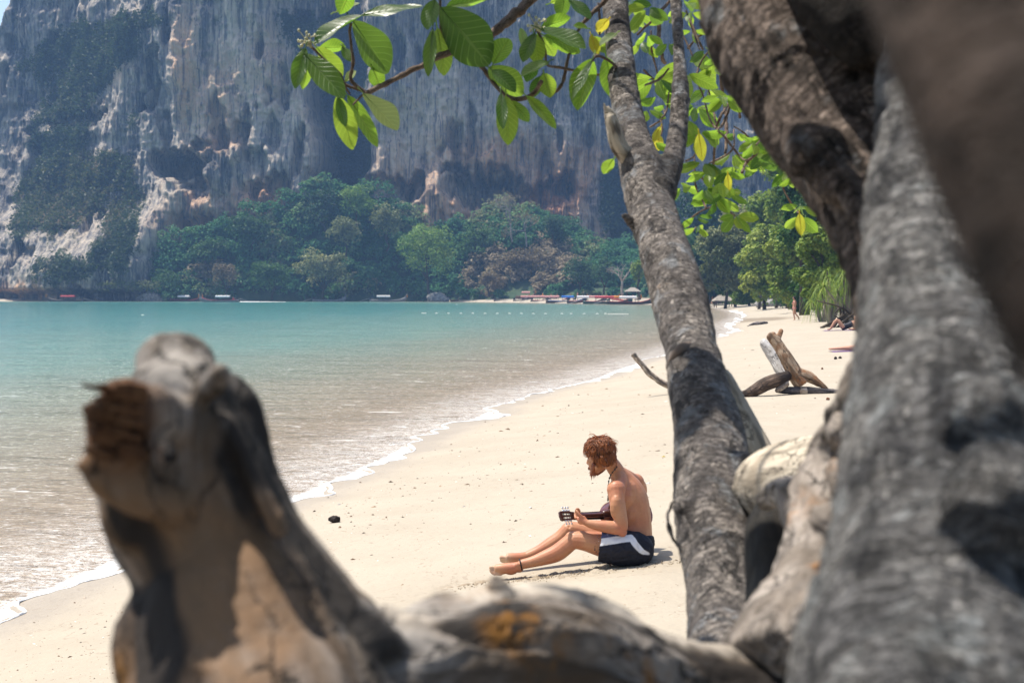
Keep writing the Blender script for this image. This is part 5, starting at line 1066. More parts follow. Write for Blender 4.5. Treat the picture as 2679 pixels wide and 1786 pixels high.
# hair: cap plus curling locks
def hair():
    def hm(name, c1, c2):
        b = NB(name); uv = b.attr('sh'); n = b.noise(b.objc(), 90.0, 3, .6); c = b.mix(b.map(b.math('ADD', uv, b.math('MULTIPLY', n, .5)), .2, 1.2), c1, c2)
        return b.done(b.bsdf(c, .42, b.bump(n, .5, .004), .5))
    hmat = hm('red_hair', (.055, .013, .004), (.33, .095, .016))
    rng = np.random.default_rng(4); mb = MB()
    mb.ell(hp(-.022, 0, .037), (.103, .088, .090), HM, 18, a=.15); mb.ell(hp(-.055, 0, -.03), (.055, .068, .065), HM, 14, a=.1)
    n = 1700
    for k in range(n):
        # roots over crown, back and sides, leaving face and ears free
        while True:
            d = rng.normal(0, 1, 3); d /= np.linalg.norm(d)
            if d[0] > .55 and d[2] < .35: continue
            if d[0] > .1 and d[2] < -.05: continue
            if d[2] < -.62: continue
            break
        root = np.array([-.020 + .103 * d[0], .087 * d[1], .032 + .094 * d[2] - (.03 if d[0] < -.2 and d[2] < 0 else 0)])
        # combing: from the crown forward over the brow, down and back at the sides
        fwd = max(0, .5 + d[0]); flow = np.array([.55 * fwd - .15, d[1] * .3, -.75 + .75 * max(d[2], 0) * (d[0] > .2)]); flow -= d * (flow @ d); flow /= np.linalg.norm(flow) + 1e-6
        side = np.cross(d, flow); L = rng.uniform(.030, .056) * (1.25 if d[0] > .45 else 1); cur = rng.uniform(-1, 1); ph = rng.uniform(0, 6.28); lift = rng.uniform(.06, .26) + (.45 if rng.random() < .03 else 0)
        ts = np.linspace(0, 1, 7); pts = [root + d * (L * lift * math.sin(t * 2.4)) + flow * L * t + side * (L * .20 * math.sin(ph + t * 5.0 * cur)) for t in ts]
        pw = [tuple(hp(*p)) for p in pts]; w = rng.uniform(.0011, .0026); mb.tube(pw, [w * .8, w, w * 1.05, w * .95, w * .8, w * .5, w * .15], 5, a=np.clip(rng.normal(.55, .28), 0, 1))
    o = mb.build('hair', hmat, person, attr='sh')
    # short beard hairs along the jaw and upper lip
    mb = MB()
    for k in range(320):
        a = rng.uniform(-1, 1); u = rng.uniform(0, 1); s = rng.choice([-1, 1])
        # jaw line from ear to chin, moustache
        if rng.random() < .22: f, r_, z = rng.uniform(.07, .098), rng.uniform(-.026, .026), -.068 + rng.uniform(-.006, .004)
        else:
            f = -.002 + .088 * u; r_ = s * (.070 - .055 * u ** 1.6) * (1 if rng.random() < .75 else rng.random()); z = -.05 - .07 * u ** .7 + rng.uniform(-.010, .018) * (1 + .8 * u)
        d = np.array([f * .6, r_ * .6, z]); d /= np.linalg.norm(d); fl = np.array([.5, 0, -1.0]) + rng.normal(0, .35, 3); L = rng.uniform(.006, .013) * (1 + .8 * u)
        root = np.array([f, r_, z]); pts = [root, root + fl * L * .5 + d * L * .4, root + fl * L * .9 + d * L * .5]; w = rng.uniform(.0015, .0028)
        mb.tube([tuple(hp(*p)) for p in pts], [w, w, w * .2], 4, a=np.clip(rng.normal(.5, .28), 0, 1))
    for s in (-1, 1): mb.tube(spline([tuple(hp(.000, s * .066, -.050)), tuple(hp(.012, s * .062, -.082)), tuple(hp(.045, s * .044, -.108)), tuple(hp(.066, s * .012, -.122))], 10), [.008, .011, .014, .016, .017, .018, .018, .018, .019, .019], 8, a=.35)
    mb.tube([tuple(hp(.082, -.024, -.072)), tuple(hp(.094, 0, -.067)), tuple(hp(.082, .024, -.072))], .0065, 6, a=.45)
    mb.ell(hp(.064, 0, -.112), (.029, .026, .025), HM, 10, a=.3)
    mb.build('beard', hm('red_beard', (.10, .022, .007), (.33, .09, .02)), person, attr='sh')
    eb = MB()
    for s in (-1, 1): eb.tube([tuple(hp(.088, s * .012, .020)), tuple(hp(.088, s * .030, .026)), tuple(hp(.074, s * .048, .020))], [.004, .0045, .002], 6)
    eb.build('eyebrows', hmat, person, attr='sh')
    for s in (-1, 1):
        e = MB(); e.ell(hp(.062, s * .030, -.004), .0125, n=10); e.build('eye', simple('eye_white', (.7, .68, .64), .2, .5, .02), person)
        e = MB(); e.ell(hp(.072, s * .031, -.004), (.0045, .0055, .0055), HM, 8); e.build('iris', simple('iris', (.10, .16, .18), .2, .5, .02), person.children[-1])
hair()
# swim shorts
def shorts():
    mb = MB()
    HL, HR = W(1420, 1170, -.11), W(1400, 1150, .14)
    chain(mb, [(W(1412, 1195, .02), .152), (W(1430, 1100, .03), .140), (W(1438, 1035, .035), .129)], 12, 24)
    for dz in (-.10, .13): mb.ell(W(1430, 1180, dz), (.135, .115, .128), n=16)
    chain(mb, [(HL, .122), (W(1290, 1160, -.125), .122), (W(1140, 1135, -.132), .116), (W(1122, 1132, -.132), .116)], 14, 22, -.25)
    chain(mb, [(HR, .120), (W(1250, 1115, .15), .116), (W(1100, 1068, .155), .108), (W(1085, 1062, .155), .105)], 14, 20, -.25)
    mb.ell(W(1230, 1232, -.14), (.075, .06, .045), n=12)
    co, nr, F = organic(mb, .009, 4, 1)
    fold = .0055 * ridged(co * np.array([11, 16, 22]) + 2.0 * fbm(co * 7, 2, 3)[:, None], 3, 151) + .003 * fbm(co * 45, 2, 152); co = co + nr * fold[:, None]
    g = ground(co[:, 0] + man_o.x, co[:, 1] + man_o.y) - man_o.z; co[:, 2] = np.maximum(co[:, 2], g - .004)
    # printed side stripe and faded blue inner panel follow the seams
    def band(pts, w):
        s_ = spline([tuple(p) for p in pts], 50); dd = np.full(len(co), 9.0)
        for q in s_: dd = np.minimum(dd, np.linalg.norm((co - q) * np.array([1, .35, 1]), axis=1))
        return sstep(w * 1.08, w * .92, dd)
    stripe = np.maximum(band([W(1115, 1108, -.24), W(1240, 1092, -.245), W(1330, 1078, -.24), W(1398, 1070, -.22)], .024), band([W(1412, 1085, -.22), W(1440, 1130, -.2), W(1490, 1180, -.17), W(1545, 1198, -.12)], .022)) * (co[:, 1] < .02)
    inner = sstep(.0, .01, co[:, 2] - W(1200, 1080, -.24).z - .0 + (co[:, 0] - W(1200, 1080).x) * .06) * sstep(W(1262, 0).x, W(1252, 0).x, co[:, 0])
    b = NB('swim_shorts'); n = b.noise(b.objc(), 14.0, 5, .7, 1.0); pat = b.noise(b.objc(), 30.0, 3, .6, 1.5)
    c = b.mix(b.map(n, .3, .7), (.008, .009, .016), (.016, .017, .028))
    ic = b.mix(b.map(pat, .48, .56), (.075, .085, .16), (.20, .20, .30)); c = b.mix(b.attr('inner'), c, ic); c = b.mix(b.attr('stripe'), c, (.66, .65, .66))
    m = b.done(b.bsdf(c, .7, b.bump(b.noise(b.objc(), 300.0, 2), .2, .002), .25))
    o = adopt(obj('shorts', co, F, m, None, True, {'stripe': stripe, 'inner': inner}), person); o['label'] = 'navy swim shorts with white side stripe'
shorts()
# bead necklace and ankle cord
def jewel():
    mb = MB(); pts = [W(1272, 405, -.02), W(1262, 430, -.05), W(1232, 465, -.075), W(1208, 500, -.085), W(1196, 540, -.09), W(1190, 590, -.085), W(1188, 680, -.05), W(1186, 740, -.02)]
    s_ = spline([tuple(p) for p in pts], 40); mb.tube(s_, .0028, 6)
    for q in s_[::4]: mb.ell(q, (.006, .006, .0075), n=8)
    pts2 = [W(1272, 405, -.02), W(1278, 440, .05), W(1250, 480, .10), W(1215, 560, .11), W(1190, 680, .05), W(1186, 740, -.02)]; s2 = spline([tuple(p) for p in pts2], 30); mb.tube(s2, .0028, 6)
    for q in s2[::3]: mb.ell(q, (.006, .006, .0075), n=8)
    mb.build('necklace', simple('dark_bead', (.03, .018, .014), .4, .5), person)
    c = W(385, 1312, -.16); ax = (W(500, 1285, -.152) - c).normalized(); u = ax.orthogonal().normalized(); w = ax.cross(u); ring = [c + ax * .004 + u * math.cos(t) * .0385 + w * math.sin(t) * .0385 for t in np.linspace(0, 2 * math.pi, 28)]
    mb = MB(); mb.tube(ring, .0048, 8); mb.build('ankle_cord', simple('black_cord', (.012, .012, .014), .6), person)
jewel()

# ------------------------------------------------------------------ guitar
def guitar():
    a = W(800, 868, -.13); bdy = W(1255, 850, .22); ax = (bdy - a).normalized()
    # machine-head side (its back) towards the eye
    back = Vector((-.15, -.93, .32)); back = (back - ax * back.dot(ax)).normalized(); up = back.cross(ax).normalized()
    if up.z < 0: up = -up
    g = empty('guitar', man_o + bdy); tag(g, 'dark brown acoustic guitar resting on the lap of the seated person', 'guitar')
    def q(l, u, b_): return a + ax * l + up * u + back * b_ - bdy   # along, up, towards the eye
    wood = simple('dark_guitar_wood', (.075, .022, .014), .28, .55, .2, 30); side = simple('guitar_body_wood', (.13, .035, .028), .22, .6, .2, 20); metal = simple('tuner_metal', (.7, .7, .72), .25, .5, .05, 30, 1.0); blk = simple('ebony', (.02, .014, .012), .4)
    def slab(name, outl, th, mat, off=0.0, bev=.003, holes=()):
        bm = MB(); n = len(outl); o2 = np.array(outl)
        c = o2.mean(0); ins = o2 + (c - o2) / np.linalg.norm(c - o2, axis=1)[:, None] * bev
        L = [(ins, -th / 2), (o2, -th / 2 + bev), (o2, th / 2 - bev), (ins, th / 2)]
        v = [tuple(q(p[0], p[1], off + z)) for pts, z in L for p in pts]; f = []
        for k in range(3): f += [[k * n + i, k * n + (i + 1) % n, (k + 1) * n + (i + 1) % n, (k + 1) * n + i] for i in range(n)]
        v += [tuple(q(c[0], c[1], off - th / 2)), tuple(q(c[0], c[1], off + th / 2))]
        t = [[4 * n, (i + 1) % n, i] for i in range(n)] + [[4 * n + 1, 3 * n + i, 3 * n + (i + 1) % n] for i in range(n)]
        bm.add(v, f, t); return bm.build(name, mat, g, smooth=False)
    # slotted headstock: two rails, crown piece and middle bar
    HB = []
    hs = slab('headstock', [(-.055, -.030), (-.062, 0), (-.055, .030), (-.040, .036), (-.030, .034), (-.030, -.034), (-.040, -.036)], .017, wood)
    for s in (-1, 1): slab('headstock_rail', [(-.031, s * .034), (-.031, s * .021), (.056, s * .017), (.056, s * .029)][::s], .017, wood)
    slab('headstock_bar', [(-.031, -.006), (-.031, .006), (.056, .006), (.056, -.006)], .017, wood); slab('headstock_base', [(.055, -.029), (.055, .029), (.085, .026), (.085, -.026)], .018, wood)
    for s in (-1, 1):
        for k in range(3):
            x = -.014 + k * .026; r = MB(); r.tube([q(x, s * .020, 0), q(x, s * .004, 0)], .0042, 8); r.build('roller', simple('ivory', (.7, .68, .6), .4), g)
            m = MB(); m.box(tuple(q(x, s * .036, .004)), (.007, .0035, .007), None); m.tube([q(x, s * .034, .002), q(x, s * .052, .004)], .0026, 6); tp = m.build('tuning_post', metal, g)
            m = MB(); fr = np.array(Matrix((ax, up, back)).transposed()); m.ell(q(x, s * .058, .004), (.0085, .008, .0055), fr, 10); m.build('tuning_peg', metal, tp)
        m = MB(); v0 = q(-.024, s * .0355, .002); m.tube([q(-.024, s * .0362, .004), q(.048, s * .0312, .004)], .0042, 6); m.build('tuner_plate', metal, g)
    nk = MB(); pts = [q(.08, 0, .0), q(.20, 0, .0), q(.33, 0, .0), q(.40, 0, .003)]; v, f, t = tube_arr(pts, [.026, .027, .029, .030], 14, True, .62); nk.add(v, f, t); nk.build('neck', wood, g)
    fb = slab('fretboard', [(.085, -.026), (.085, .026), (.40, .030), (.40, -.030)], .006, blk, -.017)
    for k in range(6):
        s_ = MB(); u = -.019 + k * .0076; s_.tube([q(-.01, u * .8, -.014), q(.09, u, -.023), (q(.72, u * 1.3, -.030))], .0006, 4); s_.build('string', metal, g)
    hl = MB(); h = spline([tuple(q(.36, 0, .016)) + (.020,), tuple(q(.395, 0, .03)) + (.027,), tuple(q(.42, 0, .036)) + (.030,)], 8); hl.tube(h[:, :3], h[:, 3], 10); hl.build('neck_heel', wood, g)
    # body outline
    def prof(t):   # t 0..1 along the body 0.40 .. 0.87
        return .135 * math.sin(math.pi * min(1, max(0, t))) ** .45 * (1 - .30 * math.exp(-((t - .42) / .13) ** 2)) * (.86 + .36 * t)
    N = 40; ts = np.concatenate([[0.004], np.linspace(.02, .98, N), [.996]]); top = [(.40 + .47 * t, prof(t)) for t in ts]; outl = top + [(x, -y) for x, y in reversed(top)]
    def plate(name, off, th, mat): return slab(name, outl, th, mat, off, .002)
    plate('back_panel', .034, .004, side); plate('top_panel', -.056, .004, simple('spruce_top', (.50, .30, .12), .3, .5))
    n = len(outl); bm = MB(); rows = [(.0315, 1.0), (-.0535, 1.0)]; v = [tuple(q(x, y * .985, z)) for z, _ in rows for x, y in outl]; bm.add(v, [[i, n + i, n + (i + 1) % n, (i + 1) % n] for i in range(n)]); bm.build('sides', side, g)
    m = MB(); ring = [q(.56 + .045 * math.cos(t), .045 * math.sin(t), -.0585) for t in np.linspace(0, 2 * math.pi, 24)]; m.tube(ring, .004, 6); m.build('sound_hole', blk, g)
    m = MB(); m.box(tuple(q(.74, 0, -.061)), (.008, .05, .005)); m.build('bridge', blk, g)
guitar()
# ------------------------------------------------------------------ forest at the foot of the cliff
TOP = np.array([(380, 745), (440, 620), (560, 590), (640, 560), (700, 530), (780, 515), (850, 470), (930, 490), (1000, 500), (1070, 560), (1130, 600), (1240, 590), (1330, 545), (1400, 560), (1480, 600), (1560, 640), (1650, 640), (1760, 590), (1900, 600), (2100, 600), (2400, 560)])
def bank_y(px, py):
    """distance of the wooded bank seen through a pixel"""
    t = np.interp(px, TOP[:, 0], TOP[:, 1]); f = np.clip((784 - py) / (784 - t), 0, 1.15)
    near_ = np.interp(px, [380, 1150, 1300, 1650, 1760, 2400], [437, 430, 415, 395, 330, 300]); return near_ + f * (446 - near_) * .98
def bank():
    us = np.arange(380, 2420, 14.0); fs = np.linspace(0, .97, 26); U, Fq = [a.ravel() for a in np.meshgrid(us, fs)]
    t = np.interp(U, TOP[:, 0], TOP[:, 1]); V = 790 - Fq * (790 - t); Y = bank_y(U, V)
    x = (U - 1339.5) / FPX * Y; z = CAM_Z - (V - 768) / FPX * Y; p = col3(x, Y, z); z = z - 2.2 * Fq - .3 + 1.2 * fbm(p * .12, 3, 5) * Fq; n = len(us)
    i = np.arange(25)[:, None] * n; j = np.arange(n - 1)[None, :]; q = np.stack([i + j, i + j + 1, i + n + j + 1, i + n + j], -1).reshape(-1, 4)
    b = NB('bank_soil'); n1 = b.noise(b.pos(), .5, 5, .7); m = b.done(b.bsdf(b.mix(b.map(n1, .35, .65), (.03, .06, .028), (.06, .085, .04)), .95))
    o = obj('hillside', col3(x, Y, z), q, m); tag(o, 'steep wooded bank between cliff and shore', 'hillside', kind='structure')
bank()
def crown_arr(rng, c, r, nl, nleaf, size, rnd=(0, 1), gap=.55, lob=.42, up=.5):
    """leaf clumps over many uneven lobes filling an ellipsoid"""
    nl = int(nl * 1.6); c = np.asarray(c); r = np.asarray(r); d = rng.normal(0, 1, (nl, 3)); d /= np.linalg.norm(d, axis=1)[:, None]; d[:, 2] = np.where(d[:, 2] < -.55, -d[:, 2], d[:, 2])
    nl2 = nl; lc = d * (.25 + .65 * rng.random((nl, 1))); lr = lob * .82 * (.55 + .75 * rng.random(nl))
    k = rng.choice(nl, nleaf, p=lr ** 2 / (lr ** 2).sum()); e = rng.normal(0, 1, (nleaf, 3)); e /= np.linalg.norm(e, axis=1)[:, None]; e[:, 2] = np.abs(e[:, 2]) * np.where(rng.random(nleaf) < .8, 1, -1)
    p = lc[k] + e * lr[k][:, None] * (.70 + .45 * rng.random((nleaf, 1))) + rng.normal(0, .035, (nleaf, 3)); keep = fbm(p * 3.1 + c[:1] * .37, 2, 8) > -gap; p, e, k = p[keep], e[keep], k[keep]
    tone = rnd[0] + (rnd[1] - rnd[0]) * np.clip(.5 + .22 * rng.normal(0, 1, nl)[k] + .22 * rng.normal(0, 1, len(k)), 0, 1)
    return leaf_quads(c + p * r, rng, size, tone, up, e)
FM = {'dark': farleaf('dark_foliage', (.018, .058, .030), (.038, .10, .042), (.08, .15, .06)), 'mid': farleaf('green_foliage', (.03, .085, .025), (.075, .165, .04), (.15, .25, .075)), 'olive': farleaf('olive_foliage', (.11, .14, .065), (.25, .27, .125), (.42, .40, .21)),
      'lime': farleaf('lime_foliage', (.09, .19, .045), (.22, .34, .07), (.42, .50, .15)), 'dry': farleaf('dry_foliage', (.10, .075, .045), (.20, .155, .095), (.30, .24, .15)), 'bright': farleaf('bright_foliage', (.07, .14, .022), (.20, .29, .045), (.42, .46, .11))}
bark_far = simple('far_trunk_bark', (.26, .22, .18), .9, .1, .25, 1.5); bark_dk = simple('dark_trunk_bark', (.085, .068, .05), .9, .1, .25, 1.5)
def tree_thing(name, label, c, r, nl, nleaf, size, mat, seed, trunk=None, group=None, rnd=(0, 1), bark_=None, lob=.42, gap=.55, cat='tree', limbs=5, foot=None, skirt=False):
    rng = np.random.default_rng(seed); bx, by = (c[0], c[1]) if foot is None else foot[:2]; bz = (gz(bx, by) if by < 330 else None) if foot is None or len(foot) < 3 else foot[2]
    if bz is None: bz = max(0.3, c[2] - r[2] * 1.4)
    root = empty(name, (bx, by, bz)); tag(root, label, cat, group)
    cc = np.array(c) - np.array([bx, by, bz]); v, f, a = crown_arr(rng, cc, r, nl, nleaf, size, rnd, gap, lob)
    if skirt:
        low = cc.copy(); low[2] = max(r[2] * .5, cc[2] - r[2] * 1.15); v2, f2, a2 = crown_arr(rng, low, np.array(r) * np.array([1.0, .8, .85]), nl, int(nleaf * .8), size, rnd, gap, lob); v = np.concatenate([v, v2]); f = np.arange(len(v)).reshape(-1, 4); a = np.concatenate([a, a2])
    obj('crown', v, f, mat, root, False, {'rnd': a})
    if trunk:
        mb = MB(); top = Vector(c) - Vector((bx, by, bz)); fork = top * .5 + Vector((rng.normal(0, .4), 0, -r[2] * .2)); fork.z = max(fork.z, top.z - r[2] * .9)
        mb.tube(spline([(0, 0, -.4), (fork.x * .4 + rng.normal(0, .2), fork.y * .4, fork.z * .5), tuple(fork)], 8), np.linspace(trunk * 1.3, trunk * .8, 8), 8)
        for k in range(limbs):
            d = Vector(rng.normal(0, 1, 3)); d.z = abs(d.z); d.normalize(); e = top + Vector((d.x * r[0], d.y * r[1], d.z * r[2])) * .7
            mb.tube(spline([tuple(fork), tuple(fork.lerp(e, .5) + Vector((0, 0, .4))), tuple(e)], 6), np.linspace(trunk * .6, trunk * .12, 6), 6)
        mb.build('trunk', bark_ or bark_dk, root)
    return root
def jungle():
    rng = np.random.default_rng(21); V = []; A = []; n = 0
    us = np.concatenate([rng.uniform(400, 2000, 560), rng.uniform(1180, 1650, 110)]); fs = np.concatenate([rng.uniform(0, 1.04, 560) ** .9, rng.uniform(.6, 1.06, 110)])
    for u, f in zip(us, fs):
        t = np.interp(u, TOP[:, 0], TOP[:, 1]); py = 778 - f * (778 - t) * .97; y = float(bank_y(u, py)) - 1.5; rr = rng.uniform(2.2, 4.6)
        if f < .25 and u > 1180: rr *= .6
        c = np.array([(u - 1339.5) / FPX * y, y, CAM_Z - (py - 768) / FPX * y]); c[2] = max(c[2], rr * .45)
        nz = vnoise(np.array([[u * .011, py * .016, 3.0]]), 6)[0] + .5 * vnoise(np.array([[u * .03, py * .04, 3.0]]), 9)[0]
        dryb = math.exp(-((u - 1370) / 130) ** 2 - ((py - 700) / 50) ** 2) * 1.3 + math.exp(-((u - 560) / 70) ** 2 - ((py - 720) / 45) ** 2) * .8 + math.exp(-((u - 1290) / 60) ** 2 - ((py - 745) / 25) ** 2)
        base = .22 + .18 * nz
        if dryb > .45 + .3 * nz: base = .82
        elif nz > .42: base = .52
        v, fq, a = crown_arr(rng, c, (rr * 1.2, rr * .8, rr * .95), 7, 210, .95, (max(0, base - .14), min(1, base + .18)), .8, .5)
        V.append(v); A.append(a)
    v = np.concatenate(V); b = NB('jungle_foliage'); r = b.attr('rnd')
    c = b.ramp(r, [(0.0, (.030, .12, .060)), (.22, (.070, .20, .080)), (.42, (.15, .28, .10)), (.62, (.24, .26, .12)), (.74, (.27, .215, .135)), (1.0, (.42, .34, .22))])
    m = b.done(b.n('ShaderNodeMixShader', {0: .38, 1: b.bsdf(c, .6, None, .2), 2: b.n('ShaderNodeBsdfTranslucent', {'Color': c}).outputs[0]}).outputs[0])
    o = obj('jungle', v, np.arange(len(v)).reshape(-1, 4), m, None, False, {'rnd': np.concatenate(A)}); tag(o, 'dense dark green and dry brown jungle below the cliff', 'jungle', kind='stuff')
jungle()
def far_tree(px, py, rx, ry, y, **k):
    c = ((px - 1339.5) / FPX * y, y, CAM_Z - (py - 768) / FPX * y); r = (rx * y / FPX, min(rx, ry) * y / FPX * .8, ry * y / FPX); return c, r
def ft(label, px, py, rx, ry, y, mat, seed, nl=16, nleaf=2200, size=.75, name='broadleaf_tree', trunk=.25, **k):
    c, r = far_tree(px, py, rx, ry, y); foot = (c[0], c[1], max(.4, CAM_Z - (min(py + ry * 1.15, 780) - 768) / FPX * y))
    return tree_thing(name, label, c, r, nl, nleaf, size, FM[mat], seed, trunk, foot=foot, **k)
GR = 'trees standing out of the jungle below the cliff'
ft('bright lime green round tree below the orange rock foot of the cliff', 1122, 668, 84, 84, 418, 'lime', 31, 34, 6500, .62, trunk=.35, group=GR, gap=.35, lob=.30)
ft('pale olive tree with brown dead patches left of the lime green tree', 845, 712, 78, 60, 424, 'olive', 32, 26, 4200, .7, group=GR, gap=.4, lob=.34)
ft('pale yellow green tree high on the bank under the cliff gully', 935, 530, 52, 50, 436, 'lime', 33, 20, 2200, .65, group=GR, rnd=(0, .6), lob=.34)
ft('grey green tree between the high pale tree and the lime tree', 1012, 590, 50, 56, 432, 'olive', 34, 18, 2400, .65, group=GR, rnd=(0, .55), lob=.36)
ft('olive tree halfway up the bank above the brown patched tree', 905, 618, 50, 46, 430, 'olive', 35, 18, 2000, .65, group=GR, rnd=(.05, .7))
ft('deep green hanging shrub tree at the water left of the olive tree', 712, 728, 66, 46, 424, 'mid', 36, 18, 3000, .65, group=GR, rnd=(0, .55))
ft('dry tan tree at the water edge beside the left hand boats', 590, 728, 38, 42, 424, 'dry', 37, 12, 1300, .6, group=GR, rnd=(0, .75))
ft('dark green tree tucked under the overhang of the pillar', 545, 660, 60, 44, 436, 'mid', 38, 14, 1800, .75, group=GR, rnd=(0, .35))
ft('broad green tree against the base of the central pillar', 660, 600, 84, 44, 438, 'mid', 39, 18, 2600, .75, group=GR, rnd=(0, .45))
ft('teal green tree in the gully beside the pillar edge', 850, 545, 60, 52, 440, 'dark', 40, 16, 2000, .75, group=GR)
ft('round dark tree in front of the grey rock buttress', 1452, 610, 36, 52, 428, 'dark', 41, 14, 1800, .65, group=GR)
ft('dark green tree above the row of moored boats', 1520, 715, 48, 46, 405, 'dark', 42, 16, 2200, .65, group=GR)
ft('dark tree left of the bare grey tree on the far beach', 1580, 720, 34, 40, 392, 'dark', 43, 14, 1600, .6, group=GR, rnd=(.2, .9))
ft('brown thorny thicket on the slope below two bare trunks', 1385, 692, 95, 44, 420, 'dry', 44, 26, 3400, .6, group=GR, gap=.5, lob=.3)
ft('green tree on the slope right of the lime tree', 1245, 640, 54, 46, 430, 'mid', 45, 16, 2000, .7, group=GR, rnd=(0, .5))
ft('pale dry bush by the far beach end', 1278, 738, 40, 30, 414, 'dry', 46, 12, 1200, .55, group=GR, rnd=(.1, .7))
ft('low bright green tree just left of the slim trunk on the far beach', 1672, 720, 22, 44, 340, 'bright', 47, 12, 1500, .5, group=GR)
ft('low sea fig bush clinging above the water on the left headland', 330, 752, 90, 22, 428, 'olive', 48, 16, 1500, .6, group=GR, rnd=(0, .35), trunk=None)
ft('dark bush at the end of the left headland', 440, 735, 40, 36, 430, 'mid', 49, 12, 1200, .6, group=GR, rnd=(0, .35), trunk=None)
def bare_tree(label, px, base, topy, y, seed, spread, r0, col, n=11, leaf=None):
    rng = np.random.default_rng(seed); b0 = Vector(((px - 1339.5) / FPX * y, y, CAM_Z - (base - 768) / FPX * y)); H = (base - topy) * y / FPX; root = empty('bare_tree', b0); tag(root, label, 'tree', 'leafless trees on the far shore'); mb = MB(); tips = []
    def grow(p, d, L, r, lev):
        e = p + d * L; m = p.lerp(e, .5) + Vector(rng.normal(0, L * .06, 3)); mb.tube(spline([tuple(p), tuple(m), tuple(e)], 5), np.linspace(r, r * .6, 5), 6)
        if lev == 0: tips.append(e); return
        for k in range(3 if lev > 1 else 3):
            q = d + Vector(rng.normal(0, 1, 3)) * spread; q.y *= .6; q.z = q.z * .8 + .15; q.normalize(); grow(e if k else p.lerp(e, .8), q, L * rng.uniform(.55, .8), r * .55, lev - 1)
    grow(Vector((0, 0, -.3)), Vector((rng.normal(0, .12), 0, 1)).normalized(), H * .42, r0, 4)
    mb.build('trunk', col, root)
    if leaf:
        c = np.repeat(np.array([tuple(t) for t in tips]), 4, 0) + rng.normal(0, .45, (len(tips) * 4, 3)); v, f, a = leaf_quads(c, rng, .5, rng.random(len(c)), .4); obj('crown', v, f, FM[leaf], root, False, {'rnd': a})
greyw = simple('grey_dead_bark', (.32, .285, .245), .9, .1, .15, 2)
bare_tree('tall thin bare pale tree on the slope, left one of the pair', 1340, 632, 510, 428, 51, .55, .32, greyw, leaf='dry')
bare_tree('tall thin bare pale tree on the slope, right one of the pair', 1378, 644, 545, 427, 52, .55, .28, greyw, leaf='dry')
bare_tree('wide bare grey tree with forked trunk at the end of the far beach', 1628, 768, 680, 350, 53, .85, .40, greyw)

# ------------------------------------------------------------------ trees along the beach on the right
BG = 'trees along the back of the beach'
def bt(label, px, py, rx, ry, y, mat, seed, nl=22, nleaf=4200, size=.55, name='beach_side_tree', trunk=.2, ox=0.0, sk=True, **k):
    c, r = far_tree(px, py, rx * 1.15, ry * 1.2, y); size *= 1.08; nleaf = int(nleaf * 1.7); fx = c[0] + ox; return tree_thing(name, label, c, r, nl, nleaf, size, FM[mat], seed, trunk, BG, foot=(fx, c[1], gz(fx, c[1]) - .1), skirt=sk, **k)
bt('dark dense tree at the far end of the beach beside the slim trunk', 1822, 712, 46, 62, 262, 'dark', 61, 20, 3600, .6)
bt('dark tree behind the two coconut palms', 1790, 660, 60, 70, 300, 'dark', 62, 20, 3200, .7)
bt('feathery grey green tree over the hut on the beach', 1896, 655, 74, 56, 225, 'olive', 63, 30, 4200, .5, rnd=(0, .8), lob=.28, gap=.4)
bt('green tree overhanging the building with the teal roof', 1925, 715, 62, 34, 232, 'mid', 64, 18, 3000, .5)
bt('pale flowering tree above the feathery tree', 1945, 590, 70, 52, 245, 'olive', 65, 26, 3400, .55, rnd=(.1, .9), lob=.3)
bt('yellow green tree in the middle of the beach edge', 2000, 668, 66, 62, 180, 'bright', 66, 26, 4600, .45, rnd=(.2, 1), lob=.32)
bt('tall light green tree behind the yellow green one', 2030, 570, 76, 66, 205, 'bright', 67, 28, 4600, .5, lob=.32)
bt('dark glossy tree top showing beside the thick limb', 2098, 505, 60, 70, 120, 'mid', 68, 22, 4200, .36, rnd=(0, .6))
bt('bright leafy tree left of the screw palms', 2085, 640, 70, 80, 140, 'bright', 69, 28, 5600, .36, lob=.30)
bt('sunlit glossy tree above the screw palms', 2160, 660, 70, 60, 98, 'bright', 70, 26, 5200, .28, rnd=(0, .8), lob=.32)
bt('dark green tree behind the thick trunk at the beach edge', 2230, 560, 120, 130, 112, 'mid', 71, 28, 5200, .4, rnd=(0, .6))
bt('dark tree filling the back of the beach by the grey mound', 2040, 715, 60, 48, 215, 'dark', 72, 20, 3200, .5, rnd=(.2, 1))
bt('shrubby green tree low by the walking person', 2110, 745, 40, 34, 122, 'mid', 73, 16, 2600, .32)
bt('dark tree at the back between the palms and the flowering tree', 1870, 560, 90, 70, 300, 'dark', 74, 22, 3600, .7)
for k, (px, y, dx) in enumerate(((1985, 190, .6), (2030, 186, .8), (2068, 168, -.6))):
    x0 = (px - 1339.5) / FPX * y; b0 = Vector((x0, y, gz(x0, y) - .2)); mb = MB(); mb.tube(spline([(0, 0, 0), (dx * .3, 0, 1.6), (dx, 0, 3.4), (dx * 1.6, 0, 5.0)], 10), np.linspace(.22, .12, 10), 8); mb.tube(spline([(dx * .4, 0, 2.0), (dx * .4 - .7, 0, 3.2), (dx * .4 - 1.0, 0, 4.8)], 8), np.linspace(.12, .06, 8), 6)
    o = mb.build('tree_trunk', bark_dk); o.location = b0; tag(o, ['dark bare trunk leaning at the beach edge, leftmost beside the building end', 'dark trunk leaning right behind the grey mound', 'dark trunk leaning left near the walking person'][k], 'tree trunk', 'bare trunks under the beach trees')
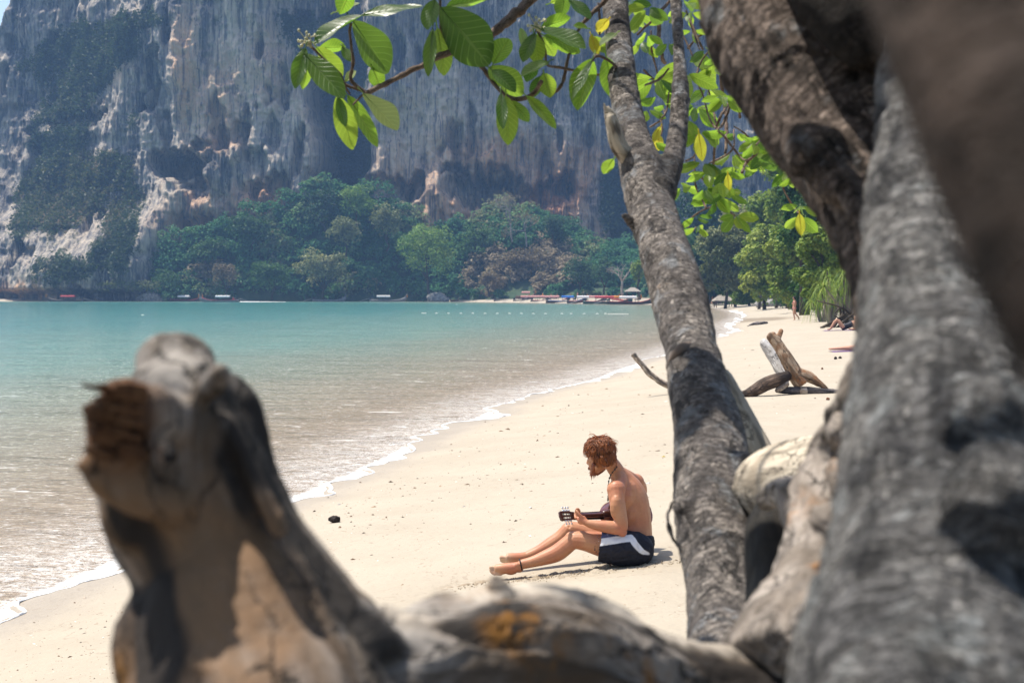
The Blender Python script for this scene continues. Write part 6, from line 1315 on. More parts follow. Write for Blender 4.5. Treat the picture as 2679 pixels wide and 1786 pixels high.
def undergrowth():
    rng = np.random.default_rng(14); V = []; A = []
    for k in range(95):
        px = rng.uniform(1790, 2260); y = np.interp(px, [1790, 1900, 2000, 2100, 2260], [285, 255, 225, 160, 105]) + rng.uniform(0, 25); x0 = (px - 1339.5) / FPX * y; rr = rng.uniform(.8, 2.0)
        v, f, a = crown_arr(rng, np.array((x0, y, gz(x0, y) + rr * .5)), (rr * 1.2, rr, rr), 5, 150, .42, (0, rng.uniform(.3, 1)), .8, .5); V.append(v); A.append(a)
    v = np.concatenate(V); o = obj('undergrowth', v, np.arange(len(v)).reshape(-1, 4), FM['mid'], None, False, {'rnd': np.concatenate(A)}); tag(o, 'leafy undergrowth below the trees along the beach', 'undergrowth', kind='stuff')
undergrowth()
bt('low leafy tree hiding the right half of the teal roofed building', 1962, 722, 44, 36, 228, 'bright', 75, 18, 2600, .45, rnd=(0, .7))
bt('bright round tree top behind the hanging leaves beside the thick limb', 2060, 470, 60, 60, 175, 'bright', 76, 22, 3000, .45, rnd=(0, .8))
def palm(label, px, py, y, H, seed):
    rng = np.random.default_rng(seed); x0 = (px - 1339.5) / FPX * y; zt = CAM_Z - (py - 768) / FPX * y; g0 = gz(x0, y) if y < 330 else .8; root = empty('coconut_palm', (x0, y, g0)); tag(root, label, 'palm tree', 'coconut palms at the end of the beach')
    mb = MB(); h = zt - g0; mb.tube(spline([(.6, 0, -.3), (.3, 0, h * .4), (0, 0, h)], 10), np.linspace(.2, .13, 10), 8); mb.build('trunk', bark_far, root)
    for k in range(17):
        th = k * 2.4; el = rng.uniform(-.35, .9); L = rng.uniform(2.8, 3.8); d = Vector((math.cos(th), math.sin(th), 0)); pts = [Vector((0, 0, h)) + d * (L * t) + Vector((0, 0, L * (el * t - 1.0 * t * t))) for t in np.linspace(0, 1, 9)]
        s = np.array([tuple(p) for p in pts]); T, U, Vv = frames(s); vs = []; fs = []
        for i in range(1, 9):
            for sgn in (-1, 1):
                for jj in (0, .5):
                    p = s[i] * (1 - jj) + s[i - 1] * jj; side = np.array((-d.y, d.x, 0)) * sgn; l = .75 * math.sin(math.pi * (i - jj + 1) / 10); n0 = len(vs); vs += [tuple(p), tuple(p + side * l * .5 + T[i] * .12 + np.array((0, 0, -.1 * l))), tuple(p + side * l + T[i] * .3 + np.array((0, 0, -.45 * l))), tuple(p + T[i] * .13)]; fs.append((n0, n0 + 1, n0 + 2, n0 + 3))
        obj('frond', vs, fs, FM['mid'], root, False, {'rnd': np.full(len(vs), rng.random() * .6)})
palm('tall coconut palm behind the slim trunk at the beach end', 1790, 612, 285, 9, 81); palm('coconut palm with drooping fronds right of the taller palm', 1848, 645, 262, 8, 82); palm('small coconut palm half hidden in the trees behind', 1905, 600, 300, 9, 83)
def screw_palm(label, px, py, y, seed, nros=7):
    rng = np.random.default_rng(seed); x0 = (px - 1339.5) / FPX * y; g0 = gz(x0, y); root = empty('screw_palm', (x0, y, g0)); tag(root, label, 'screw palm', 'screw palms leaning over the beach'); zt = CAM_Z - (py - 768) / FPX * y - g0; tk = MB(); V = []; F = []; A = []; n = 0
    for k in range(nros):
        c = np.array((rng.normal(0, .65), rng.normal(0, .7), zt + rng.normal(0, .55))); tk.tube(spline([(0, 0, -.2), tuple(c * np.array((.5, .5, .55))), tuple(c)], 8), np.linspace(.12, .05, 8), 6)
        for j in range(34):
            th = j * 2.4 + rng.random(); el = rng.uniform(-.5, 1.2); L = rng.uniform(.9, 1.5); d = np.array((math.cos(th), math.sin(th), 0)); sd = np.array((-d[1], d[0], 0)) * .028; tt = np.linspace(0, 1, 6); vs = []
            for t in tt:
                p = c + d * L * t * (1 - .25 * t) + np.array((0, 0, L * (el * t - 1.15 * t * t))); w = 1 - t * .9; vs += [p - sd * w, p + sd * w]
            V.append(np.array(vs)); F += [(n + 2 * i, n + 2 * i + 1, n + 2 * i + 3, n + 2 * i + 2) for i in range(5)]; A.append(np.full(12, rng.random())); n += 12
    tk.build('trunk', bark_far, root); obj('crown', np.concatenate(V), F, FM['bright'], root, False, {'rnd': np.concatenate(A)})
screw_palm('spiky screw palm hanging over the beach left of the thick trunk', 2172, 735, 86, 91); screw_palm('spiky screw palm close behind the thick trunk edge', 2222, 715, 80, 92); screw_palm('lower screw palm with drooping dry skirt near the walking person', 2150, 772, 92, 93, 5)
def snag_roots():
    y = 76; x0 = (2212 - 1339.5) / FPX * y; rng = np.random.default_rng(3); mb = MB(); root = Vector((x0, y, gz(x0, y)))
    for k in range(16):
        a = Vector((rng.normal(0, .7), rng.normal(0, .5), -.05)); b = Vector((rng.normal(.1, .8), rng.normal(0, .5), rng.uniform(.3, 1.5))); mb.tube(spline([tuple(a), tuple(a.lerp(b, .5) + Vector(rng.normal(0, .25, 3))), tuple(b)], 7), np.linspace(.09, .03, 7), 6)
    o = mb.build('root_tangle', bark_dk); o.location = root; tag(o, 'tangle of dark roots and dead wood behind the person lying with raised knees', 'dead wood')
snag_roots()

def treeline():
    rng = np.random.default_rng(44); V = []; A = []
    for k in range(70):
        px = rng.uniform(2330, 5200); y = np.interp(px, [2330, 2700, 5200], [95, 62, 30]) + rng.uniform(0, 22); x0 = (px - 1339.5) / FPX * y; rr = rng.uniform(1.6, 3.4); zz = gz(x0, y)
        v, f, a = crown_arr(rng, np.array((x0, y, zz + rng.uniform(.6, 4.5))), (rr * 1.2, rr, rr), 8, 420, .42, (0, rng.uniform(.4, 1)), .7, .45); V.append(v); A.append(a)
    v = np.concatenate(V); o = obj('treeline', v, np.arange(len(v)).reshape(-1, 4), FM['mid'], None, False, {'rnd': np.concatenate(A)}); tag(o, 'green wood going on along the back of the beach behind the big trunk', 'wood', kind='stuff')
treeline()
# ------------------------------------------------------------------ long-tail boats
woodM = {'dark': simple('dark_boat_wood', (.055, .042, .035), .6, .3, .2, 2), 'grey': simple('grey_boat_wood', (.22, .21, .20), .7, .2, .2, 2), 'brown': simple('brown_boat_wood', (.15, .085, .05), .6, .3, .2, 2), 'green': simple('green_boat_paint', (.05, .11, .09), .5, .3, .15, 2)}
clothM = {'red': simple('red_canopy', (.50, .07, .075), .8), 'pink': simple('faded_pink_canopy', (.60, .30, .27), .8), 'white': simple('white_canopy', (.78, .76, .74), .8), 'blue': simple('blue_tarpaulin', (.03, .16, .55), .7), 'orange': simple('orange_cloth', (.70, .27, .04), .8)}
eng_m = simple('black_engine', (.02, .02, .022), .4, .5); steel = simple('grey_steel', (.35, .35, .36), .4, .5); boatred = simple('red_paint', (.45, .05, .04), .5); skin_far = simple('distant_skin', (.50, .27, .18), .6, .3, .05)
def boat(label, px, wl, length, y, wood='dark', canopy='red', bow=-1, can=(.30, .72), yaw=0.0, engine=True, crew=None, ribbon=True, stripe=None, z0=0.0, prow=1.0, name='longtail_boat', group='longtail boats in the bay'):
    L = length * y / FPX; b0 = Vector(((px - 1339.5) / FPX * y, y, z0)); root = empty(name, b0); tag(root, label, 'boat', group)
    def X(t): return (t - .5) * L * bow * -1 if bow < 0 else (t - .5) * L       # t 0 stern .. 1 bow
    def X(t): return (t - .5) * L * (1 if bow > 0 else -1)
    n = 18; V = []; ts = np.linspace(0, 1, n)
    for t in ts:
        w = .78 * (math.sin(math.pi * min(1, .16 + t * .86)) ** .7) * (1 if t < .97 else .25); sheer = .55 + .18 * (1 - t) ** 2 + 1.15 * prow * max(0, t - .62) ** 2 / .14; keel = -.28 + .9 * max(0, t - .80) ** 2 / .04 * prow
        for s, zz in ((1, sheer), (.92, (sheer + keel) * .5 + .05), (.45, keel + .06), (0, keel), (-.45, keel + .06), (-.92, (sheer + keel) * .5 + .05), (-1, sheer), (-.86, sheer - .02), (-.6, max(keel + .25, sheer - .38)), (.6, max(keel + .25, sheer - .38)), (.86, sheer - .02)): V.append((X(t), s * w, zz))
    m = 11; i = np.arange(n - 1)[:, None] * m; j = np.arange(m)[None, :]; k = (j + 1) % m; q = np.stack([i + j, i + k, i + m + k, i + m + j], -1).reshape(-1, 4)
    if bow < 0: q = q[:, ::-1]
    caps = [[0, 1, 10], [1, 2, 9], [1, 9, 10], [2, 3, 8 - 0], [2, 8, 9], [3, 4, 8], [4, 5, 8], [5, 6, 7], [5, 7, 8]]
    capf = np.array(caps); hull = obj('hull', V, [q, capf, capf[:, ::-1] + (n - 1) * m], woodM[wood], root, True)
    st = MB(); pr = [(X(.93), 0, .55 + .75 * prow), (X(.975), 0, .55 + 1.25 * prow), (X(1.005), 0, .55 + 1.9 * prow)]; st.tube(pr, [.16, .13, .09], 6); st.build('prow', woodM['brown' if wood == 'dark' else wood], root)
    if stripe: sb = MB(); [sb.tube([(X(t), s * (.80 * math.sin(math.pi * min(1, .16 + t * .86)) ** .7), .50 + .18 * (1 - t) ** 2 + 1.15 * prow * max(0, t - .62) ** 2 / .14) for t in np.linspace(.05, .93, 14)], .05, 5) for s in (1, -1)]; sb.build('gunwale_stripe', clothM.get(stripe, boatred), root)
    if ribbon:
        rb = MB(); p = Vector(pr[2]); [rb.tube(spline([tuple(p + Vector((0, 0, -.25))), tuple(p + Vector((.12 * s_, .08 * s_, -.7))), tuple(p + Vector((.1 * s_, .1 * s_, -1.15)))], 6), .05, 5) for s_ in (1, -1, .3)]; rb.build('bow_ribbon', clothM['orange'], root)
    if canopy:
        c0, c1 = can; z = 1.72; cb = MB(); rows = []
        for t in (c0, c1):
            for s in np.linspace(-1, 1, 7): rows.append((X(t), s * .85, z + .16 * (1 - s * s)))
        for t in (c0, c1):
            for s in np.linspace(-1, 1, 7): rows.append((X(t), s * .88, z - .10 - .30 * (abs(s) > .9) + .16 * (1 - s * s)))
        f = []
        for a in range(6): f += [(a, a + 1, 8 + a, 7 + a), (14 + a, 21 + a, 22 + a, 15 + a), (a, 14 + a, 15 + a, a + 1), (7 + a, 8 + a, 22 + a, 21 + a)]
        f += [(0, 7, 21, 14), (6, 20, 27, 13)]
        obj('canopy', rows, np.array(f), clothM[canopy], root, False)
        for t in (c0 + .02, (c0 + c1) / 2, c1 - .02):
            for s in (-1, 1): pb = MB(); pb.tube([(X(t), s * .8, .5), (X(t), s * .8, z)], .035, 5); pb.build('post', woodM['brown'], root)
    for t in (.36, .5, .64): bb = MB(); bb.box((X(t), 0, .48), (.14, .72, .03)); bb.build('bench', woodM['brown'], root)
    if engine:
        e = MB(); e.box((X(.03), 0, .98), (.34, .2, .2)); e.box((X(.05), 0, 1.25), (.18, .14, .12)); e.tube([(X(.05), 0, .6), (X(.05), 0, .95)], .09, 6); eo = e.build('engine', eng_m, root, False)
        s_ = MB(); s_.tube([(X(.0), .15, 1.0), (X(-.28), .5, .12)], .045, 6); s_.build('drive_shaft', steel, root); s_ = MB(); s_.tube([(X(.04), 0, 1.1), (X(.13), 0, 1.25)], .03, 5); s_.build('tiller', steel, eo)
    return root, X
B = lambda *a, **k: boat(*a, **k)
B('dark longtail boat with red canopy alone by the left headland', 170, 788, 96, 424, 'dark', 'red', -1, (.22, .60))
B('longtail boat with white and red canopies half hidden behind the moving boat', 486, 784, 88, 430, 'dark', 'white', 1, (.28, .62), stripe='red')
rt3, X3 = B('grey longtail boat under way with white canopy and a white wake', 573, 790, 104, 408, 'grey', 'white', -1, (.22, .58), stripe='red')
B('pale open longtail boat without canopy below the olive tree', 862, 784, 88, 424, 'grey', None, 1, ribbon=False)
B('grey longtail boat with short white canopy anchored below the lime tree', 1016, 784, 98, 424, 'grey', 'white', 1, (.20, .55))
B('small dark boat seen end on at the left end of the far beach', 1189, 780, 22, 420, 'brown', None, 1, engine=False, ribbon=False, prow=.4)
ROW = 'longtail boats moored in a row off the far beach'
B('leftmost longtail boat of the moored row with long bare drive shaft', 1338, 788, 92, 400, 'dark', None, 1, group=ROW)
B('second moored longtail boat from the left with faded pink canopy', 1392, 789, 100, 390, 'dark', 'pink', 1, (.20, .66), group=ROW)
B('third moored longtail boat from the left with pale pink canopy', 1440, 790, 104, 378, 'dark', 'pink', 1, (.30, .72), stripe='red', group=ROW)
B('moored longtail boat with blue tarpaulin in the middle of the row', 1482, 791, 108, 362, 'dark', 'blue', 1, (.38, .68), stripe='blue', group=ROW)
B('moored longtail boat with long faded pink canopy behind the dark one', 1560, 791, 120, 372, 'brown', 'pink', 1, (.25, .75), stripe='red', group=ROW)
B('nearest moored longtail boat with red railings and dark green hull', 1590, 795, 130, 330, 'green', 'red', 1, (.24, .62), stripe='red', group=ROW)
B('moored longtail boat with white canopy next to the slim trunk', 1650, 796, 124, 318, 'dark', 'white', 1, (.26, .62), stripe='red', group=ROW)
B('low dark longtail boat with short pink canopy between the second and third of the row', 1412, 788, 92, 396, 'brown', 'pink', 1, (.35, .65), group=ROW)
B('dark longtail boat with white canopy just right of the blue tarpaulin', 1535, 790, 104, 352, 'dark', 'white', 1, (.25, .55), stripe='red', group=ROW)
B('high prowed brown longtail boat with orange canopy behind the nearest moored boat', 1625, 790, 104, 350, 'brown', 'orange', 1, (.28, .6), group=ROW)
def beached(label, px, py, ln, y, **k):
    x0 = (px - 1339.5) / FPX * y; return boat(label, px, py, ln, y, z0=gz(x0, y) + .25 if y < 425 else .6, group='boats pulled up on the far beach', **k)
beached('grey high prowed boat pulled up on the far beach behind the row', 1352, 770, 40, 418, wood='grey', canopy=None, bow=1, engine=False, ribbon=False)
beached('pink and white canopied boat on the far beach behind the row', 1375, 776, 52, 408, wood='brown', canopy='pink', bow=1, engine=False)
def seat_figure(label, root, X, t, shirt, z=.65):
    p = empty('person', root.location + Vector((X(t), 0, z))); tag(p, label, 'person'); mb = MB(); mb.tube([(0, 0, 0), (0, 0, .3), (0, 0, .52)], [.17, .19, .10], 8); mb.tube([(0, .2, .45), (.12, .25, .2), (.3, .15, .15)], .05, 6); mb.tube([(0, -.2, .45), (.12, -.25, .2), (.3, -.15, .15)], .05, 6); mb.tube([(0, .1, .03), (.4, .12, .08), (.45, .12, -.3)], .08, 6); mb.tube([(0, -.1, .03), (.4, -.12, .08), (.45, -.12, -.3)], .08, 6)
    c, n, F = organic(mb, .035, 2, 0); obj('clothed_body', c, F, shirt, p); h = MB(); h.ell((.02, 0, .72), (.10, .085, .125), n=10); h.tube([(0, 0, .5), (0, 0, .65)], .06, 6); h.build('head', skin_far, p); hh = MB(); hh.ell((-.01, 0, .77), (.105, .09, .10), n=10); hh.build('hair', eng_m, p)
seat_figure('boatman in red shirt at the stern of the moving longtail boat', rt3, X3, .14, boatred, .7)
def wake():
    rng = np.random.default_rng(2); y = 404; x0 = (628 - 1339.5) / FPX * y; mb = MB()
    n = 44; V = []
    for i in range(n):
        t = i / (n - 1); w = (.35 + .5 * t) * (1 + .5 * rng.normal() * .6); w = abs(w) + .1; x = x0 + 13 * t; yy = y + .4 * rng.normal() * t; h = .16 * (1 - t * .7) * (.6 + .5 * rng.random())
        V += [(x, yy - w, .04), (x, yy, .05 + h), (x, yy + w, .04)]
    f = [(3 * i + j, 3 * i + j + 3, 3 * i + j + 4, 3 * i + j + 1) for i in range(n - 1) for j in range(2)]
    o = obj('wake', V, np.array(f), bpy.data.materials['foam']); tag(o, 'white wake trailing behind the moving boat', 'wake', kind='stuff')
wake()
# buoys
bm = simple('white_buoy_plastic', (.62, .60, .52), .4, .4, .05)
by = MB(); by.ell((0, 0, .03), (.15, .11, .085), n=10); by.tube([(-.18, 0, .03), (-.13, 0, .04)], .03, 6); by.tube([(.13, 0, .04), (.18, 0, .03)], .03, 6); bv, bf = by.arrays(); bme = mesh_np('buoy', bv, bf, bm)
for k, px in enumerate([1106, 1112, 1142, 1173, 1206, 1237, 1269, 1301, 1333, 1364, 1395, 1427, 1470, 1494, 1528, 1562, 1584]):
    y = 172 - (px - 1106) * .012; o = link('buoy', bme); o.location = ((px - 1339.5) / FPX * y, y, .0); tag(o, 'small white float on the long buoy line across the bay', 'buoy', 'white buoys in a line')
for k in range(9):
    px = 1593 + k * 6; y = 163; o = link('buoy', bme); o.location = ((px - 1339.5) / FPX * y, y, 0); tag(o, 'white float in the tight string of buoys left of the slim trunk', 'buoy', 'tight string of white buoys')
for px, py, l in ((373, 825, 'lone white float far out on the left side of the bay'), (1195, 797, 'lone white float just off the far beach')):
    y = 8930 / (py - 768); o = link('buoy', bme); o.location = ((px - 1339.5) / FPX * y, y, 0); tag(o, l, 'buoy')
# ------------------------------------------------------------------ far beach bits
rockm = NB('grey_rock'); rn = rockm.noise(rockm.objc(), 1.6, 6, .65); rockm = rockm.done(rockm.bsdf(rockm.mix(rockm.map(rn, .35, .65), (.13, .125, .12), (.38, .36, .33)), .9, rockm.bump(rn, .8, .2)))
def boulder(label, px, py, r, y, seed, z=None, mat=None, cat='rock', name='boulder'):
    b0 = Vector(((px - 1339.5) / FPX * y, y, 0)); b0.z = z if z is not None else gz(b0.x, b0.y); mb = MB(); mb.ell((0, 0, r[2] * .3), r, n=24); co, nr, F = organic(mb, max(r) / 14, 1, 0)
    co = co + nr * (min(r) * .35 * fbm(co / max(r) * 2.2, 4, seed))[:, None]; o = obj(name, co, F, mat or rockm); o.location = b0; tag(o, label, cat); return o
boulder('pale grey boulder at the left end of the far beach', 1142, 780, (3.0, 2, 1.9), 422, 3, .3)
boulder('smaller grey boulder beside the pale boulder on the far shore', 1163, 782, (1.4, 1.2, 1.0), 420, 4, .3)
boulder('low grey mound of rock and sand under the beach trees', 2042, 792, (3.6, 2.6, 1.3), 205, 5)
boulder('grey boulder at the waterline below the left headland', 395, 772, (4.5, 3, 2.0), 436, 7, .2)
green_k = simple('green_kayak_plastic', (.10, .50, .32), .4, .4); red_k = simple('red_kayak_plastic', (.62, .10, .07), .4, .4)
def kayak(label, px, y, ln, mat, tilt=0, dz=0.0):
    x0 = (px - 1339.5) / FPX * y; v = spline([(-ln / 2, 0, .25, .05), (-ln * .3, 0, .12, .28), (0, 0, .1, .36), (ln * .3, 0, .12, .28), (ln / 2, 0, .25, .05)], 14); mb = MB(); mb.tube(v[:, :3], v[:, 3], 10, flat=.6); o = mb.build('kayak', mat); rim = MB(); t = np.linspace(0, 2 * math.pi, 16); rim.tube([(.55 * math.cos(a), .2 * math.sin(a), .30) for a in t], .03, 5); rim.build('cockpit_rim', eng_m, o); o.location = (x0, y, gz(x0, y) + .25 + dz); o.rotation_euler = (0, tilt, .2); tag(o, label, 'kayak', 'kayaks on the far beach')
kayak('large green kayak on the far beach left of the bare grey tree', 1594, 335, 5.5, green_k); kayak('smaller green kayak lying left of the large green one', 1562, 340, 4.2, green_k); kayak('red kayak on the far beach in front of the bare grey tree', 1612, 333, 3.8, red_k, .1, .6)
thatch = simple('grey_thatch', (.34, .30, .25), .95, .1, .2, 3); teal = simple('teal_roof_paint', (.06, .30, .265), .6, .2, .1, 1); brick = simple('reddish_wall', (.36, .20, .14), .9, .1, .2, 2); dim = simple('dark_doorway', (.03, .025, .02), .9)
def building():
    y = 266; x0 = (1925 - 1339.5) / FPX * y; g0 = gz(x0, y); r = empty('beach_building', (x0, y, g0)); tag(r, 'low reddish beach building with teal roof under the trees', 'building'); w = 4.6
    m = MB(); m.box((0, 0, .8), (w, 2, .8)); m.build('wall', brick, r, False); m = MB(); m.box((0, -2.0, 1.62), (w * 1.02, .25, .07)); m.build('ledge', simple('pale_ledge', (.6, .5, .4), .8), r, False)
    v = [(-w - .5, -2.8, 2.4), (w + .5, -2.8, 2.4), (w + .3, .2, 3.5), (-w - .3, .2, 3.5), (-w - .5, 3, 2.4), (w + .5, 3, 2.4)]; v2 = [(a, b, c - .12) for a, b, c in v]; obj('roof', v + v2, [(0, 1, 2, 3), (3, 2, 5, 4), (6, 9, 8, 7), (9, 10, 11, 8), (0, 6, 7, 1), (4, 5, 11, 10)], teal, r, False)
    for k in range(5): m = MB(); m.tube([(-w + k * w / 2, -2.6, 0), (-w + k * w / 2, -2.6, 2.45)], .09, 6); m.build('post', woodM['brown'], r)
    for k in (-1.8, 1.8): m = MB(); m.box((k, -2.02, .7), (.5, .03, .65)); m.build('doorway', dim, r, False)
building()
def hut(label, px, y, w, h, name, roof_z=0.0, cat='hut'):
    x0 = (px - 1339.5) / FPX * y; g0 = gz(x0, y); r = empty(name, (x0, y, g0)); tag(r, label, cat); v = [(-w, -w, roof_z), (w, -w, roof_z), (w, w, roof_z), (-w, w, roof_z), (-w * .25, 0, roof_z + h), (w * .25, 0, roof_z + h)]; v += [(a, b, c - .15) for a, b, c in v[:4]]
    obj('roof', v, [np.array([(0, 1, 5, 4), (2, 3, 4, 5), (0, 6, 7, 1), (1, 7, 8, 2), (2, 8, 9, 3), (3, 9, 6, 0), (6, 9, 8, 7)]), np.array([(1, 2, 5), (3, 0, 4)])], thatch, r, False)
    for a in (-1, 1):
        for b in (-1, 1): m = MB(); m.tube([(a * w * .75, b * w * .75, 0), (a * w * .75, b * w * .75, max(roof_z, .1))], .07, 6); m.build('post', woodM['brown'], r)
hut('low grey thatched shelter at the beach end beside the slim trunk', 1841, 236, 1.5, 1.3, 'thatched_shelter', .25); hut('small thatched shelter in front of the teal roofed building', 1891, 240, 1.7, 1.1, 'thatched_shelter', 1.2); hut('brown thatched parasol above the far beach by the slim trunk', 1655, 330, 1.8, .9, 'thatched_parasol', 2.6, 'parasol')
def dinghy():
    y = 215; x0 = (2012 - 1339.5) / FPX * y; mb = MB(); s = spline([(-1.6, 0, .2, .1), (-.9, 0, .3, .42), (.2, 0, .35, .5), (1.5, 0, .4, .32)], 12); mb.tube(s[:, :3], s[:, 3], 12, flat=.7); o = mb.build('dinghy', simple('pale_blue_hull', (.45, .55, .68), .5, .3)); k = MB(); k.tube([(-1.5, 0, .42), (0, 0, .76), (1.5, 0, .74)], .04, 6); k.build('keel', woodM['grey'], o); o.location = (x0, y, gz(x0, y)); tag(o, 'small pale blue dinghy upturned by the beach trees', 'dinghy')
dinghy()
# ------------------------------------------------------------------ driftwood on the sand
dw = deadwood('sun_bleached_driftwood', (.58, .50, .41), (.30, .22, .155), (.035, .028, .025), (.34, .15, .06), 6)
dwd = deadwood('charred_driftwood', (.12, .10, .095), (.045, .04, .042), (.016, .014, .016), (.25, .12, .05), 6)
def Z5(zx, zy): return 1750 + zx / 3.136, 600 + zy / 3.136
def driftwood():
    g = G(*Z5(1020, 1350)); D = g.y; root = empty('driftwood', g); tag(root, 'big forked piece of driftwood with splintered stubs on the sand', 'driftwood')
    def lb(pts, n=24): return limb([(*Z5(x, y), D + dy, w / 3.136) for x, y, dy, w in pts], n)
    def piece(name, rows, mat, vox=.022, cavf=.4, orf=0.0, seed=1):
        mb = MB(); [mb.tube(r[:, :3], r[:, 3], 16) for r in rows]; co, nr, F = organic(mb, vox, 3, 1); uv = axis_uv(co, rows); d = .022 * fbm(uv * np.array([6, 6, 2]), 4, seed) + .010 * ridged(uv * np.array([22, 22, 3]), 2, seed + 1)
        cv = np.clip(sstep(.1, .45, fbm(uv * np.array([7, 7, 1.6]), 3, seed + 2)) * cavf, 0, 1); og = np.clip(orf * sstep(.0, .4, fbm(uv * np.array([5, 5, 1.4]), 3, seed + 3)), 0, 1)
        o = obj(name, co + nr * d[:, None] - np.array(g), F, mat, root, True, {'tuv': uv, 'cav': cv, 'ora': og}); return o
    s1 = lb([(1090, 1260, 0, 130), (1030, 1170, 0, 125), (960, 1050, 0, 105), (905, 960, .05, 92), (855, 890, .08, 84), (830, 862, .1, 76)]); s2 = lb([(880, 930, .1, 60), (900, 880, .15, 44), (925, 825, .18, 32), (930, 818, .18, 20)], 12)
    sp = [lb([(820, 880, .08, 30), (812, 850, .08, 8)], 6), lb([(850, 870, .1, 34), (856, 846, .1, 10)], 6)]
    s3 = lb([(1060, 1180, 0, 100), (1160, 1215, 0, 88), (1230, 1265, -.05, 60), (1310, 1312, -.1, 22)])
    piece('forked_stub', [s1, s2, s3] + sp, deadwood('brown_driftwood', (.42, .31, .21), (.20, .115, .065), (.035, .024, .018), (.32, .13, .05), 6), .02, .55, .9, 5)
    piece('back_limb', [lb([(945, 1200, .35, 90), (880, 1090, .5, 92), (815, 985, .6, 80), (768, 915, .65, 56)]), lb([(775, 925, .65, 30), (755, 905, .65, 8)], 6)], deadwood('pale_driftwood', (.62, .59, .55), (.44, .41, .37), (.12, .10, .09), None, 6), .022, .35, 0, 15)
    piece('left_root', [lb([(985, 1195, -.05, 80), (880, 1235, -.15, 110), (780, 1275, -.2, 120), (690, 1330, -.25, 100), (600, 1352, -.3, 56), (520, 1350, -.3, 30)])], deadwood('dark_driftwood', (.15, .10, .07), (.055, .036, .026), (.018, .013, .011), None, 6), .022, .8, 0, 25)
    piece('charred_log', [lb([(880, 1312, -.05, 56), (1000, 1322, -.1, 66), (1130, 1322, -.1, 66), (1280, 1330, -.1, 58), (1420, 1345, -.1, 64), (1480, 1325, -.1, 52), (1620, 1285, 0, 60), (1760, 1300, .1, 50)], 40)], dwd, .022, .5, 0, 35)
    piece('bare_band', [lb([(1070, 1321, -.112, 66), (1132, 1322, -.112, 66)], 8)], dw, .02, .1, 0, 45); piece('inner_prong', [lb([(970, 1260, -.12, 50), (920, 1300, -.2, 44), (880, 1325, -.22, 28)], 12)], dw, .02, .3, .6, 55)
driftwood()
def stick():
    D = G(1760, 1030).y; l = limb([(1850, 1040, D + .2, 20), (1752, 1010, D, 17), (1705, 982, D, 16), (1680, 955, D, 15), (1663, 935, D, 14), (1656, 926, D, 16)], 30); mb = MB(); mb.tube(l[:, :3], l[:, 3], 12); co, nr, F = organic(mb, .012, 2, 0); uv = axis_uv(co, [l]); c0 = l[0, :3].copy(); c0[2] = gz(c0[0], c0[1])
    o = obj('driftwood_branch', co + nr * (.010 * fbm(uv * np.array([14, 14, 6]), 3, 3))[:, None], F, dw, None, True, {'tuv': uv * 2, 'cav': sstep(.0, .4, fbm(uv * np.array([12, 12, 5]), 3, 4)) * .7, 'ora': np.zeros(len(co))}); tag(o, 'thin bleached branch curving up from the sand left of the slim trunk', 'branch')
stick()
def lying_log(label, pts, mat, seed, name='driftwood_log', cat='log'):
    rows = []
    for px, py, w in pts:
        p = G(px, py); r = M(w, p.y) / 2; rows.append((p.x, p.y, p.z + r * .6, r))
    l = spline(rows, 24); mb = MB(); mb.tube(l[:, :3], l[:, 3], 12); co, nr, F = organic(mb, l[:, 3].max() / 2.5, 2, 0); uv = axis_uv(co, [l]); o = obj(name, co + nr * (l[:, 3].max() * .3 * fbm(uv / l[:, 3].max() * np.array([1, 1, .3]), 3, seed))[:, None], F, mat, None, True, {'tuv': uv * .5, 'cav': np.zeros(len(co)), 'ora': np.zeros(len(co))}); tag(o, label, cat)
lying_log('black weathered log lying by the wet patch of sand', [(1956, 855, 4), (1972, 850, 9), (1990, 849, 10), (2006, 847, 8)], dwd, 3); lying_log('brown branch lying on the sand in front of the beach building', [(1922, 778, 3), (1938, 783, 4), (1950, 786, 3)], dwd, 4)
lying_log('thin pale stick lying by the beach trees', [(1966, 788, 3), (1985, 786, 3)], dw, 5)
def husk(label, px, py, w, seed, mat, name, cat, fl=.8):
    p = G(px, py); r = M(w, p.y) / 2; mb = MB(); mb.ell((0, 0, r * .5), (r, r * .8, r * fl), n=18); mb.ell((r * .5, -r * .3, r * .8), (r * .45, r * .4, r * .35), n=10); co, nr, F = organic(mb, r / 9, 1, 0); co = co + nr * (r * .30 * fbm(co / r * 2.4, 4, seed))[:, None]; o = obj(name, co, F, mat); o.location = p; tag(o, label, cat)
blackm = simple('charred_husk', (.035, .026, .022), .8, .2, .25, 30); brn = simple('brown_husk', (.20, .09, .05), .9, .1, .2, 20)
husk('blackened coconut husk alone on the sand right of the stump', 875, 1366, 30, 3, blackm, 'coconut_husk', 'coconut husk', .62); husk('dark stone stump near the lying legs, left of two', 2186, 940, 8, 4, blackm, 'stone', 'stone', 1.5); husk('dark stone near the lying legs, right of two', 2198, 938, 9, 5, blackm, 'stone', 'stone', .9)
husk('small brown stone above the right end of the driftwood', 2151, 966, 6, 6, brn, 'stone', 'stone', 1.3); husk('reddish brown lump on the sand below the charred driftwood log', 2166, 1046, 10, 7, brn, 'stone', 'stone', .8)
def yellow_leaf(): 
    p = G(1733, 1196); v, f, uv = leaf_arr(.05, .03, .3, .4, .2, 1, 5, 4); o = link('fallen_leaf', mesh_np('fallen_leaf', v, f, leaf_y, True, {'luv': uv})); o.location = p + Vector((0, 0, .006)); o.rotation_euler = (.2, -.15, .6); tag(o, 'small yellow leaf fallen on the sand behind the seated person', 'leaf')
yellow_leaf()
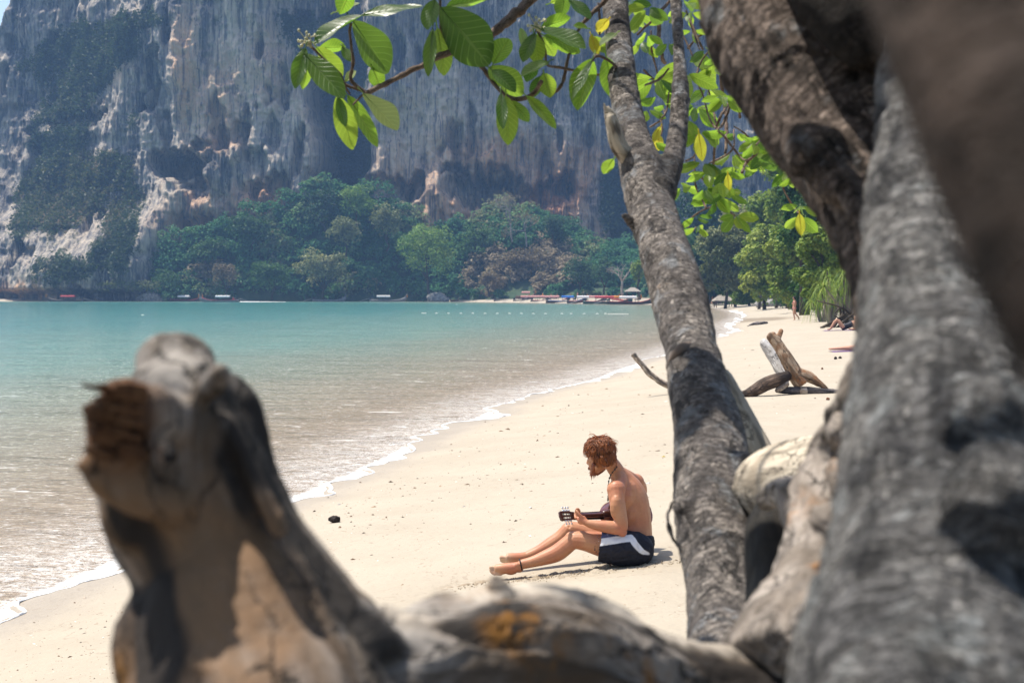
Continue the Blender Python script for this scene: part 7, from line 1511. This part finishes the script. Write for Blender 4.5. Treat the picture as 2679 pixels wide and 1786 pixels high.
def litter():
    rng = np.random.default_rng(6); mb = MB(); n = 0; T = MB()
    while n < 2600:
        px, py = rng.uniform(-50, 2250), rng.uniform(880, 1780); p = None
        y = (CAM_Z - .5) * FPX / (py - 768); x = (px - 1339.5) / FPX * y; s = shore_s([x], [y])[0]
        if s < .35: continue
        dens = .25 + .75 * math.exp(-((s - 1.6) / 1.1) ** 2) + .3 * (vnoise(np.array([[x * .7, y * .4, 0]]), 4)[0] > .2)
        if rng.random() > dens: continue
        z = gz(x, y); L = M(rng.choice([2, 3, 4, 6, 9, 13], p=[.25, .3, .2, .15, .07, .03]), y) * .7; th = rng.uniform(0, 3.14); d = np.array((math.cos(th), math.sin(th), 0)) * L; e = np.array((-d[1], d[0], 0)) * rng.uniform(.15, .6); h = L * rng.uniform(.2, .5); c = np.array((x, y, z))
        v = [c - d, c + e, c + d, c - e, c + np.array((0, 0, h)) + d * rng.uniform(-.3, .3)]; mb.add(v, t=[(0, 1, 4), (1, 2, 4), (2, 3, 4), (3, 0, 4)], a=rng.random()); n += 1
    b = NB('litter_chips'); r = b.attr('rnd'); m = b.done(b.bsdf(b.ramp(r, [(0, (.04, .028, .02)), (.6, (.14, .085, .05)), (.85, (.30, .21, .13)), (.93, (.75, .70, .62)), (1, (.8, .76, .7))]), .8)); o = mb.build('beach_litter', m, None, False, attr='rnd'); tag(o, 'scattered dark bits of bark, husk and shell on the sand', 'litter', kind='stuff')
litter()
# crumbs of dug sand by the legs
def crumbs():
    rng = np.random.default_rng(9); mb = MB()
    for k in range(500):
        t = rng.random(); x = -.35 + 1.5 * t + rng.normal(0, .08); y = 9.60 + .18 * t + rng.normal(0, .07); r = min(abs(rng.normal(.0, .003)) + .0015, .0055); mb.ell((x, y, gz(x, y) + .006), (r * 1.2, r, r * .7), rotz(k), n=5)
    o = mb.build('sand_crumbs', simple('damp_sand', (.30, .235, .16), .95, .05, .2, 40)); tag(o, 'crumbs of damp dug up sand beside the legs', 'sand crumbs', kind='stuff')
crumbs()
# ------------------------------------------------------------------ other people on the beach
def figure(label, loc, chains, ells, mats, group=None, vox=.02):
    p = empty('person', loc); tag(p, label, 'person', group); mb = MB()
    for ch in chains: chain(mb, [(Vector(a), r) for a, r in ch], 10, 10)
    for c, r in ells: mb.ell(c, r, n=12)
    co, nr, F = organic(mb, vox, 2, 0); obj('body', co, F, skin_far, p); 
    for nm, sh, mt in mats:
        m = MB()
        for s in sh: (m.ell(*s[1:], n=12) if s[0] == 'e' else chain(m, [(Vector(a), r) for a, r in s[1]], 8, 10))
        m.build(nm, mt, p)
    return p
dkh = simple('dark_hair', (.03, .02, .015), .5); bik = simple('pink_bikini', (.55, .17, .20), .6); swim = simple('black_swimsuit', (.02, .02, .03), .6); mat_p = simple('purple_mat', (.16, .08, .22), .9)
wp = G(2078, 838); 
figure('person in pink bikini walking along the beach near the screw palms', wp, [[((-.02, 0, .85), .14), ((0, 0, 1.05), .115), ((.02, 0, 1.25), .135), ((.0, 0, 1.40), .09), ((-.02, 0, 1.50), .05)], [((.0, -.08, .85), .10), ((-.06, -.08, .5), .065), ((.02, -.08, .1), .045), ((-.06, -.08, .04), .035)], [((.0, .08, .85), .10), ((.10, .08, .5), .065), ((.34, .08, .16), .045), ((.30, .08, .06), .035)], [((.02, -.17, 1.38), .05), ((-.05, -.2, 1.12), .04), ((-.22, -.18, 1.2), .03)], [((.02, .17, 1.38), .05), ((.1, .2, 1.1), .04), ((.0, .22, .9), .03)]], [((-.04, 0, 1.58), (.09, .075, .115))],
       [('hair', [('e', (-.02, 0, 1.60), (.10, .085, .11)), ('e', (.06, 0, 1.52), (.05, .06, .09))], dkh), ('bikini_bottom', [('e', (.0, 0, .86), (.155, .16, .09))], bik), ('bikini_top', [('e', (.01, 0, 1.27), (.145, .15, .05))], bik)])
l1 = G(2205, 864)
figure('person in black lying propped on elbows with knees raised on a purple mat', l1, [[((.0, 0, .14), .14), ((.25, 0, .22), .13), ((.48, .0, .34), .14), ((.6, 0, .44), .06)], [((.0, -.1, .14), .10), ((-.32, -.1, .52), .07), ((-.62, -.1, .1), .05), ((-.78, -.1, .05), .035)], [((.0, .1, .14), .10), ((-.26, .1, .48), .07), ((-.55, .1, .1), .05), ((-.7, .1, .05), .035)], [((.5, -.18, .36), .05), ((.62, -.24, .1), .045), ((.35, -.26, .06), .035)], [((.5, .18, .36), .05), ((.62, .24, .1), .045), ((.35, .26, .06), .035)]], [((.64, 0, .60), (.10, .085, .12))],
       [('hair', [('e', (.68, 0, .63), (.10, .09, .12))], dkh), ('swimsuit', [('r', [((-.05, 0, .14), .16), ((.25, 0, .23), .145), ((.46, 0, .33), .155)])], swim)])
def mat_sheet(label, loc, w, d_):
    x = np.linspace(-w, w, 14); y = np.linspace(-d_, d_, 8); X_, Y_ = [a.ravel() for a in np.meshgrid(x, y)]; Zz = ground(X_ + loc.x, Y_ + loc.y) - loc.z + .012 + .006 * vnoise(col3(X_ * 6, Y_ * 6, 0 * X_), 3); n = len(X_); q = [(j * 14 + i, j * 14 + i + 1, j * 14 + i + 15, j * 14 + i + 14) for j in range(7) for i in range(13)]
    v = np.concatenate([col3(X_, Y_, Zz), col3(X_, Y_, Zz - .02)]); o = obj('beach_mat', v, np.array(q + [tuple(np.array(a)[::-1] + n) for a in q]), mat_p); o.location = loc; tag(o, label, 'mat')
mat_sheet('purple mat under the person with raised knees', l1 + Vector((.05, 0, 0)), 1.0, .4)
l2 = G(2232, 918)
figure('person sunbathing flat on a mat, only legs and hips showing beside the trunk', l2, [[((-.75, -.06, .06), .035), ((-.6, -.06, .07), .04), ((-.25, -.08, .09), .065), ((.15, -.09, .11), .09), ((.35, 0, .12), .13), ((.65, 0, .12), .125), ((.85, 0, .13), .14), ((1.02, 0, .12), .06)], [((-.72, .16, .06), .035), ((-.55, .16, .07), .04), ((-.2, .14, .09), .065), ((.15, .1, .11), .09)], [((.85, -.18, .1), .05), ((1.1, -.3, .06), .04), ((1.25, -.1, .05), .03)]], [((1.14, 0, .12), (.12, .085, .09))], [('hair', [('e', (1.18, 0, .13), (.11, .09, .095))], dkh), ('bikini_bottom', [('e', (.33, 0, .125), (.11, .16, .115))], bik)])
mat_sheet('purple mat under the sunbathing person', l2 + Vector((.3, 0, 0)), 1.0, .4)
for k, (px, y, c, l) in enumerate(((1511, 395, 'pink', 'tiny distant person in pale red standing behind the moored boats'), (1400, 412, 'white', 'tiny distant person in white on the far beach'), (1420, 404, 'orange', 'tiny distant person in orange by the pulled up boats'))):
    x0 = (px - 1339.5) / FPX * y; p = empty('person', (x0, y, gz(x0, y))); tag(p, l, 'person', 'distant people on the far beach'); m = MB(); m.tube([(0, -.1, 0), (0, -.1, .85)], .08, 6); m.tube([(0, .1, 0), (.15, .1, .85)], .08, 6); m.build('legs', skin_far, p); m = MB(); m.tube([(0, 0, .8), (0, 0, 1.2), (0, 0, 1.45)], [.16, .19, .08], 8); m.tube([(0, .2, 1.38), (.05, .26, .9)], .05, 5); m.tube([(0, -.2, 1.38), (.05, -.26, .9)], .05, 5); m.build('shirt', clothM[c], p); m = MB(); m.ell((0, 0, 1.62), (.09, .08, .12), n=8); m.build('head', skin_far, p)
# bag leaning behind the slim trunk
def bag():
    p = G(1818, 1474); mb = MB(); mb.ell((0, 0, .16), (.13, .11, .17), n=16); mb.ell((-.02, -.05, .10), (.11, .10, .09), n=12); b = NB('flowered_cloth'); vo = b.voro(b.objc(), 26); n = b.noise(b.objc(), 30, 4); m = b.done(b.bsdf(b.mix(b.map(vo, .25, .4), b.mix(b.map(n, .45, .55), (.45, .12, .20), (.20, .24, .45)), (.035, .03, .06)), .8)); co, nr, F = organic(mb, .012, 4, 0); co = co + nr * (.008 * fbm(co * 14, 3, 3))[:, None]; r = empty('backpack', p); r.scale = (.78, .78, .78); tag(r, 'purple patterned bag with black base standing behind the slim trunk', 'bag'); obj('bag_body', co, F, m, r)
    k = MB(); k.ell((0, 0, .03), (.125, .105, .05), n=14); k.build('base_panel', swim, r); s = MB(); s.tube(spline([(-.1, -.05, .30), (-.14, -.12, .2), (-.12, -.12, .06)], 10), .012, 6); s.build('strap', swim, r)
bag()
